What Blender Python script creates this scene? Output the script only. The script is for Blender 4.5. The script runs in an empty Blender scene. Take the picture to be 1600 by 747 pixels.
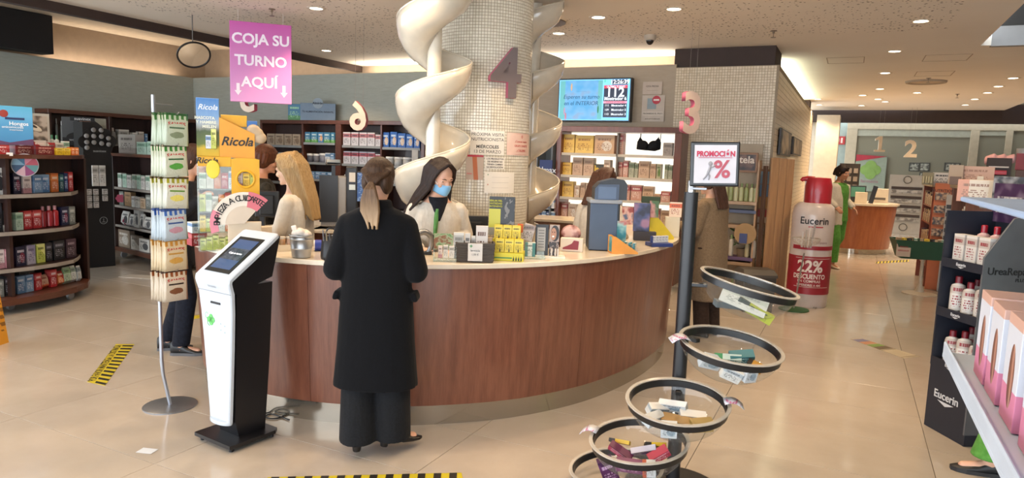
import bpy, bmesh, math, random
import numpy as np
from mathutils import Vector, Matrix
from math import sin, cos, pi, radians, atan2, hypot

scene = bpy.context.scene
COL = scene.collection

# ------------------------------------------------------------------ camera
CAM_H = 1.63
F_PX = 1072.3
PITCH, ROLL, YAW = 0.11782, -0.03483, 0.45519
def _cam_axes():
    f = np.array([0, cos(PITCH), -sin(PITCH)]); r = np.array([1.0, 0, 0]); d = np.cross(f, r)
    r2 = cos(ROLL)*r + sin(ROLL)*d; d2 = -sin(ROLL)*r + cos(ROLL)*d
    def w(v): return np.array([v[0]*cos(YAW)-v[1]*sin(YAW), v[0]*sin(YAW)+v[1]*cos(YAW), v[2]])
    return w(r2), w(d2), w(f)
AX_R, AX_D, AX_F = _cam_axes()
cam_data = bpy.data.cameras.new('camera')
cam = bpy.data.objects.new('camera', cam_data)
COL.objects.link(cam)
m = Matrix.Identity(4)
for i in range(3):
    m[i][0] = AX_R[i]; m[i][1] = -AX_D[i]; m[i][2] = -AX_F[i]
m[2][3] = CAM_H
cam.matrix_world = m
cam_data.sensor_width = 36.0
cam_data.lens = F_PX/1600*36.0
cam_data.clip_start = 0.05
scene.camera = cam

# ------------------------------------------------------------------ world, exposure
world = bpy.data.worlds.new('world'); scene.world = world
world.use_nodes = True
bg = world.node_tree.nodes['Background']
bg.inputs[0].default_value = (0.84, 0.92, 1.0, 1)
bg.inputs[1].default_value = 6.5
scene.view_settings.view_transform = 'Standard'
scene.view_settings.look = 'None'
scene.view_settings.gamma = 1.0
scene.view_settings.use_curve_mapping = False
scene.view_settings.exposure = 0.1
scene.cycles.use_denoising = True
scene.cycles.max_bounces = 6
scene.cycles.diffuse_bounces = 3
scene.cycles.transparent_max_bounces = 16
scene.cycles.caustics_reflective = False
scene.cycles.caustics_refractive = False
scene.cycles.sample_clamp_indirect = 4.0

# ------------------------------------------------------------------ measuring helpers
def ray(px, py):
    return AX_R*((px-800)/F_PX) + AX_D*((py-373.5)/F_PX) + AX_F
def gp(px, py, z=0.0):          # point on the horizontal plane z
    r = ray(px, py); t = (z-CAM_H)/r[2]
    return Vector((t*r[0], t*r[1], z))
def up(px, py, y):              # point on the vertical plane Y = y
    r = ray(px, py); t = y/r[1]
    return Vector((t*r[0], y, CAM_H+t*r[2]))
def xp(px, py, x):
    r = ray(px, py); t = x/r[0]
    return Vector((x, t*r[1], CAM_H+t*r[2]))
def rp(px, py, ref):            # point at the same ground distance as ref
    r = ray(px, py); t = hypot(ref[0], ref[1])/hypot(r[0], r[1])
    return Vector((t*r[0], t*r[1], CAM_H+t*r[2]))
def c2w(X, Y, z=0.0):
    return Vector((X*cos(YAW)-Y*sin(YAW), X*sin(YAW)+Y*cos(YAW), z))
def facing(p):                  # rotation about z that turns local -Y towards the eye
    return atan2(p[1], p[0]) - pi/2

# ------------------------------------------------------------------ materials
def lin(c):
    c = c/255.0
    return c/12.92 if c <= 0.04045 else ((c+0.055)/1.055)**2.4
def rgb(h):
    if not isinstance(h, str): return h
    return (lin(int(h[0:2], 16)), lin(int(h[2:4], 16)), lin(int(h[4:6], 16)), 1)
_mats = {}
class NT:
    def __init__(self, name):
        self.m = bpy.data.materials.new(name); self.m.use_nodes = True
        self.t = self.m.node_tree; self.n = self.t.nodes; self.l = self.t.links
        self.b = self.n['Principled BSDF']
    def add(self, typ, **kw):
        nd = self.n.new(typ)
        for k, v in kw.items(): setattr(nd, k, v)
        return nd
    def link(self, a, b): self.l.new(a, b)
    def math(self, op, a, b=None, clamp=False):
        nd = self.add('ShaderNodeMath', operation=op, use_clamp=clamp)
        for i, v in enumerate((a, b)):
            if v is None: continue
            if isinstance(v, (int, float)): nd.inputs[i].default_value = v
            else: self.link(v, nd.inputs[i])
        return nd.outputs[0]
    def mix(self, fac, a, b, typ='MIX'):
        nd = self.add('ShaderNodeMix', data_type='RGBA', blend_type=typ)
        for s, v in ((nd.inputs[0], fac), (nd.inputs[6], a), (nd.inputs[7], b)):
            if isinstance(v, (int, float)): s.default_value = v
            elif isinstance(v, (tuple, str)): s.default_value = rgb(v)
            else: self.link(v, s)
        return nd.outputs[2]
    def coords(self, kind='Object', scale=(1, 1, 1)):
        tc = self.add('ShaderNodeTexCoord'); mp = self.add('ShaderNodeMapping')
        mp.inputs['Scale'].default_value = scale
        self.link(tc.outputs[kind], mp.inputs[0]); return mp.outputs[0]
    def noise(self, co, scale, detail=3, rough=.5):
        nd = self.add('ShaderNodeTexNoise'); nd.inputs['Scale'].default_value = scale
        nd.inputs['Detail'].default_value = detail; nd.inputs['Roughness'].default_value = rough
        self.link(co, nd.inputs['Vector']); return nd.outputs['Fac']
    def ramp(self, fac, stops):
        nd = self.add('ShaderNodeValToRGB'); e = nd.color_ramp.elements
        while len(e) < len(stops): e.new(.5)
        for i, (p, c) in enumerate(stops): e[i].position = p; e[i].color = rgb(c)
        self.link(fac, nd.inputs[0]); return nd.outputs[0]
    def bump(self, h, strength=.2, dist=.01):
        nd = self.add('ShaderNodeBump'); nd.inputs['Strength'].default_value = strength
        nd.inputs['Distance'].default_value = dist
        self.link(h, nd.inputs['Height']); self.link(nd.outputs[0], self.b.inputs['Normal'])
    def set(self, color=None, rough=None, metal=None, **kw):
        if color is not None:
            if isinstance(color, (tuple, str)): self.b.inputs['Base Color'].default_value = rgb(color)
            else: self.link(color, self.b.inputs['Base Color'])
        if rough is not None:
            if isinstance(rough, (int, float)): self.b.inputs['Roughness'].default_value = rough
            else: self.link(rough, self.b.inputs['Roughness'])
        if metal is not None: self.b.inputs['Metallic'].default_value = metal
        for k, v in kw.items():
            self.b.inputs[k.replace('_', ' ')].default_value = v
        return self.m

def mat(color, rough=.5, metal=0.0, var=.06, emit=0, coat=0):
    """Plain procedural material with a slight mottling of its colour."""
    key = ('p', color, rough, metal, var, emit, coat)
    if key in _mats: return _mats[key]
    N = NT('paint_%s' % color)
    c = rgb(color)
    if emit:
        N.set(color, rough)
        N.b.inputs['Emission Color'].default_value = c; N.b.inputs['Emission Strength'].default_value = emit
    else:
        co = N.coords('Object')
        f = N.noise(co, 9, 3)
        lo = tuple(min(1, x*(1-var)) for x in c[:3])+(1,); hi = tuple(min(1, x*(1+var)) for x in c[:3])+(1,)
        N.set(N.ramp(f, [(.3, lo), (.7, hi)]), rough, metal)
        if coat: N.b.inputs['Coat Weight'].default_value = coat
    _mats[key] = N.m
    return N.m

def wood(dark, light, rough=.4, axis='Z', scale=1.0, coat=0.1):
    key = ('w', dark, light, rough, axis, scale, coat)
    if key in _mats: return _mats[key]
    N = NT('wood_%s' % light)
    s = {'Z': (9, 9, .7), 'X': (.7, 9, 9), 'Y': (9, .7, 9)}[axis]
    co = N.coords('Object', tuple(v*scale for v in s))
    n1 = N.noise(co, 3.0, 5, .6)
    co2 = N.coords('Object', tuple(v*scale*4 for v in s))
    n2 = N.noise(co2, 4.0, 3, .6)
    f = N.math('ADD', N.math('MULTIPLY', n1, .75), N.math('MULTIPLY', n2, .25))
    N.set(N.ramp(f, [(.36, dark), (.62, light)]), rough)
    N.b.inputs['Coat Weight'].default_value = coat
    N.bump(f, .08, .003)
    _mats[key] = N.m
    return N.m

def glassy(tint='FFFFFF', gloss=.12, rough=.03, opacity=.06):
    """Thin clear acrylic: mostly transparent, with a Fresnel reflection."""
    key = ('g', tint, gloss, rough, opacity)
    if key in _mats: return _mats[key]
    N = NT('acrylic_%s' % tint)
    out = N.n['Material Output']
    tr = N.add('ShaderNodeBsdfTransparent'); tr.inputs[0].default_value = rgb(tint)
    gl = N.add('ShaderNodeBsdfGlossy'); gl.inputs['Roughness'].default_value = rough
    df = N.add('ShaderNodeBsdfDiffuse'); df.inputs[0].default_value = rgb(tint)
    lw = N.add('ShaderNodeLayerWeight'); lw.inputs[0].default_value = .35
    f = N.math('ADD', N.math('MULTIPLY', N.math('POWER', lw.outputs['Facing'], 4), .5), gloss*.5, clamp=True)
    m1 = N.add('ShaderNodeMixShader'); N.link(f, m1.inputs[0]); N.link(tr.outputs[0], m1.inputs[1]); N.link(gl.outputs[0], m1.inputs[2])
    m2 = N.add('ShaderNodeMixShader'); m2.inputs[0].default_value = opacity
    N.link(m1.outputs[0], m2.inputs[1]); N.link(df.outputs[0], m2.inputs[2])
    N.link(m2.outputs[0], out.inputs[0]); N.n.remove(N.b)
    _mats[key] = N.m
    return N.m

def pack(base, band, ink, style=0, emit=0, rough=.45):
    """Printed carton: a coloured band, a panel and rows of small print, all flat ink on card."""
    key = ('k', base, band, ink, style, emit)
    if key in _mats: return _mats[key]
    N = NT('printed_card_%s_%s' % (base, band))
    tc = N.add('ShaderNodeTexCoord'); sp = N.add('ShaderNodeSeparateXYZ'); N.link(tc.outputs['Generated'], sp.inputs[0])
    x, y, z = sp.outputs
    def rng(v, lo, hi): return N.math('MULTIPLY', N.math('GREATER_THAN', v, lo), N.math('LESS_THAN', v, hi))
    if style == 0: bandf = rng(z, .62, .9)
    elif style == 1: bandf = rng(z, -1, .3)
    elif style == 2: bandf = N.math('GREATER_THAN', N.math('ADD', z, N.math('MULTIPLY', x, .6)), .95)
    elif style == 3: bandf = N.math('LESS_THAN', N.math('ADD', N.math('POWER', N.math('SUBTRACT', x, .62), 2), N.math('POWER', N.math('SUBTRACT', z, .42), 2)), .07)
    else: bandf = rng(x, -1, .3)
    c = N.mix(bandf, base, band)
    mp = N.add('ShaderNodeMapping'); mp.inputs['Scale'].default_value = (14, 14, 1); N.link(tc.outputs['Generated'], mp.inputs[0])
    row = N.math('FLOOR', N.math('MULTIPLY', z, 11)); cb = N.add('ShaderNodeCombineXYZ')
    N.link(N.math('MULTIPLY', x, 13), cb.inputs[0]); N.link(N.math('MULTIPLY', row, 3.7), cb.inputs[1])
    tn = N.noise(cb.outputs[0], 1.0, 1)
    inkf = N.math('MULTIPLY', N.math('GREATER_THAN', tn, .5), N.math('GREATER_THAN', N.math('FRACT', N.math('MULTIPLY', z, 11)), .45))
    inkf = N.math('MULTIPLY', inkf, N.math('MULTIPLY', rng(z, .16, .56), rng(x, .12, .85)))
    c = N.mix(inkf, c, ink)
    ttl = N.math('MULTIPLY', rng(z, .7, .82), N.math('MULTIPLY', rng(x, .14, .82), N.math('GREATER_THAN', N.noise(cb.outputs[0], 2.2, 0), .42)))
    c = N.mix(ttl, c, ink)
    N.set(c, rough)
    if emit:
        N.link(c, N.b.inputs['Emission Color']); N.b.inputs['Emission Strength'].default_value = emit
    _mats[key] = N.m
    return N.m

# ------------------------------------------------------------------ geometry helpers
class MB:
    """Mesh builder: collects pieces, builds ONE mesh object."""
    def __init__(self): self.v = []; self.f = []; self.mi = []
    def add(self, vs, fs, mi=0):
        o = len(self.v); self.v += [tuple(p) for p in vs]
        self.f += [tuple(i+o for i in f) for f in fs]; self.mi += [mi]*len(fs); return self
    def box(self, c, s, rz=0, mi=0, rx=0, ch=0.0, ry=0):
        x, y, z = s[0]/2, s[1]/2, s[2]/2
        R = Matrix.Rotation(rz, 3, 'Z') @ Matrix.Rotation(ry, 3, 'Y') @ Matrix.Rotation(rx, 3, 'X')
        if ch <= 0:
            vs = [(-x, -y, -z), (x, -y, -z), (x, y, -z), (-x, y, -z), (-x, -y, z), (x, -y, z), (x, y, z), (-x, y, z)]
            fs = [(0, 3, 2, 1), (4, 5, 6, 7), (0, 1, 5, 4), (1, 2, 6, 5), (2, 3, 7, 6), (3, 0, 4, 7)]
        else:
            ch = min(ch, x*.9, y*.9, z*.9)
            bm = bmesh.new(); bmesh.ops.create_cube(bm, size=1)
            for v in bm.verts: v.co = Vector((v.co.x*s[0], v.co.y*s[1], v.co.z*s[2]))
            bmesh.ops.bevel(bm, geom=list(bm.edges), offset=ch, segments=2 if ch > .004 else 1, profile=.6, affect='EDGES')
            bm.verts.index_update()
            vs = [v.co[:] for v in bm.verts]; fs = [tuple(v.index for v in f.verts) for f in bm.faces]; bm.free()
        c = Vector(c)
        return self.add([c + R @ Vector(p) for p in vs], fs, mi)
    def cyl(self, p0, p1, r0, r1=None, n=16, mi=0, cap=True):
        r1 = r0 if r1 is None else r1
        p0 = Vector(p0); p1 = Vector(p1); d = (p1-p0)
        q = d.to_track_quat('Z', 'Y') if d.length > 1e-9 else Matrix.Identity(3).to_quaternion()
        vs = []
        for p, r in ((p0, r0), (p1, r1)):
            for i in range(n):
                a = 2*pi*i/n; vs.append(p + q @ Vector((r*cos(a), r*sin(a), 0)))
        fs = [(i, (i+1) % n, n+(i+1) % n, n+i) for i in range(n)]
        if cap: fs += [tuple(range(n-1, -1, -1)), tuple(range(n, 2*n))]
        return self.add(vs, fs, mi)
    def tube(self, pts, r, n=8, mi=0, closed=False):
        pts = [Vector(p) for p in pts]; k = len(pts); vs = []
        up0 = Vector((0, 0, 1))
        prev = None
        for i, p in enumerate(pts):
            a = pts[(i-1) % k] if (closed or i > 0) else pts[i]
            b = pts[(i+1) % k] if (closed or i < k-1) else pts[i]
            t = (b-a).normalized()
            if prev is None:
                s = t.cross(up0)
                if s.length < 1e-3: s = t.cross(Vector((1, 0, 0)))
            else:
                s = prev - t*prev.dot(t)
            s.normalize(); prev = s; w = t.cross(s)
            rr = r[i] if isinstance(r, (list, tuple)) else r
            for j in range(n):
                an = 2*pi*j/n; vs.append(p + s*(rr*cos(an)) + w*(rr*sin(an)))
        fs = []
        for i in range(k if closed else k-1):
            i2 = (i+1) % k
            for j in range(n):
                fs.append((i*n+j, i*n+(j+1) % n, i2*n+(j+1) % n, i2*n+j))
        if not closed: fs += [tuple(range(n-1, -1, -1)), tuple(range((k-1)*n, k*n))]
        return self.add(vs, fs, mi)
    def lathe(self, prof, c=(0, 0, 0), n=24, mi=0, sx=1, sy=1, M=None, cap=True):
        if tuple(prof[0]) == tuple(prof[-1]): cap = False
        c = Vector(c); vs = []; k = len(prof)
        for r, z in prof:
            for i in range(n):
                a = 2*pi*i/n; p = Vector((r*cos(a)*sx, r*sin(a)*sy, z))
                if M is not None: p = M @ p
                vs.append(c+p)
        fs = []
        for j in range(k-1):
            for i in range(n): fs.append((j*n+i, j*n+(i+1) % n, (j+1)*n+(i+1) % n, (j+1)*n+i))
        if cap and prof[0][0] > 1e-6: fs.append(tuple(range(n-1, -1, -1)))
        if cap and prof[-1][0] > 1e-6: fs.append(tuple(range((k-1)*n, k*n)))
        return self.add(vs, fs, mi)
    def prism(self, poly, z0, z1, mi=0, M=None):
        n = len(poly)
        vs = [Vector((p[0], p[1], z0)) for p in poly]+[Vector((p[0], p[1], z1)) for p in poly]
        if M is not None: vs = [M @ v for v in vs]
        fs = [tuple(range(n-1, -1, -1)), tuple(range(n, 2*n))]+[(i, (i+1) % n, n+(i+1) % n, n+i) for i in range(n)]
        return self.add(vs, fs, mi)
    def loft(self, rings, mi=0, cap=True, closed=True):
        n = len(rings[0]); vs = [p for r in rings for p in r]; fs = []
        for j in range(len(rings)-1):
            for i in range(n if closed else n-1):
                fs.append((j*n+i, j*n+(i+1) % n, (j+1)*n+(i+1) % n, (j+1)*n+i))
        if cap and closed: fs += [tuple(range(n-1, -1, -1)), tuple(range((len(rings)-1)*n, len(rings)*n))]
        return self.add(vs, fs, mi)
    def build(self, name, mats, parent=None, smooth=None, loc=None, rz=0, solid=0, sub=0):
        me = bpy.data.meshes.new(name); me.from_pydata([tuple(v) for v in self.v], [], self.f)
        mats = mats if isinstance(mats, (list, tuple)) else [mats]
        for m_ in mats: me.materials.append(m_)
        if len(mats) > 1: me.polygons.foreach_set('material_index', self.mi)
        me.validate(); me.update()
        o = bpy.data.objects.new(name, me); COL.objects.link(o)
        if parent is not None: o.parent = parent
        if loc is not None: o.location = loc
        o.rotation_euler.z = rz
        if smooth:
            me.polygons.foreach_set('use_smooth', [True]*len(me.polygons))
            try: me.set_sharp_from_angle(angle=radians(smooth if smooth is not True else 40))
            except Exception: pass
        if solid:
            s = o.modifiers.new('thickness', 'SOLIDIFY'); s.thickness = solid; s.offset = 0
        if sub:
            s = o.modifiers.new('subdiv', 'SUBSURF'); s.levels = sub; s.render_levels = sub
        return o

def tag(o, label, cat, group=None, kind=None):
    ws = label.split()
    for drop in ('the', 'small', 'with', 'a'):
        while len(ws) > 16 and drop in ws[1:]: ws.pop(len(ws)-1-ws[::-1].index(drop))
    label = ' '.join(ws)
    o['label'] = label; o['category'] = cat
    if group: o['group'] = group
    if kind: o['kind'] = kind
    return o
def thing(name, label, cat, loc=(0, 0, 0), rz=0, group=None):
    o = bpy.data.objects.new(name, None); COL.objects.link(o)
    o.empty_display_size = .05
    o.location = loc; o.rotation_euler.z = rz
    return tag(o, label, cat, group)
def struct(o): o['kind'] = 'structure'; return o

def text(body, size, material, parent=None, loc=(0, 0, 0), rot=(pi/2, 0, 0), ext=.0012, name='lettering', bold=0.0, align='CENTER', sx=1.0, shear=0, spacing=1.0, mats2=None):
    cu = bpy.data.curves.new('txt', 'FONT'); cu.body = body; cu.size = size; cu.extrude = ext; cu.offset = bold*size
    cu.align_x = align; cu.align_y = 'CENTER'; cu.resolution_u = 3; cu.shear = shear; cu.space_character = spacing
    tmp = bpy.data.objects.new('txt', cu)
    me = bpy.data.meshes.new_from_object(tmp)
    bpy.data.objects.remove(tmp); bpy.data.curves.remove(cu)
    me.materials.clear(); me.materials.append(material)
    if mats2 is not None:
        me.materials.append(mats2)
        for p in me.polygons:
            if abs(p.normal.z) < .7: p.material_index = 1
    o = bpy.data.objects.new(name, me); COL.objects.link(o)
    o.location = loc; o.rotation_euler = rot; o.scale = (sx, 1, 1)
    if parent is not None: o.parent = parent
    return o

_unit = {}
def unit_carton():
    if 'c' not in _unit:
        b = MB().box((0, 0, .5), (1, 1, 1), ch=.012)
        me = bpy.data.meshes.new('carton'); me.from_pydata(b.v, [], b.f); me.materials.append(None); me.update()
        _unit['c'] = me
    return _unit['c']
def inst(name, me, m_, loc, rz=0, sc=(1, 1, 1), parent=None, rot=None):
    o = bpy.data.objects.new(name, me); COL.objects.link(o)
    o.material_slots[0].link = 'OBJECT'; o.material_slots[0].material = m_
    o.location = loc; o.rotation_euler = rot if rot is not None else (0, 0, rz); o.scale = sc
    if parent is not None: o.parent = parent
    return o
ORD = ['first', 'second', 'third', 'fourth', 'fifth', 'sixth', 'seventh', 'eighth', 'ninth', 'tenth', 'eleventh', 'twelfth', 'thirteenth', 'fourteenth', 'fifteenth', 'sixteenth', 'seventeenth', 'eighteenth', 'nineteenth', 'twentieth']
_labels = {}
def prod_meshes(kind):
    if kind in _unit: return _unit[kind]
    b = MB()
    if kind == 'bottle':
        b.lathe([(.0, 0), (.42, 0), (.5, .03), (.5, .66), (.44, .74), (.2, .79), (.2, .82)], n=16)
    elif kind == 'cap':
        b.lathe([(.24, .80), (.24, .98), (.2, 1.0), (0, 1.0)], n=12)
    elif kind == 'pouch':
        b.loft([[(-.5, 0, 0), (.5, 0, 0), (.5, .02, 0), (-.5, .02, 0)], [(-.5, -.5, .2), (.5, -.5, .2), (.5, .5, .2), (-.5, .5, .2)],
                [(-.48, -.35, .7), (.48, -.35, .7), (.48, .35, .7), (-.48, .35, .7)], [(-.46, -.03, 1), (.46, -.03, 1), (.46, .03, 1), (-.46, .03, 1)]])
    elif kind == 'tub':
        b.lathe([(0, 0), (.46, 0), (.5, .04), (.5, .74), (.47, .77)], n=18)
    elif kind == 'lid':
        b.lathe([(.5, .77), (.52, .79), (.52, .97), (.48, 1.0), (0, 1.0)], n=18)
    me = bpy.data.meshes.new(kind); me.from_pydata([tuple(v) for v in b.v], [], b.f); me.materials.append(None)
    me.polygons.foreach_set('use_smooth', [True]*len(me.polygons)); me.update()
    try: me.set_sharp_from_angle(angle=radians(50))
    except Exception: pass
    _unit[kind] = me
    return me
def product(kind, desc, m_, loc, rz, w, d, h, label, group, cat=None, capm=None, lean=0):
    """One packet standing at loc (base centre)."""
    names = {'carton': ('product_carton', 'box'), 'bottle': ('product_bottle', 'bottle'), 'pouch': ('product_pouch', 'pouch'), 'tub': ('product_tub', 'tub')}
    nm, ct = names[kind]
    me = unit_carton() if kind == 'carton' else prod_meshes(kind)
    o = inst(nm, me, m_, loc, rz, (w, d, h))
    if lean: o.rotation_euler = (lean, 0, rz)
    tag(o, label, cat or ct, group)
    if kind == 'bottle': inst('cap', prod_meshes('cap'), capm or mat('F0F0EE', .4), (0, 0, 0), 0, (1, 1, 1), o)
    if kind == 'tub': inst('lid', prod_meshes('lid'), capm or mat('F0F0EE', .4), (0, 0, 0), 0, (1, 1, 1), o)
    return o
def row(p0, p1, z, items, where, group, inset=.0, seed=0, face=None):
    """Packets side by side from p0 to p1 (front edge line, left to right as seen).
    items: list of (kind, desc, mat, w, d, h[, capmat]); widths are scaled to fill the line. None = gap (None, w)."""
    p0 = Vector((p0[0], p0[1])); p1 = Vector((p1[0], p1[1])); L = (p1-p0).length; t = (p1-p0)/L
    n = Vector((-t.y, t.x))                     # away from the viewer
    rz = atan2(t.y, t.x)
    tot = sum(it[1] if it[0] is None else it[3] for it in items); s = L/tot
    rnd = random.Random(seed+int(z*100)+len(items)); x = 0; k = 0; out = []
    for it in items:
        if it[0] is None: x += it[1]*s; continue
        kind, desc, m_, w, d, h = it[:6]; w *= s
        c = p0 + t*(x+w/2) + n*(d/2+inset+rnd.uniform(0, .008))
        lab = '%s, %s from left %s' % (desc, ORD[k], where)
        ww = w*.965
        if kind in ('bottle', 'tub'): ww = min(w*.94, d)
        if kind in ('bottle', 'tub'): d = ww
        out.append(product(kind, desc, m_, (c.x, c.y, z), rz+rnd.uniform(-.03, .03), ww, d, h, lab, group, capm=it[6] if len(it) > 6 else None))
        x += w; k += 1
    return out
# ================================================================== the setting
CEIL = 3.1; HIGH = 3.5; BACK = 9.05; LEFT = -11.16; RIGHT = 7.0; FAR = 23.5; EDGE_L = -7.7; EDGE_B = 9.65

def tile_mat(name='floor_tile_stone'):
    N = NT(name)
    oi = N.add('ShaderNodeObjectInfo')
    co = N.coords('Object'); vm = N.add('ShaderNodeVectorMath', operation='ADD')
    cb = N.add('ShaderNodeCombineXYZ'); N.link(N.math('MULTIPLY', oi.outputs['Random'], 40), cb.inputs[0]); N.link(co, vm.inputs[0]); N.link(cb.outputs[0], vm.inputs[1])
    n = N.noise(vm.outputs[0], 2.2, 6, .6)
    c = N.ramp(n, [(.3, 'A69C90'), (.7, 'B4AA9E')])
    c2 = N.mix(N.math('MULTIPLY', oi.outputs['Random'], .35), c, 'ADA397')
    r = N.ramp(N.noise(vm.outputs[0], 7, 4), [(.3, '585858'), (.75, '767676')])
    N.set(c2, None); N.link(r, N.b.inputs['Roughness'])
    N.b.inputs['Specular IOR Level'].default_value = .5
    return N.m
M_TILE = tile_mat()
M_GROUT = mat('6E655B', .8)
# floor: slab with the laid tiles as its children
TX0, TDX, TY0, TDY = .5365, 1.2125, 2.235, .5915
b = MB().box(((LEFT+RIGHT)/2, (FAR-4)/2, -.06), (RIGHT-LEFT+.6, FAR+4.6, .10)); floor = struct(b.build('floor', M_GROUT))
g = .0016
tb = MB().box((0, 0, 0), (TDX-2*g, TDY-2*g, .012), ch=.0012)
tile_me = bpy.data.meshes.new('floor_tile'); tile_me.from_pydata(tb.v, [], tb.f); tile_me.materials.append(M_TILE); tile_me.update()
rest = MB()
def in_view(x, y, pad=90):
    q = np.array([x, y, -CAM_H]); zz = q@AX_F
    if zz < .3: return False
    px_, py_ = 800+F_PX*(q@AX_R)/zz, 373.5+F_PX*(q@AX_D)/zz
    return -pad < px_ < 1600+pad and py_ < 747+pad
cand = []
for i in range(-10, 6):
    for j in range(-9, 36):
        cx, cy = TX0+(i+.5)*TDX, TY0+(j+.5)*TDY
        if cx-TDX/2 < LEFT-.3 or cx+TDX/2 > RIGHT+1 or cy > FAR+.3: continue
        vis = any(in_view(cx+a*TDX/2, cy+c_*TDY/2) for a in (-1, 0, 1) for c_ in (-1, 0, 1))
        cand.append((0 if (vis and cy < 10.6 and not (cy > 9.3 and cx < -1)) else 1, hypot(cx, cy), cx, cy))
cand.sort()
for k, (far_, d_, cx, cy) in enumerate(cand):
    if not far_ and k < 290:
        o = bpy.data.objects.new('floor_tile', tile_me); COL.objects.link(o); o.location = (cx, cy, -.006); o.parent = floor
    else:
        rest.box((cx, cy, -.006), (TDX-2*g, TDY-2*g, .012))
o = rest.build('floor_tiles', M_TILE, floor); o['kind'] = 'stuff'

# ceiling -----------------------------------------------------------------
def ceil_mat():
    N = NT('perforated_plasterboard')
    co = N.coords('Object')
    vo = N.add('ShaderNodeTexVoronoi'); vo.inputs['Scale'].default_value = 26; N.link(co, vo.inputs['Vector'])
    sp = N.add('ShaderNodeSeparateXYZ'); N.link(co, sp.inputs[0])
    sep = N.add('ShaderNodeSeparateColor'); N.link(vo.outputs['Color'], sep.inputs[0])
    th = N.math('MULTIPLY', sep.outputs[0], .34)
    hole = N.math('LESS_THAN', vo.outputs['Distance'], th)
    X, Y = sp.outputs[0], sp.outputs[1]
    def rng(v, lo, hi): return N.math('MULTIPLY', N.math('GREATER_THAN', v, lo), N.math('LESS_THAN', v, hi))
    reg = N.math('MULTIPLY', rng(X, -7.0, .75), rng(Y, -3, 8.5))
    # a plain disc of board around the column
    dd = N.math('ADD', N.math('POWER', N.math('ADD', X, 2.82), 2), N.math('POWER', N.math('SUBTRACT', Y, 5.3), 2))
    reg = N.math('MULTIPLY', reg, N.math('GREATER_THAN', dd, 2.6))
    f = N.math('MULTIPLY', hole, reg)
    base = N.ramp(N.noise(co, .8, 3), [(.3, 'E0D5C6'), (.7, 'E6DCCE')])
    N.set(N.mix(f, base, '6A5E50'), .9)
    return N.m
M_CEIL = ceil_mat()
b = MB()
b.box(((EDGE_L+1.2)/2, (EDGE_B-3)/2, CEIL+.05), (1.2-EDGE_L, EDGE_B+3, .1))
b.box(((-1.15+3.0)/2, (EDGE_B+19.3)/2, CEIL+.05), (4.15, 19.3-EDGE_B, .1))
struct(b.build('ceiling', M_CEIL))
M_DARK = mat('3A2C27', .8); M_BLACK = mat('16161A', .6); M_CREAM = mat('C8B79E', .9)
# higher ceiling in the perimeter recess and the slot at the right
b = MB().box(((LEFT+EDGE_L)/2-.2, 3, HIGH+.05), (EDGE_L-LEFT+.4+.6, 14.4, .1)); struct(b.build('ceiling_recess', M_CREAM))
b = MB().box((EDGE_L-.05, (EDGE_B-3)/2, 3.06), (.1, EDGE_B+3, .12)); struct(b.build('trim_1', M_DARK))
b = MB().box((EDGE_L-.05, (EDGE_B-3)/2, 3.3), (.1, EDGE_B+3, .36)); struct(b.build('trim_2', M_DARK))
b = MB().box((4.2, 5, 3.75), (6.0, 30, .1)); struct(b.build('ceiling_void', M_BLACK))
b = MB().box((4.6, EDGE_B+.05, 3.2), (6.6, .1, .22)); struct(b.build('trim_3', mat('8C8A88', .7)))
b = MB().box((4.1, (EDGE_B+15)/2, CEIL+.05), (2.4, 15-EDGE_B, .1)); struct(b.build('ceiling_side', M_CREAM))
# walls -------------------------------------------------------------------
def plaster(c1, c2):
    N = NT('wall_covering_%s' % c1)
    co = N.coords('Object', (1, 1, 6))
    n = N.noise(co, 6, 6, .7)
    N.set(N.ramp(n, [(.3, c1), (.7, c2)]), .8); N.bump(n, .25, .004); return N.m
M_GREY = plaster('9C9F94', 'A8ABA0')
M_UPPER = mat('93806B', .9); M_TAN = plaster('A0907C', 'A99985')
WT = 2.9
b = MB().box((LEFT-.1, (BACK+3)/2, WT/2), (.2, BACK-2.8, WT)); struct(b.build('wall_left', M_GREY))
b = MB().box((LEFT-.45, 6.5, 1.8), (.1, 7.2, 3.6)); struct(b.build('wall_left_upper', M_UPPER))
b = MB().box(((LEFT-4.55)/2, BACK+.1, WT/2), (-4.55-LEFT, .2, WT)); struct(b.build('wall_back_left', M_GREY))
b = MB().box(((-4.55-2.15)/2, BACK+.1, WT/2), (2.4, .2, WT)); struct(b.build('wall_back', M_TAN))
b = MB().box(((LEFT-.5-2.1)/2, EDGE_B+.05, 1.8), (LEFT*-1+.5-2.1+.0, .1, 3.6)); struct(b.build('wall_back_upper', M_UPPER))
# mosaic covered corner block on the right of the back wall
BX0, BX1 = -2.15, -.9
b = MB().box(((BX0+BX1)/2, 13.05, 2.86/2), (BX1-BX0, 8.0, 2.86)); wallm = struct(b.build('wall_back_right', mat('8E7E68', .8)))
b = MB().box(((BX0+BX1)/2-.05, 9.45, 2.98), (BX1-BX0-.02, .72, .24)); struct(b.build('trim_4', M_DARK))
b = MB().box(((BX0+BX1)/2-.05, 16.7, 2.98), (BX1-BX0-.02, .5, .24)); struct(b.build('trim_5', M_DARK))
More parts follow.
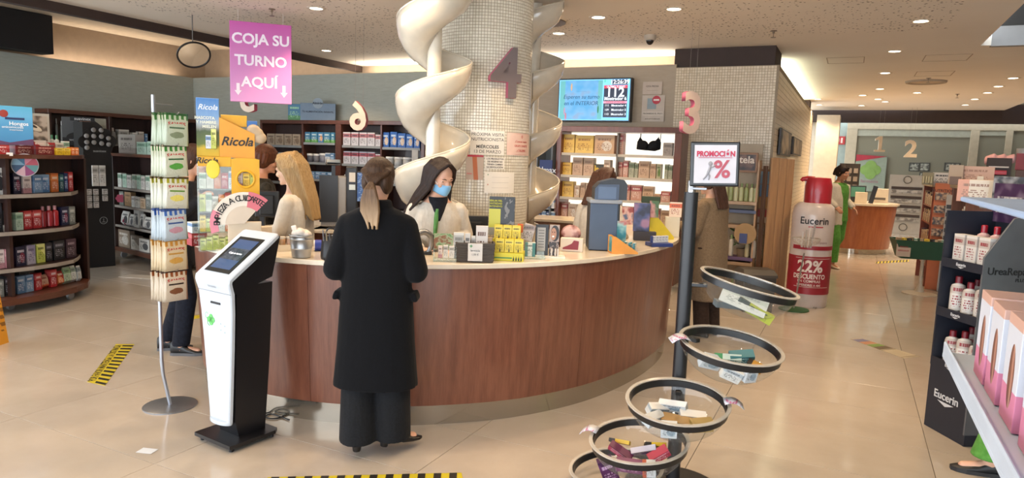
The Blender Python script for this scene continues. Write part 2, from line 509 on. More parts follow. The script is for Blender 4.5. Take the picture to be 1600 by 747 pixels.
# mosaic tesserae: every one real, joined
def tess_mesh(corners):
    """corners: iterable of (origin, du, dv, n) giving one raised chamfered tessera"""
    vs = []; fs = []; k = 0
    for o_, du, dv, n_ in corners:
        for a_, c_, h in ((0, 0, 0), (1, 0, 0), (1, 1, 0), (0, 1, 0), (.06, .06, 1), (.94, .06, 1), (.94, .94, 1), (.06, .94, 1)):
            vs.append(o_+du*a_+dv*c_+n_*h)
        fs += [(k+4, k+5, k+6, k+7), (k, k+1, k+5, k+4), (k+1, k+2, k+6, k+5), (k+2, k+3, k+7, k+6), (k+3, k, k+4, k+7)]; k += 8
    return vs, fs
def mosaic_mat(name, c1, c2, rough=.12):
    N = NT(name)
    geo = N.add('ShaderNodeNewGeometry')
    c = N.ramp(geo.outputs['Random Per Island'], [(0, c1), (1, c2)])
    N.set(c, rough); N.b.inputs['Specular IOR Level'].default_value = .5; return N.m
M_MOS = mosaic_mat('glass_mosaic', 'D2CAB8', 'DFD8C8'); M_MOSW = mosaic_mat('wall_mosaic', 'C8B598', 'D6C6AC', .3)
def flat_mosaic(o0, du, dv, n_, nu, nv, s=.034, gap=.003):
    o0, du, dv, n_ = map(np.array, (o0, du, dv, n_))
    for i in range(nu):
        for j in range(nv):
            yield o0+du*(i*s)+dv*(j*s), du*(s-gap), dv*(s-gap), n_*.002
vs, fs = tess_mesh(list(flat_mosaic((BX0, BACK-.001, 0), (1., 0, 0), (0, 0, 1.), (0, -1., 0), int(1.25/.034), int(2.86/.034)))
                   + list(flat_mosaic((BX1+.001, BACK+.0, 0), (0, 1., 0), (0, 0, 1.), (1., 0, 0), int(7.9/.07), int(2.86/.07), .07, .004)))
mm = MB(); mm.v = [tuple(v) for v in vs]; mm.f = fs; mm.mi = [0]*len(fs)
o = mm.build('mosaic_tiles', M_MOSW, wallm); o['kind'] = 'stuff'
# closing walls out of view
b = MB().box((RIGHT+.1, 10, 1.9), (.2, 28, 3.8)); struct(b.build('wall_right', mat('B5A794', .9)))
# wall section beyond the mosaic block and the far wall
b = MB().box((-.62, 18.6, 1.45), (.5, .9, 2.9)); struct(b.build('wall_pier', mat('C9BDA8', .85)))
b = MB().box((-1.2, 19.6, 1.45), (1.6, .1, 2.9)); struct(b.build('wall_passage', mat('BFB39F', .85)))
b = MB().box((3.0, FAR+.1, 1.9), (10, .2, 3.8)); struct(b.build('wall_far', mat('8F9A93', .7)))
b = MB().box((3.0, 19.55, 3.02), (9.4, .3, .42)); struct(b.build('trim_6', M_DARK))
b = MB().box((3.0, 21.2, 3.3), (9.4, 3.4, .1)); struct(b.build('ceiling_far', M_CREAM))
# dark panel high on the left wall
p = xp(70, 85, LEFT+.02)
b = MB().box((LEFT+.1, p.y-3, (2.93+3.5)/2), (.3, 6, .56), ch=.004); struct(b.build('trim_7', M_BLACK))
# cove lights (linear lamps)
def strip(name, a, c_, w, energy, color, label, rot):
    a = Vector(a); c_ = Vector(c_); mid = (a+c_)/2; L = (c_-a).length
    t = thing(name, label, 'light', mid)
    bb = MB()
    d = (c_-a).normalized(); rz = atan2(d.y, d.x)
    bb.box((0, 0, 0), (L, .03, .02), rz); bb.build('lamp_tube', mat(color, .4, emit=6), t)
    ld = bpy.data.lights.new('cove_light', 'AREA'); ld.shape = 'RECTANGLE'; ld.size = L; ld.size_y = w; ld.energy = energy; ld.color = rgb(color)[:3]
    lo = bpy.data.objects.new('cove_light', ld); COL.objects.link(lo); lo.parent = t; lo.location = (0, 0, .03); lo.rotation_euler = (rot[0], rot[1], rz)
    return t
strip('cove_lamp', (EDGE_L+.2, 9.42, 2.85), (BX0-.1, 9.42, 2.85), .05, 70, 'FFF0DC', 'long cove lamp on the ledge above the back wall behind the column', (pi, 0))
strip('cove_lamp', (LEFT+.2, 9.35, 2.85), (EDGE_L-.1, 9.35, 2.85), .05, 12, 'FFEBD6', 'warm cove lamp on the back wall ledge in the left corner', (pi, 0))
strip('cove_lamp', (LEFT-.27, 9.0, 2.85), (LEFT-.27, 6.6, 2.85), .05, 10, 'FFEBD6', 'warm cove lamp on the ledge of the left wall', (pi, 0))
strip('cove_lamp', (BX1-.14, 10.2, 2.9), (BX1-.14, 16.2, 2.9), .05, 30, 'E8F5DC', 'greenish cove lamp on top of the mosaic side wall', (pi, 0))

# ---- downlights ---------------------------------------------------------
M_RING = mat('CFC4B2', .4); M_LAMP = mat('FFF1DC', .4, emit=9)
def downlight(x, y, label, energy=60, r=.085, z=CEIL, color='FFDDB4', angle=115, tilt=None):
    t = thing('ceiling_downlight', label, 'light', (x, y, z), 0, 'recessed ceiling downlights')
    MB().lathe([(r*.78, .0), (r*.8, -.006), (r*1.15, -.004), (r*1.15, .0), (r*.78, .0)], n=28).build('trim_ring', M_RING, t, smooth=30)
    MB().lathe([(0, -.001), (r*.78, -.001), (r*.78, .0)], n=24).build('lamp_disc', M_LAMP, t)
    ld = bpy.data.lights.new('downlight_beam', 'SPOT'); ld.energy = energy; ld.spot_size = radians(angle); ld.spot_blend = .6
    ld.shadow_soft_size = .06; ld.color = rgb(color)[:3]
    lo = bpy.data.objects.new('downlight_beam', ld); COL.objects.link(lo); lo.parent = t; lo.location = (0, 0, -.03)
    if tilt: lo.rotation_euler = tilt
    return t
DL = [((494, 13), 'near the ceiling sprinkler above the pink turn sign'), ((935, 27), 'above the blue menu screen, nearest the column'),
      ((1053, 14), 'above the dome camera, in the perforated board'), ((1439, 33), 'by the dark ceiling slot, nearest the right edge'),
      ((1398, 80), 'second in the line running along the dark ceiling slot'), ((1383, 114), 'third in the line, left of the round ceiling speaker'),
      ((873, 52), 'beside the round vent plate behind the column'), ((510, 79), 'between the pink turn sign and the white chute'),
      ((1375, 139), 'fourth in the line, beyond the round ceiling speaker'), ((1433, 145), 'right of the fourth in the line, beyond the round speaker'),
      ((1583, 122), 'nearest at the edge of the far ceiling on the right'), ((1560, 135), 'second along the edge of the far ceiling'),
      ((1543, 145), 'third along the edge of the far ceiling'), ((1523, 155), 'fourth along the edge of the far ceiling'), ((1508, 164), 'fifth along the edge of the far ceiling'),
      ((1348, 149), 'bright and tilted, left one above the far passage'), ((1372, 155), 'bright and tilted, right one above the far passage'),
      ((1346, 165), 'bright and tilted, lowest one above the far passage'), ((1278, 155), 'farther left one beside the end of the mosaic wall'), ((1280, 164), 'farthest left one beside the end of the mosaic wall'),
      ((1383, 159), 'small farthest one right of the tilted lamps')]
for (q, w_) in DL:
    p = gp(q[0], q[1], CEIL)
    if p.y > 19.1: p = p*(19.0/p.y)
    downlight(p.x, p.y, 'round recessed ceiling downlight, ' + w_, energy=105 if p.y < 9 else 110)
# more of the same outside the frame, needed for the light of the room
for i, (x, y) in enumerate([(-1.2, 1.2), (-3.4, 1.4), (-5.6, 1.6), (-6.4, 3.6), (-.4, 3.0), (-3.6, -1.0), (-1.0, -1.0), (-6.0, -1.0)] + [tuple(c2w(*q))[:2] for q in ((.35, 4.75), (-.75, 4.6), (-1.9, 4.7), (1.45, 4.6), (2.6, 4.4))]):
    t = downlight(x, y, 'round recessed ceiling downlight above the viewer, outside the picture', energy=90)
    t['label'] = 'ceiling downlight outside the picture ' + ('right of the viewer', 'over the kiosk side of the viewer', 'left of the viewer', 'over the rounded gondola aisle', 'over the promotion stand', 'behind the viewer on the left', 'behind the viewer', 'far behind the viewer on the left', 'shining on the column front', 'over the masked pharmacist', 'over the blonde pharmacist', 'over the right counter end', 'over the near right floor')[i]
# ================================================================== column, chutes, round counter
CC = c2w(-.285, 6.0); CR = .40
M_WHITE = mat('E9E4DA', .35); M_CHUTE = mat('D3CAB9', .2, coat=.5)
b = MB().lathe([(CR, 0), (CR, CEIL+.05)], n=96)
column = tag(b.build('column', mat('8A7F6C', .8), smooth=30, loc=(CC.x, CC.y, 0)), 'round column clad in cream glass mosaic in the middle of the counter', 'column')
NA, HZ = 104, .0245
def col_tess():
    for i in range(NA):
        a0 = 2*pi*i/NA; a1 = a0+2*pi/NA*.88; am = (a0+a1)/2
        P0 = np.array([cos(a0)*CR, sin(a0)*CR, 0]); P1 = np.array([cos(a1)*CR, sin(a1)*CR, 0]); n_ = np.array([cos(am), sin(am), 0])*.0022
        for j in range(int(CEIL/HZ)):
            yield P0+np.array([0, 0, j*HZ]), P1-P0, np.array([0, 0, HZ*.88]), n_
vs, fs = tess_mesh(list(col_tess())); mm = MB(); mm.v = [tuple(v) for v in vs]; mm.f = fs; mm.mi = [0]*len(fs)
o = mm.build('mosaic_tiles', M_MOS, column); o['kind'] = 'stuff'

def chute(cx, cy, label, z_tip, pitch, phase_right, z0, z1, R=.285):
    z1 = CEIL+.0
    t = thing('spiral_chute', label, 'chute', (cx, cy, 0), 0)
    prof = [(R+.004, .0), (R+.002, -.05), (R-.014, -.12), (R-.05, -.185), (R-.105, -.225), (R-.17, -.25), (.055, -.262)]
    nst = int((z1-z0)/pitch*48); rings = []
    for k in range(nst+1):
        z = z0+(z1-z0)*k/nst
        a = phase_right + (z-z_tip)/pitch*2*pi
        rings.append([Vector((cos(a)*r, sin(a)*r, z+dz)) for r, dz in prof])
    m_ = MB(); m_.loft(rings, closed=False, cap=False)
    tr = m_.build('trough', M_CHUTE, t, smooth=60, solid=.012)
    MB().tube([r[0] for r in rings], .008, 6).build('rim', M_CHUTE, t, smooth=True)
    MB().cyl((0, 0, .0), (0, 0, CEIL-.002), .055, n=24).build('centre_pole', M_CHUTE, t, smooth=30)
    # joints between moulded sections
    for kz in range(int((z1-z0)/pitch)):
        z = z0+.37+kz*pitch
        a = phase_right + (z-z_tip)/pitch*2*pi
        MB().tube([Vector((cos(a)*(r+.007), sin(a)*(r+.007), z+dz-.006)) for r, dz in prof[:5]], .0035, 5).build('joint', mat('8A8070', .6), t)
    return t
ph = YAW
p = c2w(-.635, 5.32)
chute(p.x, p.y, 'white spiral medicine chute on the left of the column, two full turns in view', 2.33, .575, ph, 1.05, 3.35, R=.28)
p = c2w(.16, 6.78)
chute(p.x, p.y, 'white spiral medicine chute behind the right side of the column', 2.57, .575, ph, .9, 3.35, R=.28)

# number on the column
def cyl_hit(px_, py_, r=CR+.004):
    d = ray(px_, py_); A = d[0]**2+d[1]**2; B = -2*(d[0]*CC.x+d[1]*CC.y); C_ = CC.x**2+CC.y**2-r*r
    tt = (-B-math.sqrt(max(0, B*B-4*A*C_)))/(2*A)
    return atan2(tt*d[1]-CC.y, tt*d[0]-CC.x), CAM_H+tt*d[2]
M_NUMF = mat('6E6262', .5); M_PINK = mat('C2607F', .5)
a_, z_ = cyl_hit(790, 121, CR+.03)
t = text('4', .545, M_NUMF, None, (CC.x+cos(a_)*(CR+.028), CC.y+sin(a_)*(CR+.028), z_+.015), (pi/2, 0, a_+pi/2), ext=.022, name='counter_number', bold=.02, sx=1.0, mats2=M_PINK)
tag(t, 'large grey number 4 with pink edges fixed to the column', 'number', 'counter numbers')

def col_sheet(name, label, cat, q, m_, thick=.0015, n=10, group=None, lift=0.0):
    """Sheet of paper following the column; q = px box (x0, y0, x1, y1)"""
    a0, zt = cyl_hit(q[0], (q[1]+q[3])/2); a1, _ = cyl_hit(q[2], (q[1]+q[3])/2)
    _, zt = cyl_hit((q[0]+q[2])/2, q[1]); _, zb = cyl_hit((q[0]+q[2])/2, q[3])
    am = (a0+a1)/2; w_ = abs(a1-a0)*CR; h = zt-zb
    r = CR+.0035+lift; vs = []
    rings = []
    for k in range(n+1):
        a = (a0+(a1-a0)*k/n)
        rings.append([Vector((cos(a)*rr, sin(a)*rr, z)) for rr, z in ((r, zb), (r+thick, zb), (r+thick, zt), (r, zt))])
    o = MB().loft(rings).build(name, m_, loc=(CC.x, CC.y, 0))
    tag(o, label, cat, group)
    return o, am, (zt+zb)/2, w_, h
def col_text(o, am, body, size, m_, ds, z, bold=0, name='lettering', lift=0.0, spacing=1.0):
    t = text(body, size, m_, None, ext=.0002, name=name, bold=bold, spacing=spacing)
    me = t.data; r = CR+.0058+lift
    for v in me.vertices:
        s, zz = v.co.x+ds, v.co.y
        a = am+s/CR
        v.co = Vector((cos(a)*(r+v.co.z), sin(a)*(r+v.co.z), z+zz))
    t.rotation_euler = (0, 0, 0); t.location = (0, 0, 0); t.parent = o; me.update()
    return t
M_PAPER = mat('E7E1D6', .7, var=.02); M_INK = mat('37342F', .7, var=0)
M_REDINK = mat('C0453C', .7, var=0)
NG = 'notices on the column'
o, am, zc, w_, h = col_sheet('notice_sheet', 'white notice on the column announcing the next nutrition visit', 'notice', (735, 204, 788, 242), M_PAPER, group=NG)
for k, (s, bo) in enumerate((('PRÓXIMA VISITA', 0), ('NUTRICIONISTA', 0), ('MIÉRCOLES', .02), ('13 DE MARZO', 0))):
    col_text(o, am, s, .036, M_INK, 0, zc+h*(.33-.2*k)-(0.02 if k > 1 else 0), bo)
o, am, zc, w_, h = col_sheet('notice_sheet', 'notice with red lettering and red frame on the right of the column', 'notice', (792, 208, 826, 243), mat('E8C9BC', .7), group=NG)
for k, s in enumerate(('¿Conoces nuestro', 'GRUPO DIABETES', 'y TALLERES?')): col_text(o, am, s, .024, M_REDINK, 0, zc+h*(.12-.2*k), .01)
col_text(o, am, '❡' if False else 'o', .05, M_REDINK, 0, zc+h*.36, 0)
for dz in (-.46, .46, -.33): col_text(o, am, '_'*14, .024, M_REDINK, 0, zc+h*dz+.01, 0)
def leaflet_mat():
    N = NT('leg_leaflet'); tc = N.add('ShaderNodeTexCoord'); sp = N.add('ShaderNodeSeparateXYZ'); N.link(tc.outputs['Generated'], sp.inputs[0])
    f = N.math('LESS_THAN', N.math('ABSOLUTE', N.math('SUBTRACT', sp.outputs[0], N.math('ADD', .62, N.math('MULTIPLY', sp.outputs[2], -.12)))), .13)
    top = N.math('GREATER_THAN', sp.outputs[2], .92)
    c = N.mix(f, 'B9A595', 'B5673F'); c = N.mix(top, c, 'B03040'); N.set(c, .5); return N.m
o, am, zc, w_, h = col_sheet('leaflet', 'small grey and orange leaflet with a leg photo on the column', 'notice', (728, 242, 755, 281), leaflet_mat(), group=NG)
col_text(o, am, 'venas', .02, mat('D9485A', .6), -.04, zc-.05)
o, am, zc, w_, h = col_sheet('notice_sheet', 'white slip with four lines of bold black print on the column', 'notice', (758, 246, 788, 264), M_PAPER, group=NG)
for k, s in enumerate(('LOS PRODUCTOS', 'DE HIGIENE NO', 'TIENEN CAMBIO', 'NI DEVOLUCIÓN')): col_text(o, am, s, .018, M_INK, 0, zc+h*(.36-.24*k), .03)
o, am, zc, w_, h = col_sheet('notice_sheet', 'white form sheet with thin lines low on the column', 'notice', (757, 269, 803, 302), M_PAPER, group=NG)
for k in range(3): col_text(o, am, '_______________', .02, mat('8A857C', .7), 0, zc+h*(.3-.25*k))
col_text(o, am, '+', .03, mat('3F8A55', .7), -w_*.4, zc+h*.36)
col_text(o, am, '▪' if False else 'A', .02, M_REDINK, -w_*.4, zc-h*.1)

# ---- round counter ------------------------------------------------------
out_c = [(-2.31, 5.02), (-2.25, 4.78), (-2.13, 4.55), (-1.93, 4.32), (-1.68, 4.13), (-1.42, 4.01), (-1.14, 3.935), (-.85, 3.905), (-.55, 3.92), (-.25, 3.99), (.05, 4.1),
         (.34, 4.27), (.61, 4.49), (.86, 4.77), (1.08, 5.08), (1.27, 5.42), (1.42, 5.8), (1.49, 6.2), (1.47, 6.65), (1.3, 7.1), (1.0, 7.45), (.55, 7.68), (0, 7.75), (-.55, 7.68), (-1.1, 7.45), (-1.45, 7.05), (-1.68, 6.55), (-1.93, 5.95), (-2.22, 5.4)]
def catmull(P, n=5):
    r = []; k = len(P)
    for i in range(k):
        p0, p1, p2, p3 = [np.array(P[(i+j) % k]) for j in (-1, 0, 1, 2)]
        for s in range(n):
            u_ = s/n; r.append(tuple(.5*((2*p1)+(-p0+p2)*u_+(2*p0-5*p1+4*p2-p3)*u_**2+(-p0+3*p1-3*p2+p3)*u_**3)))
    return r
oc = [c2w(*q)[:2] for q in catmull(out_c)]
def offset(P, d):
    r = []; k = len(P)
    for i in range(k):
        a = Vector(P[(i-1) % k]); c_ = Vector(P[(i+1) % k]); t_ = (c_-a).normalized(); n_ = Vector((-t_.y, t_.x))
        r.append(tuple(Vector(P[i])+n_*d))
    return r
CT = 1.0
counter = thing('pharmacy_counter', 'round pharmacy counter with curved brown wood front and white worktop', 'counter', (0, 0, 0))
M_WTOP = mat('D8CCB9', .22, coat=.4); 
M_CWOOD = wood('63392A', '7A4C39', .3, 'Z', 1.0, .3)
def band(Po, Pi, z0, z1):
    n = len(Po)
    m_ = MB(); vs = [(*p_, z0) for p_ in Po]+[(*p_, z1) for p_ in Po]+[(*p_, z0) for p_ in Pi]+[(*p_, z1) for p_ in Pi]; fs = []
    for i in range(n):
        j = (i+1) % n
        fs += [(i, j, n+j, n+i), (n+i, n+j, 3*n+j, 3*n+i), (2*n+j, 2*n+i, 3*n+i, 3*n+j), (j, i, 2*n+i, 2*n+j)]
    return m_.add(vs, fs)
o = band(oc, offset(oc, .50), CT-.03, CT).build('worktop', M_WTOP, counter, smooth=35)
bv = o.modifiers.new('bevel', 'BEVEL'); bv.width = .004; bv.segments = 2; bv.limit_method = 'ANGLE'
# front panels: each curved wood panel its own part
n_ = len(oc); otop = offset(oc, .018); obot = offset(oc, .06)
pan_w = 29
M_SEAM = .0
for s in range(0, n_, pan_w):
    idx = [(s+k) % n_ for k in range(min(pan_w, n_-s)+1)]
    rings = []
    for ii, i in enumerate(idx):
        f_ = 0
        pt, pb = Vector(otop[i]), Vector(obot[i])
        if ii in (0, len(idx)-1):
            nb = idx[1] if ii == 0 else idx[-2]
            pt = pt+(Vector(otop[nb])-pt).normalized()*.0012; pb = pb+(Vector(obot[nb])-pb).normalized()*.0012
        c_ = (pt+pb)/2; inn = (Vector(offset(oc, .1)[i]) - Vector(oc[i])).normalized()*.02
        rings.append([Vector((pb.x, pb.y, .125)), Vector((pt.x, pt.y, CT-.03)), Vector((pt.x+inn.x, pt.y+inn.y, CT-.03)), Vector((pb.x+inn.x, pb.y+inn.y, .125))])
    MB().loft(rings).build('front_panel', M_CWOOD, counter, smooth=50)
def steel(name='brushed_steel', c='B5AC9E'):
    N = NT(name); co = N.coords('Object', (1, 1, 30)); f = N.noise(co, 14, 4)
    N.set(N.ramp(f, [(.3, 'A79E90'), (.7, c)]), N.ramp(f, [(.3, '565656'), (.7, '6C6C6C')]), .85); return N.m
M_STEEL = steel()
band(offset(oc, .075), offset(oc, .095), 0, .13).build('kick_plate', M_STEEL, counter, smooth=35)
band(offset(oc, .46), offset(oc, .48), 0, CT-.03).build('inner_skirt', M_CWOOD, counter, smooth=35)
# inner desk leaf seen behind the blonde pharmacist
pd = c2w(-1.32, 5.75)
b = MB().box((0, 0, CT-.015), (.62, .5, .03), ch=.004); dk = b.build('desk_leaf', M_WTOP, counter, loc=(pd.x, pd.y, 0), rz=YAW)
b = MB().box((0, 0, .485), (.58, .46, .97), ch=.003); b.build('desk_cabinet', M_CWOOD, counter, loc=(pd.x, pd.y, 0), rz=YAW)

# ---- queue ticket kiosk -------------------------------------------------
k = thing('ticket_kiosk', 'white and black self service ticket kiosk with slanted touch screen in front of counter', 'kiosk', (-3.0, 2.68, 0), radians(-7))
M_KW = mat('B4BEC9', .25, coat=.5, var=.01); M_KB = mat('141418', .35, var=.02)
MB().prism([(-.16, -.16), (.16, -.16), (.165, -.13), (.165, .13), (.14, .16), (-.14, .16), (-.165, .13), (-.165, -.13)], .025, .045).build('base_plate', M_KB, k)
for sx in (-1, 1):
    for sy in (-1, 1): MB().cyl((sx*.13, sy*.13, 0), (sx*.13, sy*.13, .026), .012, n=12).build('foot', M_KB, k)
# black body: side profile extruded with a taper
def kring(z, yf, yb, hw): return [Vector((-hw, yf, z)), Vector((hw, yf, z)), Vector((hw, yb, z)), Vector((-hw, yb, z))]
prof = [(.045, -.05, .12, .085), (.14, -.075, .125, .09), (.5, -.085, .13, .12), (.90, -.09, .135, .14)]
m_ = MB().loft([kring(*q) for q in prof])
m_.loft([[Vector((-hw, -.09, .88)), Vector((hw, -.09, .88)), Vector((hw, yb, zb)), Vector((-hw, yb, zb))] for hw, yb, zb in ((.141, .133, .93), (.1405, .13, .94))], cap=True)
m_.build('body', M_KB, k, smooth=30)
# slanted head wedge
hp = [(-.10, .86), (-.145, .93), (.16, 1.155), (.185, 1.15), (.13, .93)]
m_ = MB(); m_.add([Vector((sx*.145, y, z)) for sx in (-1, 1) for y, z in hp], [(4, 3, 2, 1, 0), (5, 6, 7, 8, 9)]+[(i, (i+1) % 5, 5+(i+1) % 5, 5+i) for i in range(5)])
m_.build('head_housing', M_KB, k)
# white front: curved sheet running from the bottom lip over the nose onto the slanted top
path = [(-.112, .135, .088), (-.112, .15, .0895), (-.112, .2, .093), (-.114, .35, .1055), (-.117, .55, .122), (-.122, .75, .138), (-.130, .86, .147), (-.141, .895, .1495), (-.147, .92, .151), (-.142, .944, .152), (-.12, .962, .153), (.0, 1.048, .155), (.12, 1.135, .155), (.155, 1.16, .152), (.168, 1.166, .145)]
rings = []
for i, (y, z, hw) in enumerate(path):
    y0, z0 = path[max(0, i-1)][:2]; y1, z1 = path[min(len(path)-1, i+1)][:2]
    ty, tz = y1-y0, z1-z0; L = hypot(ty, tz); ny, nz = -tz/L, ty/L
    th = .022
    rings.append([Vector((-hw, y-ny*th, z-nz*th)), Vector((-hw, y-ny*.006, z-nz*.006)), Vector((-hw+.006, y, z)), Vector((hw-.006, y, z)), Vector((hw, y-ny*.006, z-nz*.006)), Vector((hw, y-ny*th, z-nz*th))])
MB().loft(rings).build('front_cover', M_KW, k, smooth=35)
lipf = [Vector((sx, y, z)) for sx, y, z in ((-.088, -.112, .135), (.088, -.112, .135))]
MB().lathe([(0, -.01), (.088, -.01), (.09, 0), (.088, .01), (0, .01)], (0, -.10, .135), n=24, sy=.42).build('front_lip', M_KW, k, smooth=40)
# screen on the slanted top
sl = atan2(1.135-.962, .24); cy_, cz_ = 0, 1.048
def on_top(u_, w_): return Vector((u_, w_*cos(sl), 1.048+w_*sin(sl)))
Mx = Matrix.Translation((0, 0.003, 1.0515)) @ Matrix.Rotation(sl, 4, 'X')
def slab(x0, x1, y0, y1, h, m_, nm, par):
    bb = MB(); bb.prism([(x0, y0), (x1, y0), (x1, y1), (x0, y1)], -.002, h, M=Mx); return bb.build(nm, m_, par)
slab(-.108, .108, -.145, .135, .003, mat('101216', .15), 'screen_bezel', k)
def screen_mat():
    N = NT('kiosk_screen'); tc = N.add('ShaderNodeTexCoord'); sp = N.add('ShaderNodeSeparateXYZ'); N.link(tc.outputs['Generated'], sp.inputs[0])
    y = sp.outputs[1]
    mid = N.math('MULTIPLY', N.math('GREATER_THAN', y, .3), N.math('LESS_THAN', y, .68))
    nn = N.noise(tc.outputs['Generated'], 7, 3)
    c = N.mix(mid, '5E7FB8', N.ramp(nn, [(.35, '3A4358'), (.65, '7C8494')]))
    N.set('101010', .12); N.link(c, N.b.inputs['Emission Color']); N.b.inputs['Emission Strength'].default_value = .55; return N.m
slab(-.085, .085, -.118, .112, .0042, screen_mat(), 'screen', k)
t = text('Coja su turno', .02, mat('F0F4FA', .5, emit=.8), k, (0, 0.002, 1.0565), (sl, 0, 0), ext=.0003)
bb = MB(); bb.box((0.005, -.1245, .80), (.085, .012, .012), ch=.002); bb.build('ticket_slot', M_BLACK, k)
MB().box((0, -.131, .862), (.288, .004, .0025)).build('seam', mat('777B80', .6), k)
t = text('farmacia', .022, mat('9AA0A8', .5), k, (0.0, -.144, .893), (pi/2+.3, 0, 0), ext=.0003, name='raised_lettering')
M_GREEN = mat('58B05A', .5)
gx, gz = -.045, .70
bb = MB()
for a in range(4):
    bb.lathe([(0, -.0015), (.017, -.0015), (.017, .0015), (0, .0015)], (gx+.015*cos(a*pi/2), -.1215, gz+.015*sin(a*pi/2)), 14, M=Matrix.Rotation(pi/2, 4, 'X'))
bb.build('green_cross_emblem', M_GREEN, k)
bb = MB(); bb.tube([(gx-.04+.012*cos(a), -.121, gz+.02+.016*sin(a)) for a in np.linspace(.5, 5.6, 12)], .0018, 5); bb.tube([(gx-.036, -.121, gz+.006), (gx-.03, -.121, gz-.03), (gx-.015, -.121, gz-.035)], .0018, 5)
bb.build('snake_emblem', M_GREEN, k)
for i, (sx, sz) in enumerate(((.05, .69), (.085, .682), (.05, .655), (.085, .647))): text('ab', .014, mat('9FB7C4', .5), k, (sx-.01, -.1212, sz), (pi/2, 0, 0), ext=.0003)
# cable on the floor behind
pts = [gp(398, 665, .006), gp(412, 652, .006), gp(430, 646, .006), gp(420, 655, .006), gp(440, 652, .006)]
pts = [Vector((-2.98, 2.88, .006)), gp(404, 652, .006), gp(418, 645, .006), gp(434, 643, .006), gp(444, 648, .006), gp(432, 654, .006), gp(415, 652, .006), gp(424, 647, .006), gp(452, 656, .006)]
def smooth_path(P, n=6):
    P = [np.array(q) for q in P]; r = []
    for i in range(len(P)-1):
        p0, p1, p2, p3 = P[max(0, i-1)], P[i], P[i+1], P[min(len(P)-1, i+2)]
        for s in range(n):
            u_ = s/n; r.append(Vector(.5*((2*p1)+(-p0+p2)*u_+(2*p0-5*p1+4*p2-p3)*u_**2+(-p0+3*p1-3*p2+p3)*u_**3)))
    r.append(Vector(P[-1])); return r
tag(MB().tube(smooth_path(pts), .0045, 8).build('cable', mat('1E1E22', .6), smooth=True), 'tangle of black cable on the floor behind the ticket kiosk', 'cable')
# ================================================================== people
def cap_(mb, p0, p1, r0, r1=None, n=14, sx=1.0):
    """capsule with hemispherical ends"""
    r1 = r0 if r1 is None else r1
    p0 = Vector(p0); p1 = Vector(p1); d = p1-p0; L = max(d.length, 1e-4); q = d.to_track_quat('Z', 'Y').to_matrix()
    prof = [(r0*sin(a), -r0*cos(a)) for a in (0.0, .5, 1.05, pi/2)] + [(r1*cos(a), L+r1*sin(a)) for a in (0, .5, 1.05, pi/2)]
    prof[0] = (0, -r0); prof[-1] = (0, L+r1)
    mb.lathe(prof, p0, n, M=q, sx=sx)
def ell_(mb, c, r, M=None, n=20):
    prof = [(sin(a), -cos(a)) for a in np.linspace(0, pi, 13)]; prof[0] = (0, -1); prof[-1] = (0, 1)
    S = Matrix.Diagonal((r[0], r[1], r[2]))
    mb.lathe([(float(a), float(b_)) for a, b_ in prof], c, n, M=(M @ S) if M is not None else S)
def chain(mb, pts, rs):
    for i in range(len(pts)-1): cap_(mb, pts[i], pts[i+1], rs[i], rs[i+1])
def rings_(mb, spec, n=28, power=2.3):
    """spec: (x, y, z, rx, ry) superellipse rings"""
    R = []
    for x, y, z, rx, ry in spec:
        ring = []
        for i in range(n):
            a = 2*pi*i/n; c, s = cos(a), sin(a)
            ring.append(Vector((x+rx*math.copysign(abs(c)**(2/power), c), y+ry*math.copysign(abs(s)**(2/power), s), z)))
        R.append(ring)
    mb.loft(R)
def remeshed(mb, name, m_, parent, voxel=.008, smooth=3, xf=None, mats=None):
    if xf is not None: mb.v = [tuple(xf @ Vector(v)) for v in mb.v]
    me = bpy.data.meshes.new('tmp'); me.from_pydata([tuple(v) for v in mb.v], [], mb.f); me.update()
    o = bpy.data.objects.new('tmp', me); COL.objects.link(o)
    r = o.modifiers.new('r', 'REMESH'); r.mode = 'VOXEL'; r.voxel_size = voxel
    if smooth:
        s = o.modifiers.new('s', 'SMOOTH'); s.iterations = smooth; s.factor = .6
    dg = bpy.context.evaluated_depsgraph_get(); dg.update()
    new = bpy.data.meshes.new_from_object(o.evaluated_get(dg)); new.name = name
    bpy.data.objects.remove(o); bpy.data.meshes.remove(me)
    new.materials.clear()
    for mm_ in ([m_] if mats is None else mats): new.materials.append(mm_)
    new.polygons.foreach_set('use_smooth', [True]*len(new.polygons))
    ob = bpy.data.objects.new(name, new); COL.objects.link(ob); ob.parent = parent
    return ob

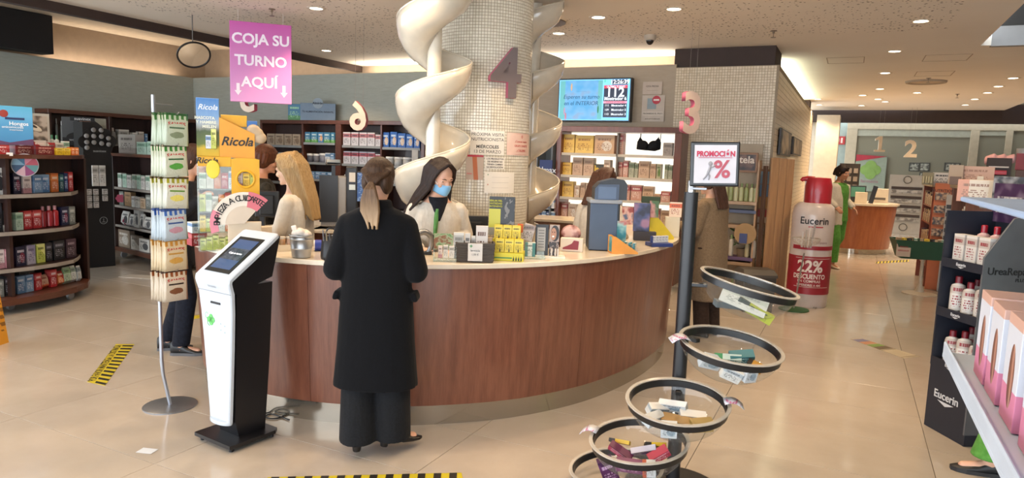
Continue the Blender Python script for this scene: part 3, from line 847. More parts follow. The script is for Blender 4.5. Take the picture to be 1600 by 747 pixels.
def skin_mat(c):
    N = NT('skin_%s' % c); co = N.coords('Object'); f = N.noise(co, 30, 3)
    base = rgb(c); N.set(N.ramp(f, [(.3, tuple(x*.93 for x in base[:3])+(1,)), (.7, base)]), .5)
    N.b.inputs['Subsurface Weight'].default_value = .08; N.b.inputs['Subsurface Radius'].default_value = (.01, .004, .002); return N.m
def cloth(c1, c2, rough=.85, scale=60, fold=.5):
    N = NT('cloth_%s' % c1); co = N.coords('Object'); f = N.noise(co, scale, 3); fo = N.noise(N.coords('Object', (1, 1, .35)), 5, 4, .6)
    N.set(N.ramp(f, [(.3, c1), (.7, c2)]), rough); N.bump(fo, fold, .03); N.b.inputs['Sheen Weight'].default_value = .03; N.b.inputs['Specular IOR Level'].default_value = .2; return N.m
def hair_mat(c1, c2, tip=None, zt=None):
    N = NT('hair_%s' % c1); co = N.coords('Object', (60, 60, 4)); f = N.noise(co, 2.2, 4, .6)
    c = N.ramp(f, [(.3, c1), (.7, c2)])
    if tip:
        tc = N.add('ShaderNodeTexCoord'); sp = N.add('ShaderNodeSeparateXYZ'); N.link(tc.outputs['Object'], sp.inputs[0])
        mr = N.add('ShaderNodeMapRange'); N.link(sp.outputs[2], mr.inputs[0]); mr.inputs[1].default_value = zt[0]; mr.inputs[2].default_value = zt[1]; mr.inputs[3].default_value = .85; mr.inputs[4].default_value = 0
        c = N.mix(mr.outputs[0], c, tip)
    N.set(c, .5); N.b.inputs['Specular IOR Level'].default_value = .25; N.bump(f, .5, .006); return N.m

def hand(mb, wrist, d, n, side=1, curl=.5, s=1.0):
    """palm and five separate fingers; d = direction of the fingers, n = back of the hand normal"""
    d = Vector(d).normalized(); n = Vector(n); n = (n-d*n.dot(d)).normalized(); w = d.cross(n)*side
    wr = Vector(wrist)
    M = Matrix((w, d, n)).transposed()
    ell_(mb, wr+d*.045*s, (.038*s, .052*s, .016*s), M, 16)
    for off, L in ((-.028, .052), (-.010, .068), (.010, .072), (.028, .064)):
        p = wr+w*off*s+d*.078*s; q = d.copy()
        for sg, f_ in enumerate((.45, .32, .23)):
            q = (q-n*(curl*(.35+.25*sg))).normalized(); p2 = p+q*L*f_*s
            cap_(mb, p, p2, .0088*s, .008*s, 8); p = p2
    p = wr+w*.030*s+d*.02*s; q = (w*.8+d*.7-n*.25).normalized(); p2 = p+q*.035*s; cap_(mb, p, p2, .011*s, .0095*s, 8)
    q = (d*.9+w*.2-n*.3*curl).normalized(); cap_(mb, p2, p2+q*.03*s, .0095*s, .008*s, 8)

DEF = dict(arm_r=((.205, -.03, 1.13), (.21, .14, .98)), arm_l=((-.205, -.03, 1.13), (-.21, .14, .98)),
           leg_r=((.09, 0, .9), (.095, .02, .49), (.1, -.02, .08)), leg_l=((-.09, 0, .9), (-.095, .02, .49), (-.1, -.02, .08)))
def person(label, loc, rz, H=1.65, skin='C99A80', pose=None, head_yaw=0, head_pitch=0, lean=0, width=1.0, voxel=.0075, group=None, curl=.6, name='person', hands=True):
    P = dict(DEF); P.update(pose or {})
    t = thing(name, label, 'person', loc, rz, group)
    t.scale = (H/1.7,)*3
    mb = MB(); W = width
    SH = Matrix.Translation((0, 0, .95)) @ Matrix.Rotation(-lean, 4, 'X') @ Matrix.Translation((0, 0, -.95))   # forward lean above the hips
    def U(p): return SH @ Vector(p)
    tor = MB(); rings_(tor, [(0, 0, .80, .10, .08), (0, 0, .84, .15*W, .105), (0, -.005, .92, .168*W, .115), (0, 0, 1.05, .13*W, .09), (0, 0, 1.2, .145*W, .1), (0, -.005, 1.3, .155*W, .1), (0, -.01, 1.36, .125*W, .075), (0, -.01, 1.42, .075, .062), (0, -.002, 1.45, .054, .056)])
    tor.v = [tuple(SH @ Vector(v)) if v[2] > .95 else v for v in tor.v]
    mb.add(tor.v, tor.f)
    cap_(mb, U((0, -.005, 1.40)), U((0, .012, 1.52)), .054, .05)
    # head
    hc = U((0, .02, 1.50)); HM = Matrix.Rotation(-lean*.3, 4, 'X') @ Matrix.Rotation(head_yaw, 4, 'Z') @ Matrix.Rotation(-head_pitch, 4, 'X')
    HX = Matrix.Translation(hc) @ HM
    hd = MB()
    ell_(hd, (0, -.004, .1), (.074, .092, .096)); ell_(hd, (0, .02, .055), (.062, .075, .075)); ell_(hd, (0, .045, .005), (.042, .048, .038))
    ell_(hd, (0, .082, .092), (.05, .018, .02))                                   # brow
    cap_(hd, (0, .092, .082), (0, .112, .050), .009, .013, 10); ell_(hd, (0.011, .1, .046), (.008, .01, .007)); ell_(hd, (-.011, .1, .046), (.008, .01, .007))
    ell_(hd, (0, .088, .02), (.025, .012, .006)); ell_(hd, (0, .086, .01), (.022, .012, .007)); ell_(hd, (0, .084, -.018), (.02, .016, .014))
    for s in (-1, 1):
        ell_(hd, (s*.034, .072, .045), (.022, .02, .022)); ell_(hd, (s*.076, -.005, .07), (.008, .018, .03))
    hd.v = [tuple(HX @ Vector(v)) for v in hd.v]; mb.add(hd.v, hd.f)
    # limbs
    for s, ak, lk in ((1, 'arm_r', 'leg_r'), (-1, 'arm_l', 'leg_l')):
        sh = U((s*.15*W, -.01, 1.315)); el, wr = P[ak][:2]; el, wr = Vector(el), Vector(wr)
        chain(mb, [sh, el, wr], [.044, .038, .026])
        if hands:
            d = P[ak][2] if len(P[ak]) > 2 else (wr-el); nn = P[ak][3] if len(P[ak]) > 3 else (s*.6, 0, 1)
            hand(mb, wr, d, nn, side=-s, curl=curl)
        hip, kn, an = [Vector(q) for q in P[lk]]
        chain(mb, [hip, kn, an], [.088, .056, .04])
        fd = Vector(P['foot_%s' % ('r' if s > 0 else 'l')]) if ('foot_%s' % ('r' if s > 0 else 'l')) in P else Vector((s*.15, 1, 0))
        fd.normalize(); cap_(mb, an+Vector((0, 0, -.035)), an+fd*.13+Vector((0, 0, -.05)), .036, .026)
    body = remeshed(mb, 'body', skin_mat(skin), t, voxel, 2)
    me_ = mat('C4BAB0', .7); mi_ = mat('1E1510', .5)
    for s in (-1, 1):
        e = MB(); ell_(e, (s*.031, .0785, .078), (.012, .007, .0052), n=12); e.v = [tuple(HX @ Vector(v)) for v in e.v]; eo = e.build('eye', me_, t, smooth=True)
        e = MB(); ell_(e, (s*.031, .0855, .078), (.0078, .0028, .0054), n=10); e.v = [tuple(HX @ Vector(v)) for v in e.v]; e.build('iris', mi_, eo, smooth=True)
        e = MB(); e.tube([HX @ Vector((s*x, y, z)) for x, y, z in ((.014, .0955, .094), (.028, .0965, .100), (.044, .0875, .096))], [.0028, .0036, .0018], 6); e.build('eyebrow', mat('3A261A', .8), t, smooth=True)
    e = MB(); e.loft([[HX @ Vector((x, .101-abs(x)*abs(x)*12, .0145+dz*(1-abs(x)/.024))) for x in np.linspace(-.022, .022, 9)] for dz in (-.0065, .0, .0065)], closed=False, cap=False)
    e.build('lips', mat('A5564C', .45), t, smooth=True, solid=.003)
    return dict(t=t, U=U, SH=SH, HX=HX, P=P, W=W)

def sleeve(mb, p, s, r=(.062, .056, .045), to=.93):
    ak = 'arm_r' if s > 0 else 'arm_l'
    sh = p['U']((s*.158*p['W'], -.01, 1.325)); el, wr = Vector(p['P'][ak][0]), Vector(p['P'][ak][1])
    chain(mb, [sh, el, el+(wr-el)*to], r)
def coat(p, m_, hem, rings, name='coat', r=(.057, .054, .044), voxel=.009, to=.93, smooth=4, extra=None):
    mb = MB(); rr = MB(); rings_(rr, rings)
    rr.v = [tuple(p['SH'] @ Vector(v)) if v[2] > .95 else v for v in rr.v]
    mb.add(rr.v, rr.f)
    for s in (-1, 1): sleeve(mb, p, s, r, to)
    if extra: extra(mb)
    return remeshed(mb, name, m_, p['t'], voxel, smooth)
def trousers(p, m_, r=(.105, .08, .075), to=1.0, name='trousers', waist=True, top=.98):
    mb = MB()
    if waist: rings_(mb, [(0, 0, .80, .15*p['W'], .1), (0, 0, .92, .18*p['W'], .125), (0, 0, top, .165*p['W'], .115)])
    for lk in ('leg_r', 'leg_l'):
        hip, kn, an = [Vector(q) for q in p['P'][lk]]
        rr = MB(); pts = [hip, kn, kn+(an-kn)*to]
        R = []
        for q, rad in zip((hip, (hip+kn)/2, kn, (kn+an)/2, kn+(an-kn)*to), (r[0], (r[0]+r[1])/2, r[1], (r[1]+r[2])/2, r[2])):
            R.append([Vector((q.x+rad*cos(a), q.y+rad*1.1*sin(a), q.z)) for a in np.linspace(0, 2*pi, 20, endpoint=False)])
        mb.loft(R[::-1])
    return remeshed(mb, name, m_, p['t'], .009, 2)
def shoes(p, m_, kind='shoe', h=.0, sole=None, sz=1.0):
    out = []
    for s, k_ in ((1, 'r'), (-1, 'l')):
        an = Vector(p['P']['leg_'+k_][2]); fd = Vector(p['P'].get('foot_'+k_, (s*.15, 1, 0))); fd.normalize(); w = Vector((fd.y, -fd.x, 0))
        gz = an.z-.08
        mb = MB(); R = []
        prof = [(-.075, .028, .07+h*1.0, 0), (-.05, .036, .095+h, 0), (0, .036, .085+h*.8, 0), (.06, .042, .055+h*.3, 0), (.12, .045, .04, 0), (.165, .034, .032, 0), (.19, .014 if kind != 'pump' else .006, .022, 0)]
        for y, hw, top, _ in prof:
            c = Vector((an.x, an.y, gz))+fd*y*sz; zb = 0 if kind != 'pump' else (h*.8 if y < 0.03 else 0)
            R.append([c+w*(hw*math.copysign(abs(cos(a))**.8, cos(a)))+Vector((0, 0, zb+.004+(top-zb-.004)*(.5+.5*sin(a)))) for a in np.linspace(0, 2*pi, 16, endpoint=False)])
        mb.loft(R)
        if kind == 'pump': mb.cyl(Vector((an.x, an.y, gz))-fd*.05, Vector((an.x, an.y, gz+.05))-fd*.045, .022, .03)
        o = remeshed(mb, 'shoe', m_, p['t'], .005, 2)
        if sole:
            sb = MB(); sb.loft([[Vector((an.x, an.y, gz))+fd*y*sz+w*(hw*1.06*sg)+Vector((0, 0, zz)) for sg, zz in ((-1, 0), (1, 0), (1, .022), (-1, .022))] for y, hw, top, _ in prof]); sb.build('sole', sole, o)
        out.append(o)
    return out
def bob(p, m_, length=.0, back=.0, front=True, vol=1.0, name='hair', strands=None, seed=1, voxel=.006, cut_face=True, cy=-.010, fringe=True):
    """hair: scalp cap plus locks; strands = list of (polyline in head space, r0, r1)"""
    mb = MB(); v = vol
    ell_(mb, (0, cy, .116), (.088*v, .100*v, .098*v))
    for s in (-1, 1): ell_(mb, (s*.055, -.03, .07), (.032*v, .065*v, .07*v))
    if fringe: ell_(mb, (0, .06, .158), (.055, .035, .026))
    rnd = random.Random(seed)
    for pts, r0, r1 in (strands or []):
        pts = [Vector(q)+Vector((rnd.uniform(-.003, .003),)*3) for q in pts]; n_ = len(pts)
        for i in range(n_-1): cap_(mb, pts[i], pts[i+1], r0+(r1-r0)*i/(n_-1), r0+(r1-r0)*(i+1)/(n_-1), 8)
    return remeshed(mb, name, m_, p['t'], voxel, 2, xf=p['HX'])

# --- customer in the long black coat ------------------------------------
def near_base(): return c2w(-.715, 3.62)
p = person('woman with ponytail in long black coat standing at the counter, seen from behind', near_base(), YAW, 1.60,
           skin='D0A288', pose=dict(arm_r=((.226, -.04, 1.08), (.19, .19, 1.10)), arm_l=((-.226, -.04, 1.08), (-.19, .19, 1.10)),
           leg_r=((.085, 0, .9), (.095, .01, .49), (.1, .0, .12)), leg_l=((-.085, 0, .9), (-.095, .0, .49), (-.085, -.06, .12)), foot_r=(.9, .55, 0), foot_l=(-.05, 1, 0)), head_yaw=-.12, head_pitch=.12, voxel=.007)
M_COAT = cloth('07080B', '0B0D12', 1.0, 120, .35)
def collar(mb):
    rings_(mb, [(0, -.02, 1.40, .10, .08), (0, -.02, 1.45, .085, .078), (0, -.012, 1.475, .078, .072)], 20, 2)
    for s in (-1, 1): mb.box((s*.222, .0, .93), (.03, .13, .055), rz=0, ry=-s*.35, ch=.006)
coat(p, M_COAT, .33, [(0, .0, .405, .245, .16), (0, 0, .45, .24, .155), (0, 0, .65, .222, .145), (0, 0, .85, .21, .138), (0, 0, 1.0, .198, .13), (0, -.005, 1.15, .198, .125), (0, -.01, 1.28, .208, .122), (0, -.012, 1.345, .2, .11), (0, -.014, 1.395, .165, .09), (0, -.014, 1.425, .11, .075)], r=(.072, .07, .06), extra=collar)
trousers(p, cloth('101114', '181A1E', .9, 80, .6), r=(.1, .1, .108), to=1.08)
shoes(p, mat('0D0D0F', .35), 'pump', h=.05)
S = []
for a in np.linspace(-.9, .9, 9):      # swept back to the band
    S.append((((.07*sin(a*1.3), .03-.02*abs(a), .19-.03*abs(a)), (.085*sin(a*1.25), -.07, .15-.03*abs(a)), (.05*sin(a), -.112, .085), (.012*sin(a), -.125, .048)), .016, .012))
bob(p, hair_mat('2A1C14', '4A3424'), vol=1.0, strands=S, voxel=.005)
S = []
for i, a in enumerate(np.linspace(-1, 1, 9)):
    for dy in (0, .014):
        S.append((((.008*a, -.125-dy, .05), (.026*a, -.145-dy, .015), (.044*a, -.14-dy, -.045), (.048*a, -.128-dy, -.1), (.030*a+.01, -.12-dy, -.155-.02*(i % 3))), .010, .0055))
mbp = MB()
rnd = random.Random(4)
for pts, r0, r1 in S:
    for i in range(4): cap_(mbp, pts[i], pts[i+1], r0+(r1-r0)*i/4, r0+(r1-r0)*(i+1)/4, 8)
remeshed(mbp, 'ponytail', hair_mat('4A3626', '6E5640', 'A78E70', (1.34, 1.50)), p['t'], .0045, 1, xf=p['HX'])
e = MB(); e.lathe([(.017, -.006), (.021, 0), (.017, .006)], (0, 0, 0), 16, M=Matrix.Rotation(1.2, 4, 'X')); e.v = [tuple(p['HX'] @ (Vector(v)+Vector((0, -.13, .048)))) for v in e.v]; e.build('hair_band', mat('1A1A1C', .6), p['t'], smooth=True)
def rub(): pass

def lab_coat(p, m_, hem=.55, top=True):
    def col(mb): rings_(mb, [(0, -.01, 1.38, .1, .075), (0, -.01, 1.43, .07, .062)], 20, 2)
    return coat(p, m_, hem, [(0, 0, hem, .2*p['W'], .14), (0, 0, .85, .192*p['W'], .135), (0, 0, 1.02, .162*p['W'], .12), (0, 0, 1.18, .172*p['W'], .122), (0, -.005, 1.27, .178*p['W'], .116), (0, -.01, 1.34, .155*p['W'], .1), (0, -.012, 1.39, .10*p['W'], .075)], name='lab_coat', extra=col, smooth=2)
M_LAB = cloth('C2BBB0', 'CDC6BB', .8, 40, 1.0)

# --- masked pharmacist at the front counter ------------------------------
pos = c2w(-.53, 4.72)
p = person('pharmacist with long dark hair and blue face mask looking down behind the counter', pos, YAW+pi+.25, 1.62, skin='D2A38A',
           pose=dict(arm_r=((.22, .02, 1.14), (.14, .24, 1.06)), arm_l=((-.22, .02, 1.14), (-.1, .26, 1.06))), head_yaw=.42, head_pitch=.34, lean=.16)
lab_coat(p, M_LAB)
# green tunic collar showing at the neck
mb = MB(); rings_(mb, [(.03, .035, 1.10, .022, .1), (.02, .035, 1.28, .022, .1), (.012, .03, 1.36, .02, .08)]); mb.v = [tuple(p['SH'] @ Vector(v)) for v in mb.v]
remeshed(mb, 'green_tunic', cloth('4C7E44', '5E9254', .8, 40, .4), p['t'], .007, 1)
mb = MB(); rings_(mb, [(0, .03, 1.27, .012, .095), (0, .025, 1.34, .05, .088), (0, .012, 1.40, .072, .066), (0, 0, 1.43, .07, .064)]); mb.v = [tuple(p['SH'] @ Vector(v)) for v in mb.v]; remeshed(mb, 'dark_collar', cloth('14161C', '1E2128', .8, 40, .4), p['t'], .007, 1)
S = []
for s in (-1, 1):
    for i, a in enumerate(np.linspace(0, 1, 8)):
        S.append((((s*.01, .07-.12*a, .195), (s*(.062+.008*a), .062-.13*a, .15), (s*(.083-.004*a), .042-.115*a, .08), (s*(.084), .024-.1*a, .0), ((.115, -.02-.08*a, -.10) if s > 0 else (-.082, .05-.09*a, -.10)), ((.17, -.03-.07*a, -.19-.008*i) if s > 0 else (-.07, .075-.08*a, -.24-.008*i))), .014, .012))
for a in np.linspace(-1, 1, 7): S.append((((.06*a, -.06, .17), (.075*a, -.1, .1), (.075*a, -.1, 0), (.085*a, -.09, -.14)), .02, .014))
bob(p, hair_mat('120C0B', '33231E'), strands=S, cy=-.027, fringe=False, vol=.98)
# face mask
mk = MB(); rows = []
for j, v in enumerate(np.linspace(0, 1, 7)):
    z = .062-.088*v; half = .062-.012*abs(v-.45); rows.append([Vector((half*u_, .1+.018*cos(u_*pi/2)+(.010*sin(v*pi))-.07*abs(u_)**2.4-.014*v, z-(.012*abs(u_) if v < .2 else -.006*abs(u_)))) for u_ in np.linspace(-1, 1, 13)])
mk.loft(rows, closed=False, cap=False); mk.v = [tuple(p['HX'] @ Vector(v)) for v in mk.v]
mo = mk.build('face_mask', mat('7FB4DC', .7), p['t'], smooth=True, solid=.003)
for s in (-1, 1):
    e = MB(); e.tube([p['HX'] @ Vector(q) for q in ((s*.056, .062, .05), (s*.072, .03, .068), (s*.083, .0, .08))], .0015, 5); e.build('ear_loop', mat('E8EEF2', .6), mo)

# --- blonde pharmacist seen from behind and left --------------------------
pos = c2w(-1.57, 4.98)
p = person('pharmacist with long straight blonde hair in white coat, turned to the left', pos, YAW+1.45, 1.61, skin='D6AE94',
           pose=dict(arm_r=((.2, .03, 1.12), (.16, .25, 1.06)), arm_l=((-.2, .05, 1.12), (-.15, .28, 1.07))), head_yaw=-.1, head_pitch=.18, lean=.05)
lab_coat(p, M_LAB)
S = []
for s in (-1, 1):
    for i, a in enumerate(np.linspace(0, 1, 9)):
        S.append((((s*.012, .065-.14*a, .195), (s*.066, .045-.13*a, .15), (s*.086, .012-.1*a, .08), (s*(.09-.02*a), -.02-.1*a, -.02), (s*(.085-.03*a), -.05-.1*a, -.14), (s*(.07-.03*a), -.08-.08*a, -.28-.02*(i % 3))), .015, .008))
for a in np.linspace(-1, 1, 8): S.append((((.06*a, -.07, .17), (.075*a, -.11, .1), (.075*a, -.13, -.02), (.07*a, -.15, -.18), (.055*a, -.15, -.33)), .02, .010))
bob(p, hair_mat('7E6238', 'B39870', 'A88556', (1.1, 1.6)), strands=S)

# --- older customer with short auburn hair -------------------------------
pos = c2w(-2.26, 6.05)
p = person('older woman with short auburn hair and dark patterned jacket beyond the counter', pos, YAW-.9, 1.66, skin='C98F72',
           pose=dict(arm_r=((.2, .05, 1.12), (.15, .3, 1.12)), arm_l=((-.2, .05, 1.12), (-.12, .3, 1.1))), head_pitch=.15, head_yaw=-.25, lean=.08, width=1.12)
coat(p, cloth('14130F', '3A352C', .8, 26, .8), .6, [(0, 0, .6, .2, .15), (0, 0, .9, .2, .15), (0, 0, 1.1, .185, .14), (0, 0, 1.28, .2, .13), (0, -.01, 1.37, .18, .11), (0, -.01, 1.41, .12, .08)], name='jacket')
S = [(((.05*cos(a), -.02+.06*sin(a), .17), (.09*cos(a), -.03+.09*sin(a), .12), (.085*cos(a), -.03+.09*sin(a), .05 if sin(a) < .6 else .11)), .022, .016) for a in np.linspace(.3, 2*pi+.1, 16)]
bob(p, hair_mat('3A1E12', '6A3C24'), strands=S, vol=1.1)
trousers(p, cloth('22242C', '2A2D36', .9, 40, .4)); shoes(p, mat('18181A', .5))

# --- customer in dark clothes behind the rack ----------------------------
pos = c2w(-2.62, 5.28)
p = person('customer with dark brown hair in navy jacket and black lace shoes behind the sweet rack', pos, YAW-1.35, 1.66, skin='C99A80',
           pose=dict(arm_r=((.2, .08, 1.14), (.1, .2, 1.25)), arm_l=((-.2, .08, 1.14), (-.05, .2, 1.2)),
                     leg_r=((.085, .0, .9), (.07, .10, .49), (.04, .04, .08)), leg_l=((-.085, 0, .9), (-.05, .04, .5), (-.12, -.10, .08)), foot_r=(.1, 1, 0), foot_l=(-.15, 1, 0)), head_pitch=.1, lean=.22, width=1.08)
coat(p, cloth('14161E', '1E212B', .8, 50, .8), .7, [(0, 0, .72, .195, .15), (0, 0, .9, .2, .155), (0, 0, 1.1, .185, .145), (0, 0, 1.28, .2, .135), (0, -.01, 1.37, .18, .11), (0, -.01, 1.42, .12, .085)], name='jacket')
S = [(((.05*a, -.04, .18), (.08*a, -.09, .1), (.08*a, -.1, 0), (.07*a, -.1, -.1)), .024, .018) for a in np.linspace(-1, 1, 7)]
bob(p, hair_mat('26160F', '4A2E20'), strands=S)
trousers(p, cloth('10131C', '1A1E2A', .9, 40, .6), r=(.1, .07, .062), to=1.0); shoes(p, mat('16181C', .45), 'shoe', h=.035, sole=mat('55565A', .7))

# --- pharmacist on the right, seen from behind ---------------------------
pos = c2w(.70, 5.62)
p = person('pharmacist with brown hair and white coat bent over behind the blue cash machine', pos, YAW-.55, 1.58, skin='CFA28A',
           pose=dict(arm_r=((.2, .05, 1.12), (.15, .28, 1.05)), arm_l=((-.21, .02, 1.1), (-.15, .25, 1.03))), head_pitch=.35, head_yaw=-.2, lean=.12, width=1.05)
lab_coat(p, M_LAB)
S = [(((.05*a, -.03, .185), (.085*a, -.085, .12), (.088*a, -.1, .02), (.09*a, -.1, -.1), (.085*a-.02, -.1, -.17)), .024, .015) for a in np.linspace(-1, 1, 9)]
bob(p, hair_mat('2E1B14', '54372A'), strands=S)

# --- customer in beige coat ----------------------------------------------
pos = c2w(1.88, 6.45)
p = person('customer with long dark hair in beige coat standing beyond the promotion stand', pos, YAW+.75, 1.58, skin='CFA28A',
           pose=dict(arm_r=((.23, .03, 1.1), (.18, .26, 1.06)), arm_l=((-.23, .05, 1.1), (-.15, .28, 1.12), (-.3, 1, .2))), head_pitch=.2, lean=.06, width=1.12)
coat(p, cloth('6B5A47', '7C6A55', .9, 70, .8), .3, [(0, .0, .38, .2, .16), (0, 0, .6, .205, .16), (0, 0, .9, .2, .155), (0, 0, 1.1, .19, .145), (0, 0, 1.28, .2, .135), (0, -.01, 1.37, .18, .11), (0, -.01, 1.42, .12, .085)], r=(.08, .072, .056))
S = [(((.05*a, -.03, .185), (.085*a, -.085, .12), (.088*a, -.11, .02), (.09*a, -.12, -.1), (.08*a, -.125, -.2)), .022, .014) for a in np.linspace(-1, 1, 9)]
bob(p, hair_mat('33201A', '5C4034'), strands=S)
trousers(p, cloth('2A1E18', '382A22', .9, 40, .5)); shoes(p, mat('201814', .5))

# --- far pharmacist in green ----------------------------------------------
pos = c2w(5.36, 11.35)
p = person('far pharmacist in bright green scrubs carrying a white coat over one side, walking', pos, YAW+pi+.35, 1.70, skin='B98468',
           pose=dict(arm_r=((.23, .02, 1.12), (.2, .16, 1.02)), arm_l=((-.22, -.04, 1.12), (-.22, .12, 1.0)),
                     leg_r=((.085, 0, .9), (.1, .1, .5), (.07, .06, .08)), leg_l=((-.085, 0, .9), (-.08, .0, .49), (-.04, -.2, .13))), head_pitch=.18, head_yaw=.25)
M_SCRUB = cloth('4A8236', '5C9646', .85, 40, .8)
coat(p, M_SCRUB, .8, [(0, 0, .78, .19, .14), (0, 0, .95, .18, .13), (0, 0, 1.1, .16, .12), (0, 0, 1.25, .175, .12), (0, -.01, 1.36, .17, .1), (0, -.01, 1.41, .1, .075)], name='tunic', to=.35)
trousers(p, M_SCRUB, r=(.105, .085, .078), to=.95)
mb = MB(); rings_(mb, [(.09, .05, .72, .13, .10), (.1, .04, .95, .13, .11), (.1, .03, 1.15, .11, .12), (.1, .0, 1.35, .085, .1), (.1, -.01, 1.40, .06, .06)]); sleeve(mb, p, 1, (.068, .06, .05), .9); 
remeshed(mb, 'white_coat', M_LAB, p['t'], .01, 3)
mb = MB(); sh = None; el, wr = Vector(p['P']['arm_l'][0]), Vector(p['P']['arm_l'][1]); chain(mb, [p['U']((-.165, -.01, 1.33)), el, el+(wr-el)*.8], (.062, .056, .05)); remeshed(mb, 'white_sleeve', M_LAB, p['t'], .009, 2)
shoes(p, mat('B8A898', .6))
S = [(((.05*a, -.03, .185), (.075*a, -.085, .12), (.05*a, -.11, .05)), .022, .018) for a in np.linspace(-1, 1, 7)]+[(((0, -.1, .06), (0, -.13, .03)), .035, .03)]
bob(p, hair_mat('140D0B', '2A1C18'), strands=S, vol=1.0)
# glasses
mb = MB()
for s in (-1, 1): mb.tube([p['HX'] @ Vector((s*.032+.021*cos(a), .1, .077+.017*sin(a))) for a in np.linspace(0, 2*pi, 14, endpoint=False)], .0014, 5, closed=True)
mb.build('glasses', mat('D8D8D8', .3), p['t'])

# --- person cut off by the right edge -------------------------------------
pos = c2w(2.92, 3.42)
p = person('person in green trousers and black shoes at the lower right, hidden by the shelf', pos, YAW+1.35, 1.68, skin='CFA28A', pose=dict(arm_r=((.24, -.05, 1.1), (.24, -.02, .85)), arm_l=((-.24, -.05, 1.1), (-.24, -.02, .85)), leg_r=((.09, 0, .9), (.1, .2, .5), (.1, .30, .08))))
coat(p, M_SCRUB, .8, [(0, 0, .78, .19, .14), (0, 0, .95, .18, .13), (0, 0, 1.1, .16, .12), (0, 0, 1.25, .175, .12), (0, -.01, 1.36, .17, .1), (0, -.01, 1.41, .1, .075)], name='tunic')
trousers(p, M_SCRUB, r=(.105, .085, .1), to=.95); shoes(p, mat('1A1A1C', .5), 'shoe', sole=mat('222224', .6))
bob(p, hair_mat('26160F', '4A2E20'))
# ================================================================== left side of the shop
def proj(P):
    q = np.array([P[0], P[1], P[2]-CAM_H]); zz = q@AX_F
    return 800+F_PX*(q@AX_R)/zz, 373.5+F_PX*(q@AX_D)/zz
def on_line(px_, p0, p1, z):
    """ground point where the sight line through pixel column px_ crosses the line p0-p1 (at height z)"""
    p0 = Vector((p0[0], p0[1])); p1 = Vector((p1[0], p1[1])); y = proj((*((p0+p1)/2), z))[1]; t = .5
    for _ in range(4):
        r = ray(px_, y); d = p1-p0; den = d.x*r[1]-d.y*r[0]
        t = (p0.y*r[0]-p0.x*r[1])/den; q = p0+d*t; y = proj((q.x, q.y, z))[1]
    return q
def row_px(p0, p1, z, items, where, group, seed=0, ky=None):
    """items: (x0, x1, kind, desc, mat, h, depth[, capmat]) with x in photo pixels"""
    out = []; rnd = random.Random(seed+int(z*77)+len(items))
    d = (Vector(p1)-Vector(p0)).normalized(); n = Vector((-d.y, d.x)); rz = atan2(d.y, d.x)
    if n.dot(Vector(p0[:2])) < 0: n = -n
    for k_, it in enumerate(items):
        x0, x1, kind, desc, m_, h, dep = it[:7]
        a = on_line(x0, p0, p1, z); b_ = on_line(x1, p0, p1, z); w = (b_-a).length*.96; c = (a+b_)/2
        if kind in ('bottle', 'tub'): dep = w
        c = c+n*(dep/2+rnd.uniform(.004, .014))
        lab = '%s, %s from left %s' % (desc, ORD[k_ % 20], where)
        out.append(product(kind, desc, m_, (c.x, c.y, z), rz+rnd.uniform(-.04, .04), w, dep, h, lab, group, capm=it[7] if len(it) > 7 else None))
    return out
PK = dict(
    white=pack('DAD8D2', 'B8B6B0', '77756F', 0), wgreen=pack('D8DAD2', '7FA58C', '66706A', 0), wpink=pack('DDD0CC', 'B9858C', '7A6A6A', 1), wblue=pack('D5DAE0', '6F93BD', '5E6A7A', 0),
    blue=pack('4F79A8', '7FA3C6', 'D8E2EC', 2), lblue=pack('7A9BBE', '5A7FA8', 'DDE6EE', 0), dblue=pack('1F3566', '3E64A0', 'D0DAEA', 3), navy=pack('1C1E3E', '7A2440', 'C9C9D8', 3),
    red=pack('A8262C', 'C95858', 'F0DCDC', 0), dred=pack('6A1A1E', '8E2A2E', 'D9B0A0', 0), orange=pack('C96A2E', 'E08A48', 'F4E2D0', 0), yellow=pack('D9B52A', 'E8CE5A', '7A5E10', 0), lime=pack('B9C25A', 'D8DA8A', '5A6020', 2),
    black=pack('17171B', '2E2E36', '8A8A92', 0), plum=pack('33202A', '4A3440', '9A8A92', 2), grey=pack('6F736E', '8C908A', 'C9CBC6', 0), teal=pack('1C4A52', '2F6A70', 'C0D6D6', 0), mint=pack('B9D2C2', '8FB59E', '5A7A68', 0),
    beige=pack('CDB59A', 'B89878', '7A6048', 3), kraft=pack('A98C6A', '8E7250', '5E4A34', 1), lav=pack('A9A4B4', '8A84A0', '55506A', 2), pinkp=pack('C98A96', 'DDB0B8', '7A4450', 0), purple=pack('4A2A6A', '7A4A9A', 'D8C8E8', 2))
M_DWOOD = wood('2A1713', '38201A', .45, 'Z', 1.0, .15); M_DWOODX = wood('4E2B1E', '5E3526', .4, 'Y', 1.0, .2)
M_STRIP = mat('8E8780', .5)
M_METAL = mat('9FA2A6', .3, 1.0); M_CASTOR = mat('8C8C8E', .35, .3)

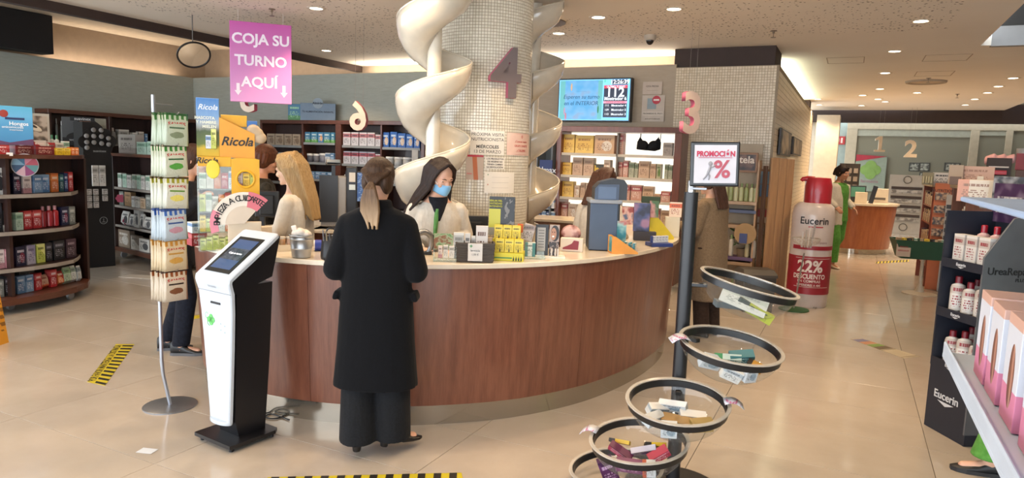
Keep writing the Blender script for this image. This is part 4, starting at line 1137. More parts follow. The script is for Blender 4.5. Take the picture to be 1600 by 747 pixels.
# ---- rounded gondola at the far left ------------------------------------
T = thing('shelf_gondola', 'dark wood gondola on castors with rounded end at far left, full of small boxes', 'shelf', (0, 0, 0))
outer = [(-7.02, 2.6), (-7.02, 3.3), (-6.99, 3.6), (-6.985, 3.85), (-7.03, 4.08), (-7.12, 4.3), (-7.25, 4.47), (-7.42, 4.6), (-7.62, 4.66)]
def gshape(d=0.0):
    o_ = [(x-d*(.3+.7*min(1, max(0, (4.7-y)))), y-(d if y > 4.3 else 0)) for x, y in outer]
    return o_+[(-7.95, 4.66-d), (-7.95, 2.6)]
MB().prism(gshape(-.03), .09, .15).build('base_board', M_DWOODX, T)
MB().prism(gshape(-.02), 1.462, 1.5).build('top_board', M_DWOODX, T)
MB().box((-7.62, 3.63, .8), (.03, 2.05, 1.33)).build('back_panel', M_DWOOD, T)
MB().box((-7.34, 3.68, .8), (.56, .03, 1.33)).build('divider', M_DWOOD, T)
MB().box((-7.52, 4.62, .8), (.2, .025, 1.33), rz=.1).build('end_panel', M_DWOOD, T)
for z in (.42, .77, 1.12):
    o = MB().prism(gshape(.05)[:-2]+[(-7.62, 4.62), (-7.62, 2.6)], z-.022, z).build('shelf', M_DWOOD, T)
    oo = gshape(.05)[:len(outer)]
    MB().loft([[Vector((x, y, z-.03)), Vector((x+.006, y+.003, z-.03)), Vector((x+.006, y+.003, z+.006)), Vector((x, y, z+.006))] for x, y in oo[1:-1]]).build('price_strip', M_STRIP, o)
oo = gshape(-.03)
for cx, cy in ((-7.2, 3.72), (-7.22, 4.3), (-7.8, 3.7), (-7.8, 4.3)):
    c = MB(); c.cyl((-.014, 0, .04), (.014, 0, .04), .04, n=20); c.box((0, 0, .075), (.04, .05, .012)); c.build('castor', M_CASTOR, T, loc=(cx, cy, 0), rz=.3, smooth=30)
L0, L1 = (-7.10, 3.66), (-7.34, 4.52); GG = 'packets on the rounded gondola'
row_px(L0, L1, 1.122, [(23, 35, 'carton', 'navy box with magenta print', PK['navy'], .2, .06), (38, 51, 'carton', 'white box with purple print', PK['wpink'], .17, .06), (54, 68, 'carton', 'light blue box', PK['lblue'], .18, .06), (68, 80, 'carton', 'mid blue box', PK['blue'], .18, .06),
    (82, 94, 'carton', 'orange box', PK['orange'], .19, .06), (95, 101, 'carton', 'dark teal box', PK['teal'], .18, .05), (102, 108, 'carton', 'dark blue narrow box', PK['dblue'], .19, .05), (109, 116, 'carton', 'dark red narrow box', PK['red'], .2, .05)], 'on the top shelf, rounded gondola', GG)
row_px(L0, L1, .772, [(26, 38, 'carton', 'mint and white box', PK['mint'], .17, .06), (40, 53, 'carton', 'red box', PK['red'], .18, .06), (54, 68, 'carton', 'red box with pale band', PK['red'], .18, .06), (69, 77, 'bottle', 'dark red bottle', mat('8A2028', .3), .21, .07, mat('B07078', .3)),
    (78, 87, 'bottle', 'red bottle', mat('A83038', .3), .21, .07, mat('C08A8E', .3)), (87, 96, 'bottle', 'bright red bottle', mat('B0282E', .3), .21, .07, mat('C08A8E', .3)), (98, 109, 'carton', 'navy box', PK['navy'], .19, .06), (110, 119, 'carton', 'grey box', PK['grey'], .19, .06)], 'on the second shelf, rounded gondola', GG)
row_px(L0, L1, .422, [(27, 43, 'carton', 'navy and pink box', PK['navy'], .19, .06), (45, 58, 'carton', 'lavender grey box', PK['lav'], .19, .06), (60, 73, 'carton', 'lime yellow box', PK['lime'], .19, .06), (74, 84, 'carton', 'black narrow box', PK['black'], .19, .06),
    (86, 103, 'carton', 'wide black box', PK['black'], .2, .06), (105, 121, 'carton', 'dark plum box', PK['plum'], .2, .06)], 'on the third shelf, rounded gondola', GG)
row_px(L0, L1, .152, [(29, 42, 'carton', 'blue box', PK['blue'], .17, .07), (43, 55, 'carton', 'blue box with pale band', PK['lblue'], .17, .07), (57, 67, 'carton', 'red and white box', PK['red'], .17, .07), (67, 79, 'pouch', 'orange and white pouch', pack('C9A48A', 'B9502E', '7A2A1A', 1), .14, .06), (81, 91, 'carton', 'dark red box', PK['red'], .18, .07),
    (92, 102, 'pouch', 'orange pouch', pack('C9703A', 'A83028', 'F0D8C0', 2), .15, .06), (102, 113, 'pouch', 'pale green pouch', pack('A9B9A0', '7A9A70', '4A5A44', 0), .18, .06), (114, 122, 'pouch', 'white pouch', pack('C9CCC8', '8A9A8C', '55605A', 0), .18, .06), (123, 129, 'pouch', 'grey white pouch', pack('B9BCBA', '7A8288', '55605A', 0), .17, .05)], 'on the bottom board, rounded gondola', GG)
row_px((L0[0]-.14, L0[1]), (L1[0]-.14, L1[1]), .152, [(32, 57, 'carton', 'dark grey green box behind the blue ones', PK['grey'], .29, .05)], 'on the bottom board', GG)
# left bay, cut by the frame
LB0, LB1 = (-7.13, 3.0), (-7.12, 3.64)
row_px(LB0, LB1, 1.122, [(-8, 9, 'carton', 'white box with black symbol', pack('C9CBC8', '2A2A2E', '2A2A2E', 3), .25, .05)], 'in the left bay at the picture edge', GG)
row_px(LB0, LB1, .772, [(-12, 6, 'carton', 'black display pack', PK['black'], .27, .05), (7, 15, 'carton', 'black and white narrow pack', pack('1A1A1C', 'C8C8C6', '8A8A8A', 1), .2, .04)], 'in the left bay, second shelf', GG)
row_px(LB0, LB1, .422, [(-10, 0, 'carton', 'pink pack with round jar print', PK['pinkp'], .18, .06), (0, 9, 'carton', 'pink and cream pack', PK['wpink'], .18, .06), (10, 19, 'carton', 'rose pack', PK['pinkp'], .18, .06)], 'in the left bay, third shelf', GG)
row_px(LB0, LB1, .152, [(-12, 8, 'carton', 'dark grey carton', PK['grey'], .17, .08), (9, 20, 'carton', 'dark carton', PK['black'], .19, .08)], 'on the left bay base board', GG)
# goods on its top
GT = 'goods on top of the rounded gondola'
row_px((-7.06, 3.4), (-7.16, 4.45), 1.5, [(-14, 17, 'carton', 'bright red flat pack', PK['red'], .085, .08), (24, 55, 'carton', 'dark red flat pack with grey lettering', PK['dred'], .085, .08), (57, 87, 'carton', 'brown red flat pack with pale lettering', PK['dred'], .085, .08),
    (89, 100, 'carton', 'yellow pack', PK['yellow'], .07, .07), (101, 112, 'carton', 'yellow pack with small print', PK['yellow'], .07, .07), (113, 118, 'carton', 'orange narrow pack', PK['orange'], .08, .07), (119, 125, 'carton', 'orange red narrow pack', PK['orange'], .08, .07)], 'along the front of the gondola top', GT)
row_px((-7.22, 3.4), (-7.3, 4.45), 1.5, [(38, 52, 'carton', 'white box with dark print', PK['white'], .17, .06), (53, 75, 'carton', 'crimson and white pack', pack('A02030', 'D8D4D2', 'F0E0E0', 2), .14, .07), (76, 88, 'carton', 'white and red pack', pack('D5D2CE', 'A83038', '6A6A6A', 2), .12, .07), (89, 101, 'carton', 'white pack', PK['white'], .12, .07), (102, 110, 'carton', 'white and green pack', PK['wgreen'], .14, .06)], 'in the second row of the gondola top', GT)
row_px((-7.36, 3.4), (-7.42, 4.45), 1.5, [(53+i*7.3, 60+i*7.3, 'bottle', 'small white bottle with %s cap' % c_, mat('C5C9C6', .35), .2, .05, mat(h_, .4)) for i, (c_, h_) in enumerate([('blue', '2A3E6A'), ('navy', '22304A'), ('dark', '333A44'), ('blue', '2A3E6A'), ('green', '3E7A58'), ('green', '4E8A62')])], 'in the rear row of the gondola top', GT)
def panel(name, label, cat, q, base, th, m_, group=None, lean=.0, tilt=0):
    """flat upright panel spanning the pixel box q, standing at ground distance of base"""
    c = rp((q[0]+q[2])/2, q[3], base); top = rp((q[0]+q[2])/2, q[1], base); s = hypot(c.x, c.y)/F_PX*1.0
    w = (q[2]-q[0])*s; h = top.z-c.z
    o = MB().box((0, 0, h/2), (w, th, h), ch=min(.002, th/3)).build(name, m_)
    o.location = c; o.rotation_euler = (lean, 0, facing(c)+tilt); tag(o, label, cat, group); return o, w, h
def poster_blue():
    N = NT('poster_blue_card'); tc = N.add('ShaderNodeTexCoord'); sp = N.add('ShaderNodeSeparateXYZ'); N.link(tc.outputs['Generated'], sp.inputs[0])
    c = N.ramp(sp.outputs[2], [(0, '3E7FB0'), (.5, '4A90C0'), (.75, '5AA0CC'), (1, '4A9AC0')])
    lo = N.math('LESS_THAN', sp.outputs[2], N.math('ADD', .06, N.math('MULTIPLY', N.math('ABSOLUTE', N.math('SUBTRACT', sp.outputs[0], .6)), .28)))
    N.set(N.mix(lo, c, '5A3A5A'), .45); return N.m
o, w, h = panel('poster', 'tall blue poster with white lettering standing on the rounded gondola', 'poster', (-25, 165, 37, 226), (-7.2, 3.55), .012, poster_blue(), tilt=.1)
mw = mat('E6EEF2', .5)
text('Hongos', .048, mw, o, (w*.10, -.008, h*.55), align='LEFT', bold=.01); text('onicomicosis', .032, mw, o, (-.01, -.008, h*.46), align='LEFT')
text('tratamiento', .022, mw, o, (w*.1, -.008, h*.39), align='LEFT')
MB().box((w*.2, -.007, h*.68), (.15, .004, .02)).build('dark_bar', mat('1E2E5A', .5), o); MB().lathe([(.0, -.002), (.035, 0), (0, .002)], (w*.02, -.008, h*.8), 16, M=Matrix.Rotation(pi/2, 3, 'X')).build('red_motif', mat('8A3028', .5), o)
def photo_mat(c=('2A2420', '8A8078', 'C9C2BA'), sc=5, seed=0):
    N = NT('photo_print_%d' % seed); co = N.coords('Object', (sc, sc, sc)); mp = N.add('ShaderNodeMapping'); mp.inputs['Location'].default_value = (seed*3.1, 0, seed*1.7); N.link(co, mp.inputs[0])
    N.set(N.ramp(N.noise(mp.outputs[0], 1.4, 2, .4), [(.38, c[0]), (.5, c[1]), (.62, c[2])]), .4); return N.m
o, w, h = panel('framed_picture', 'framed photo of a pale shoe shape leaning beside the blue poster', 'picture', (38, 177, 71, 226), (-7.45, 3.95), .015, mat('A8A6A0', .5), tilt=.1)
MB().box((0, -.009, h*.52), (w*.84, .006, h*.8)).build('photo', photo_mat(('2E2824', '6A5E54', 'A89E94'), 9, 1), o)
sh = MB(); ell_(sh, (0, 0, 0), (.07, .004, .028), Matrix.Rotation(.5, 3, 'Y')); sh.build('shoe_motif', mat('C9C2B4', .5), o, loc=(0, -.014, h*.55), smooth=True)
sh = MB(); ell_(sh, (0, 0, 0), (.04, .003, .012), Matrix.Rotation(.5, 3, 'Y')); sh.build('shoe_opening', mat('3A322C', .6), o, loc=(-.01, -.018, h*.6), smooth=True)
# round colourful sticker sign hanging at the bay
c = Vector((-7.12, 3.86, 0)); c = rp(39, 258, (-7.08, 3.8))
T = thing('round_sign', 'small round sign with coloured segments hanging under the gondola top', 'sign', c, facing(c))
cols = ['B04A5A', 'C97A8A', '3A6A8A', '7AA0B8', '2A4A6A', 'C9A0A8', '8A3A6A', '5A8A8A']
MB().cyl((0, .003, 0), (0, .006, 0), .11, n=36).build('disc', mat('B9B4B8', .5), T)
for i, cc in enumerate(cols):
    a0 = 2*pi*i/8; MB().prism([(0, 0)]+[(.104*cos(a0+2*pi/8*t/4), .104*sin(a0+2*pi/8*t/4)*.98) for t in range(5)], 0, .002, M=Matrix.Rotation(pi/2, 4, 'X')).build('segment', mat(cc, .5), T)
o = MB().box((0, 0, 0), (.05, .003, .03)).build('price_tag', mat('D8D2CC', .6)); pp = rp(15, 241, (-7.0, 3.6)); o.location = pp; o.rotation_euler.z = facing(pp); tag(o, 'small white price tag on the edge of the gondola top', 'tag')
# yellow board at the left edge
a = gp(14, 535); b_ = gp(-60, 560)
bb = MB(); bb.loft([[Vector((a.x, a.y, 0)), Vector((a.x+.01, a.y-.03, 0)), Vector((a.x+.01-.12, a.y-.03, .50)), Vector((a.x-.12, a.y, .50))], [Vector((b_.x, b_.y, 0)), Vector((b_.x+.01, b_.y-.03, 0)), Vector((b_.x-.11, b_.y-.03, .62)), Vector((b_.x-.12, b_.y, .62))]])
tag(bb.build('floor_sign', pack('C98A1E', 'D89A2A', '7A5010', 2)), 'orange yellow floor sign cut by the left edge of the picture', 'sign')

# ---- black floor display -------------------------------------------------
c = Vector((-8.98, 5.72, 0)); T = thing('display_tower', 'tall black cardboard display with hanging packs between the two gondolas', 'display', c, facing(c)+.35)
M_BC = mat('121214', .55)
MB().box((0, 0, .45), (.34, .30, .90), ch=.004).build('lower_body', M_BC, T)
MB().prism([(-.17, 0), (.17, 0), (.17, .55), (.06, .95), (.0, 1.0), (-.0, 1.0), (-.17, 1.0)], -.15, .15, M=Matrix.Translation((0, 0, .9)) @ Matrix.Rotation(pi/2, 4, 'X')).build('upper_body', M_BC, T)
bb = MB()
for i, (dx, dz) in enumerate([(-.10, .0), (.0, .06), (.10, .02), (.16, -.06), (-.16, -.08), (0, -.06), (.10, -.14), (-.1, -.16)]): bb.cyl((dx*.9, -.155, 1.72+dz), (dx*.9, -.145, 1.72+dz), .085, n=20)
bb.build('scalloped_header', M_BC, T)
for i, (dx, dz) in enumerate([(-.045, .10), (.045, .10), (-.13, .02), (-.045, .02), (.045, .02), (.13, .0), (-.13, -.06), (-.045, -.06), (.045, -.07), (.13, -.08), (-.13, -.13)]):
    e = MB(); ell_(e, (dx, -.162, 1.70+dz), (.03, .014, .03), n=12); e.build('round_pacifier', mat('8E8C8A', .4), T, smooth=True)
text('suavinex', .045, mat('A8A8A8', .5), T, (.02, -.158, 1.53))
for i in range(2): MB().box((-.05+.085*i, -.175, 1.21), (.078, .02, .27), ch=.003).build('hanging_pack', PK['white'], T)
for r_ in range(3):
    for c_ in range(3 if r_ < 2 else 2):
        MB().box((-.13+.08*c_+(.03 if c_ == 2 else 0), -.17, 1.0-.085*r_), (.062, .03, .075), ch=.003).build('small_hanging_pack', pack('B9B5B0', 'D0CCC8', '3A3438', 3), T)
e = MB(); e.tube([(.04+.045*cos(a), -.153, .62+.045*sin(a)) for a in np.linspace(0, 2*pi, 24, endpoint=False)], .003, 5, closed=True); e.tube([(.04, -.153, .645), (.04, -.153, .60)], .003, 5); e.tube([(.02, -.153, .6), (.06, -.153, .6)], .003, 5)
e.build('ring_emblem', mat('9A9A9A', .5), T)

# ---- second gondola ------------------------------------------------------
T = thing('shelf_gondola', 'dark wood gondola on castors with pale packets, behind the silver rack', 'shelf', (0, 0, 0))
m0, m1 = Vector((-9.50, 6.31)), Vector((-7.75, 5.95)); dm = (m1-m0).normalized(); nm = Vector((-dm.y, dm.x)); rzm = atan2(dm.y, dm.x)
def mp_(s, d): return m0+dm*s+nm*d
Lm = (m1-m0).length
def mbox(s0, s1, d0, d1, z0, z1, nm_, m_, par=None):
    c = mp_((s0+s1)/2, (d0+d1)/2); return MB().box((c.x, c.y, (z0+z1)/2), (s1-s0, d1-d0, z1-z0), rzm, ch=.003).build(nm_, m_, par or T)
mbox(0, Lm, 0, .5, .1, .16, 'base_board', M_DWOODX); mbox(-.02, Lm, -.02, .5, 1.46, 1.5, 'top_board', M_DWOODX); mbox(0, .03, .0, .5, .16, 1.46, 'side_panel', M_DWOOD); mbox(Lm-.03, Lm, 0, .5, .16, 1.46, 'side_panel', M_DWOOD); mbox(.03, Lm-.03, .38, .41, .16, 1.46, 'back_panel', M_DWOOD)
ZM = (.48, .76, 1.02)
for z in ZM:
    o = mbox(.03, Lm-.03, .02, .38, z-.02, z, 'shelf', M_DWOOD); mbox(.03, Lm-.03, .01, .018, z-.03, z+.005, 'price_strip', M_STRIP, o)
for s in (.12, Lm-.15):
    for d in (.08, .42):
        q = mp_(s, d); cst = MB(); cst.cyl((-.013, 0, .045), (.013, 0, .045), .045, n=18); cst.box((0, 0, .085), (.04, .05, .03)); cst.build('castor', M_CASTOR, T, loc=(q.x, q.y, 0), smooth=30)
a_, b_ = mp_(0.05, .04), mp_(Lm, .04); GM = 'packets on the second gondola'
def tiers(z, xs, kinds, where, hs, grp=GM, pa=a_, pb=b_, dep=.07, seed=0):
    its = []
    for i in range(len(xs)-1):
        if kinds[i % len(kinds)] is None: continue
        kd, ds, mm_ = kinds[i % len(kinds)]; h = hs[i % len(hs)]
        its.append((xs[i]+.4, xs[i+1]-.4, kd, ds, mm_, h, dep))
    return row_px(pa, pb, z, its, where, grp, seed)
C_ = 'carton'
tiers(1.022, [183, 190, 197, 205, 212, 219, 226, 233, 240, 247], [(C_, 'white and grey green box', PK['wgreen']), (C_, 'white box with mint print', PK['mint']), (C_, 'white box', PK['white'])], 'on the top shelf behind the silver rack', (.2, .19, .18))
tiers(.762, [185, 193, 204, 210, 217, 226, 236, 246], [(C_, 'dark box', PK['grey']), (C_, 'taupe box', PK['kraft']), (C_, 'white slim box', PK['white']), (C_, 'white slim box with line', PK['white']), (C_, 'cream box', PK['beige'])], 'on the second shelf behind the rack', (.2, .2, .15, .15, .14))
tiers(.482, [188, 200, 208, 216, 223, 236, 247], [('pouch', 'white and black pouch', pack('C9C7C2', '3A3A3E', '3A3A3E', 3)), ('pouch', 'white pouch with dark print', pack('CFCDC8', '5A5A5E', '3A3A3E', 3)), (C_, 'white patterned box', pack('C9C7C2', '55555A', '44444A', 3))], 'on the third shelf behind the rack', (.2, .17, .24))
tiers(.162, [183, 203, 216, 233, 247], [(C_, 'kraft box with white bird print', pack('8A7A6A', 'B9B2A8', 'D5D0C8', 3)), (C_, 'taupe and white box', pack('B9B2A8', '7A6E62', '4A443E', 2)), (C_, 'white box with black outline print', pack('C5C2BC', '4A4A4E', '4A4A4E', 3))], 'on the bottom board behind the rack', (.25, .2, .18))
for (x, y, hc, lb) in ((188, 310, 'C0506E', 'pink hand shaped hanging tag'), (199, 345, 'A02848', 'crimson flower shaped hanging tag'), (217, 351, 'B97A3A', 'orange flower shaped hanging tag')):
    q = rp(x, y, mp_(.2, -.02)); e = MB()
    for i in range(6): e.cyl((.035*cos(i*pi/3), -.004, .035*sin(i*pi/3)), (.035*cos(i*pi/3), .004, .035*sin(i*pi/3)), .026, n=12)
    e.cyl((0, -.006, 0), (0, .006, 0), .03, n=12); tag(e.build('hanging_tag', mat(hc, .5), loc=q, rz=facing(q)), lb+' on the second gondola edge', 'tag')
# goods on top of it
q0, q1 = mp_(0.1, .1), mp_(Lm, .1)
row_px(q0, q1, 1.5, [(183, 212, C_, 'large grey white carton with tan print', pack('A9A39C', '8A8078', '5A5450', 1), .27, .12), (213, 228, C_, 'green and white pack in tray', PK['mint'], .17, .08), (228, 246, C_, 'pale green pack in tray', PK['mint'], .18, .08)], 'on top of the second gondola', 'goods on top of the second gondola')

# ---- wall shelf along the left wall -------------------------------------
T = thing('wall_shelf', 'dark wood wall shelf along the left wall behind the black display', 'shelf', (0, 0, 0))
WX = -10.8
def wb(x0, x1, y0, y1, z0, z1, nm_, m_, par=None): return MB().box(((x0+x1)/2, (y0+y1)/2, (z0+z1)/2), (x1-x0, y1-y0, z1-z0), ch=.003).build(nm_, m_, par or T)
wb(-11.14, WX, 6.22, 8.95, 2.06, 2.12, 'top_board', M_DWOODX); wb(-11.14, -11.11, 6.22, 8.95, .05, 2.06, 'back_panel', M_DWOOD)
for y in (6.22, 7.15, 8.05, 8.9): wb(-11.11, WX+.01, y, y+.04, .05, 2.06, 'upright', M_DWOOD)
for z in (1.62, 1.2, .75, .3):
    for y in (6.26, 7.19, 8.09): wb(-11.11, WX-.02, y, y+.86, z-.02, z, 'shelf', M_STRIP if z > 1.3 else M_DWOOD)
p0_, p1_ = (WX-.05, 6.3), (WX-.05, 8.9); GW = 'packets on the left wall shelf'
row_px(p0_, p1_, 1.62, [(89, 93, 'bottle', 'tall thin grey bottle', mat('6A6A68', .4), .36, .05, mat('8A8A88', .4)), (97, 101, 'bottle', 'slim white bottle', mat('9A9C9A', .4), .33, .05), (101, 109, 'bottle', 'white bottle', mat('A0A2A0', .4), .27, .06), (110, 117, C_, 'white box behind the photo poster', PK['white'], .32, .08),
    (166, 174, 'bottle', 'white bottle with blue label', mat('A8B0B8', .4), .27, .06), (175, 184, 'bottle', 'white rounded bottle with blue print', mat('A8B0B8', .4), .27, .06), (187, 203, C_, 'grey white pack', PK['white'], .25, .1), (208, 216, C_, 'white pack', PK['white'], .21, .08), (218, 226, C_, 'white pack with dark line', PK['white'], .23, .08), (228, 232, C_, 'blue pack', PK['blue'], .2, .08)], 'on the left wall shelf', GW)
# photo poster with dark lettering field
def face_poster():
    N = NT('photo_poster'); tc = N.add('ShaderNodeTexCoord'); sp = N.add('ShaderNodeSeparateXYZ'); N.link(tc.outputs['Generated'], sp.inputs[0])
    x, z = sp.outputs[0], sp.outputs[2]
    def el(cx, cz, rx, rz_): return N.math('LESS_THAN', N.math('ADD', N.math('POWER', N.math('DIVIDE', N.math('SUBTRACT', x, cx), rx), 2), N.math('POWER', N.math('DIVIDE', N.math('SUBTRACT', z, cz), rz_), 2)), 1)
    c = N.mix(N.math('LESS_THAN', x, .45), '8A8472', '4A4C4E')
    c = N.mix(el(.45, .28, .36, .22), c, '15120F'); c = N.mix(el(.56, .74, .24, .25), c, '1E1410'); c = N.mix(el(.52, .66, .19, .27), c, '9A6A52'); c = N.mix(el(.50, .50, .17, .13), c, '3A2820'); c = N.mix(el(.48, .53, .07, .035), c, '8A5248')
    c = N.mix(el(.45, .72, .035, .025), c, '1A100C'); c = N.mix(el(.59, .7, .035, .025), c, '1A100C')
    c = N.mix(N.math('LESS_THAN', z, .28), c, '131315'); N.set(c, .5); return N.m
o, w, h = pp_ = panel('photo_poster', 'poster with a bearded face photo above a black lettering field', 'poster', (108, 184, 158, 228), (-9.05, 6.2), .01, face_poster(), tilt=.1)
MB().box((0, .01, -o.location.z/2), (.03, .02, o.location.z)).build('easel_leg', M_BC, o); MB().box((-.02, -.008, h*.95), (w*.55, .006, h*.15)).build('name_board', M_BC, o); text('suavinex', .055, mat('C9C9C9', .5), o, (-.02, -.0125, h*.95), bold=.01)
text('WONDER BABY', .036, mat('A8A8A8', .5), o, (-.05, -.008, h*.19), bold=.01); text('collection', .024, mat('8A8A8A', .5), o, (-.08, -.008, h*.07))

# ---- silver rack with sweet bags ----------------------------------------
RB = gp(266, 634); T = thing('bag_rack', 'slim silver pole rack with round base and six hooks of sweet bags', 'rack', (RB.x, RB.y, 0), facing(RB))
s_ = hypot(RB.x, RB.y)/F_PX
MB().lathe([(0, 0), (.158, 0), (.158, .006), (.15, .009), (0, .009)], n=40).build('round_base', mat('8A8E94', .35, .8), T, smooth=30)
def lc(px_, py_):      # local coordinates of a pixel at the rack's distance
    q = rp(px_, py_, RB); d = q-Vector((RB.x, RB.y, 0)); a = -facing(RB); return Vector((d.x*cos(a)-d.y*sin(a), d.x*sin(a)+d.y*cos(a), q.z))
pts = [Vector((0, 0, .008)), lc(253, 577), lc(252, 540), lc(239, 148)]
MB().tube([pts[0], pts[0]*.15+pts[1]*.85, pts[1]*.7+pts[2]*.3, pts[2], pts[3]], .011, 12).build('pole', mat('A4A8B0', .35, .7), T, smooth=40)
tp = lc(240, 162); MB().tube([tp, tp+Vector((.10, 0, -.004))], .004, 6).build('top_hook', M_METAL, T)
def bag_mat(c1, c2, bar, art, base='C9CBC2'):
    N = NT('sweet_bag_%s' % c1); tc = N.add('ShaderNodeTexCoord'); sp = N.add('ShaderNodeSeparateXYZ'); N.link(tc.outputs['Generated'], sp.inputs[0]); x, y, z = sp.outputs
    st = N.math('GREATER_THAN', N.math('FRACT', N.math('MULTIPLY', x, 5)), .45); top = N.math('GREATER_THAN', z, N.math('ADD', .74, N.math('MULTIPLY', N.noise(tc.outputs['Generated'], 3, 2), .12)))
    c = N.mix(N.math('MULTIPLY', top, st), base, c1); c = N.mix(N.math('GREATER_THAN', z, .93), c, c2)
    b1 = N.math('MULTIPLY', N.math('LESS_THAN', N.math('ABSOLUTE', N.math('SUBTRACT', z, .55)), .025), N.math('LESS_THAN', N.math('ABSOLUTE', N.math('SUBTRACT', x, .5)), .3)); c = N.mix(b1, c, bar)
    e = N.math('ADD', N.math('POWER', N.math('DIVIDE', N.math('SUBTRACT', x, .52), .34), 2), N.math('POWER', N.math('DIVIDE', N.math('SUBTRACT', z, .33), .12), 2))
    e = N.math('LESS_THAN', N.math('ADD', e, N.noise(tc.outputs['Generated'], 6, 2)), 1.2); c = N.mix(e, c, art); N.set(c, .3); N.b.inputs['Coat Weight'].default_value = .3
    N.bump(N.noise(N.coords('Object', (1, 1, .4)), 22, 3), .5, .01); return N.m
def bag_mesh():
    b = MB(); R = []
    for z, w_, t_ in ((0, .5, .02), (.03, .5, .06), (.12, .49, .4), (.35, .48, .5), (.6, .47, .42), (.8, .47, .16), (.86, .475, .03), (1, .48, .02)):
        R.append([Vector((w_*sx, t_*ty, z)) for sx, ty in ((-1, 0), (-.8, -.8), (-.3, -1), (.3, -1), (.8, -.8), (1, 0), (.8, .8), (.3, 1), (-.3, 1), (-.8, .8))])
    b.loft(R); me = bpy.data.meshes.new('sweet_bag'); me.from_pydata([tuple(v) for v in b.v], [], b.f); me.materials.append(None); me.polygons.foreach_set('use_smooth', [True]*len(me.polygons)); me.update(); return me
BM = bag_mesh(); M_RED = mat('B03A34', .5)
TI = [(181, ('3E7A3A', '2A5A30', '4A6A50', '7A8A70', 'B4C2B0'), 'green herb'), (229, ('2E7A2E', '3A3A2A', '2A5A34', '4E9A40', 'C2C9B8'), 'mint green'), (278, ('9A9A20', '4A3A1A', '5A8A30', 'D8CE6A', 'C9CCC0'), 'lemon yellow'), (327, ('2A5AA8', '2A4A8A', '2A4A8A', 'B98A9A', 'B0BEC8'), 'blue'), (374, ('B9802A', 'A87828', 'B98A3A', 'C99A4A', 'CBB998'), 'orange honey'), (421, ('8A4A1E', '3A1E14', '2A1E1A', '7A4E34', 'C9BCA8'), 'brown cinnamon')]
hd_ = Vector((.62, -.78, 0)).normalized()
for ti, (yt, cc, nm2) in enumerate(TI):
    pz = lc(247, yt); h0 = Vector((pz.x-.015, 0, pz.z+.01)); 
    MB().tube([h0+Vector((0, 0, 0)), h0+hd_*.19, h0+hd_*.20+Vector((0, 0, .012))], .0028, 6).build('hook', M_METAL, T)
    M_ = bag_mat(*cc); wz = T.location
    A = facing(RB); Rz = Matrix.Rotation(A, 3, 'Z')
    for i in range(6):
        d = .055+.024*i; lp = h0+hd_*d+Vector((0, 0, -.185)); wp = Vector((RB.x, RB.y, 0))+Rz @ lp
        o = inst('sweet_bag', BM, M_, wp, 0, (.155, .021, .19), rot=(0, random.Random(ti*9+i).uniform(-.05, .05), A+atan2(hd_.y, hd_.x)+pi/2+(.0 if i < 5 else -.15)))
        tag(o, 'white bag of sweets with %s print, %s' % (nm2, 'front one on its hook' if i == 5 else ORD[i]+' from the pole on its hook'), 'bag', 'sweet bags on the silver rack')
        if i == 5:
            t_ = text('SAWES', .36, M_RED, o, (0, -.30, .66), bold=.03, ext=.02); t_.scale = (.62, 1, .5); t_.scale = (.62, .45, 1)
# ================================================================== goods on the counter
def stand(name, label, cat, bx, by, z=CT, tilt=0.0, group=None):
    c = gp(bx, by, z); return thing(name, label, cat, (c.x, c.y, z+.0005), facing(c)+tilt, group), hypot(c.x, c.y)/F_PX
def lbox(T, s, bx, by, q, d, m_, name, y=0.0, ch=.002, ry=0, rx=0):
    """box part covering the pixel box q=(x0,y0,x1,y1) relative to the stand's base pixel"""
    x0, y0, x1, y1 = q
    return MB().box((((x0+x1)/2-bx)*s, y, (by-(y0+y1)/2)*s), ((x1-x0)*s, d, (y1-y0)*s), ch=min(ch, d/3), ry=ry, rx=rx).build(name, m_, T)
M_ACR = glassy('F8FAF8', .06, .03, .015); M_ACR2 = glassy('F0F6F2', .10, .05, .08)
# sweet display tower
bx, by = 356, 389
T, s = stand('sweets_display', 'acrylic and yellow card sweets display tower on the counter behind the kiosk', 'display', bx, by, tilt=.0)
T.location.z = CT+.0005
M_YEL = mat('D9A31C', .5); M_ORY = mat('DE9A2E', .5)
def hill():
    N = NT('mountain_poster'); tc = N.add('ShaderNodeTexCoord'); sp = N.add('ShaderNodeSeparateXYZ'); N.link(tc.outputs['Generated'], sp.inputs[0]); z = N.math('ADD', sp.outputs[2], N.math('MULTIPLY', N.math('SUBTRACT', N.noise(tc.outputs['Generated'], 4, 3), .5), .16))
    N.set(N.ramp(z, [(0, 'D8B020'), (.14, 'D0B02A'), (.2, '6A7A30'), (.42, '4E5E40'), (.48, '8A8E88'), (.56, 'A8B4BE'), (.7, '7AA0CC'), (1, '3E78B8')]), .5); return N.m
o = lbox(T, s, bx, by, (317, 174, 347, 256), .006, hill(), 'mountain_poster', y=.02)
t_ = text('Ricola', .045, mat('E8EEF4', .5), o, ((332-bx)*s, .0155, (by-187)*s), shear=.3, bold=.01)
for k_, (w_, xx, yy) in enumerate((('MASCOTA', 328, 202), ('Y HAMBRE', 330, 208), ('MIELEN', 334, 214))): text(w_, .024, mat('E8EAD8', .5), o, ((xx-bx)*s, .0155, (by-yy)*s), bold=.03)
lbox(T, s, bx, by, (336, 217, 343, 245), .02, PK['lime'], 'printed_pack', y=.008); lbox(T, s, bx, by, (329, 226, 336, 245), .02, PK['wblue'], 'printed_pack', y=.008)
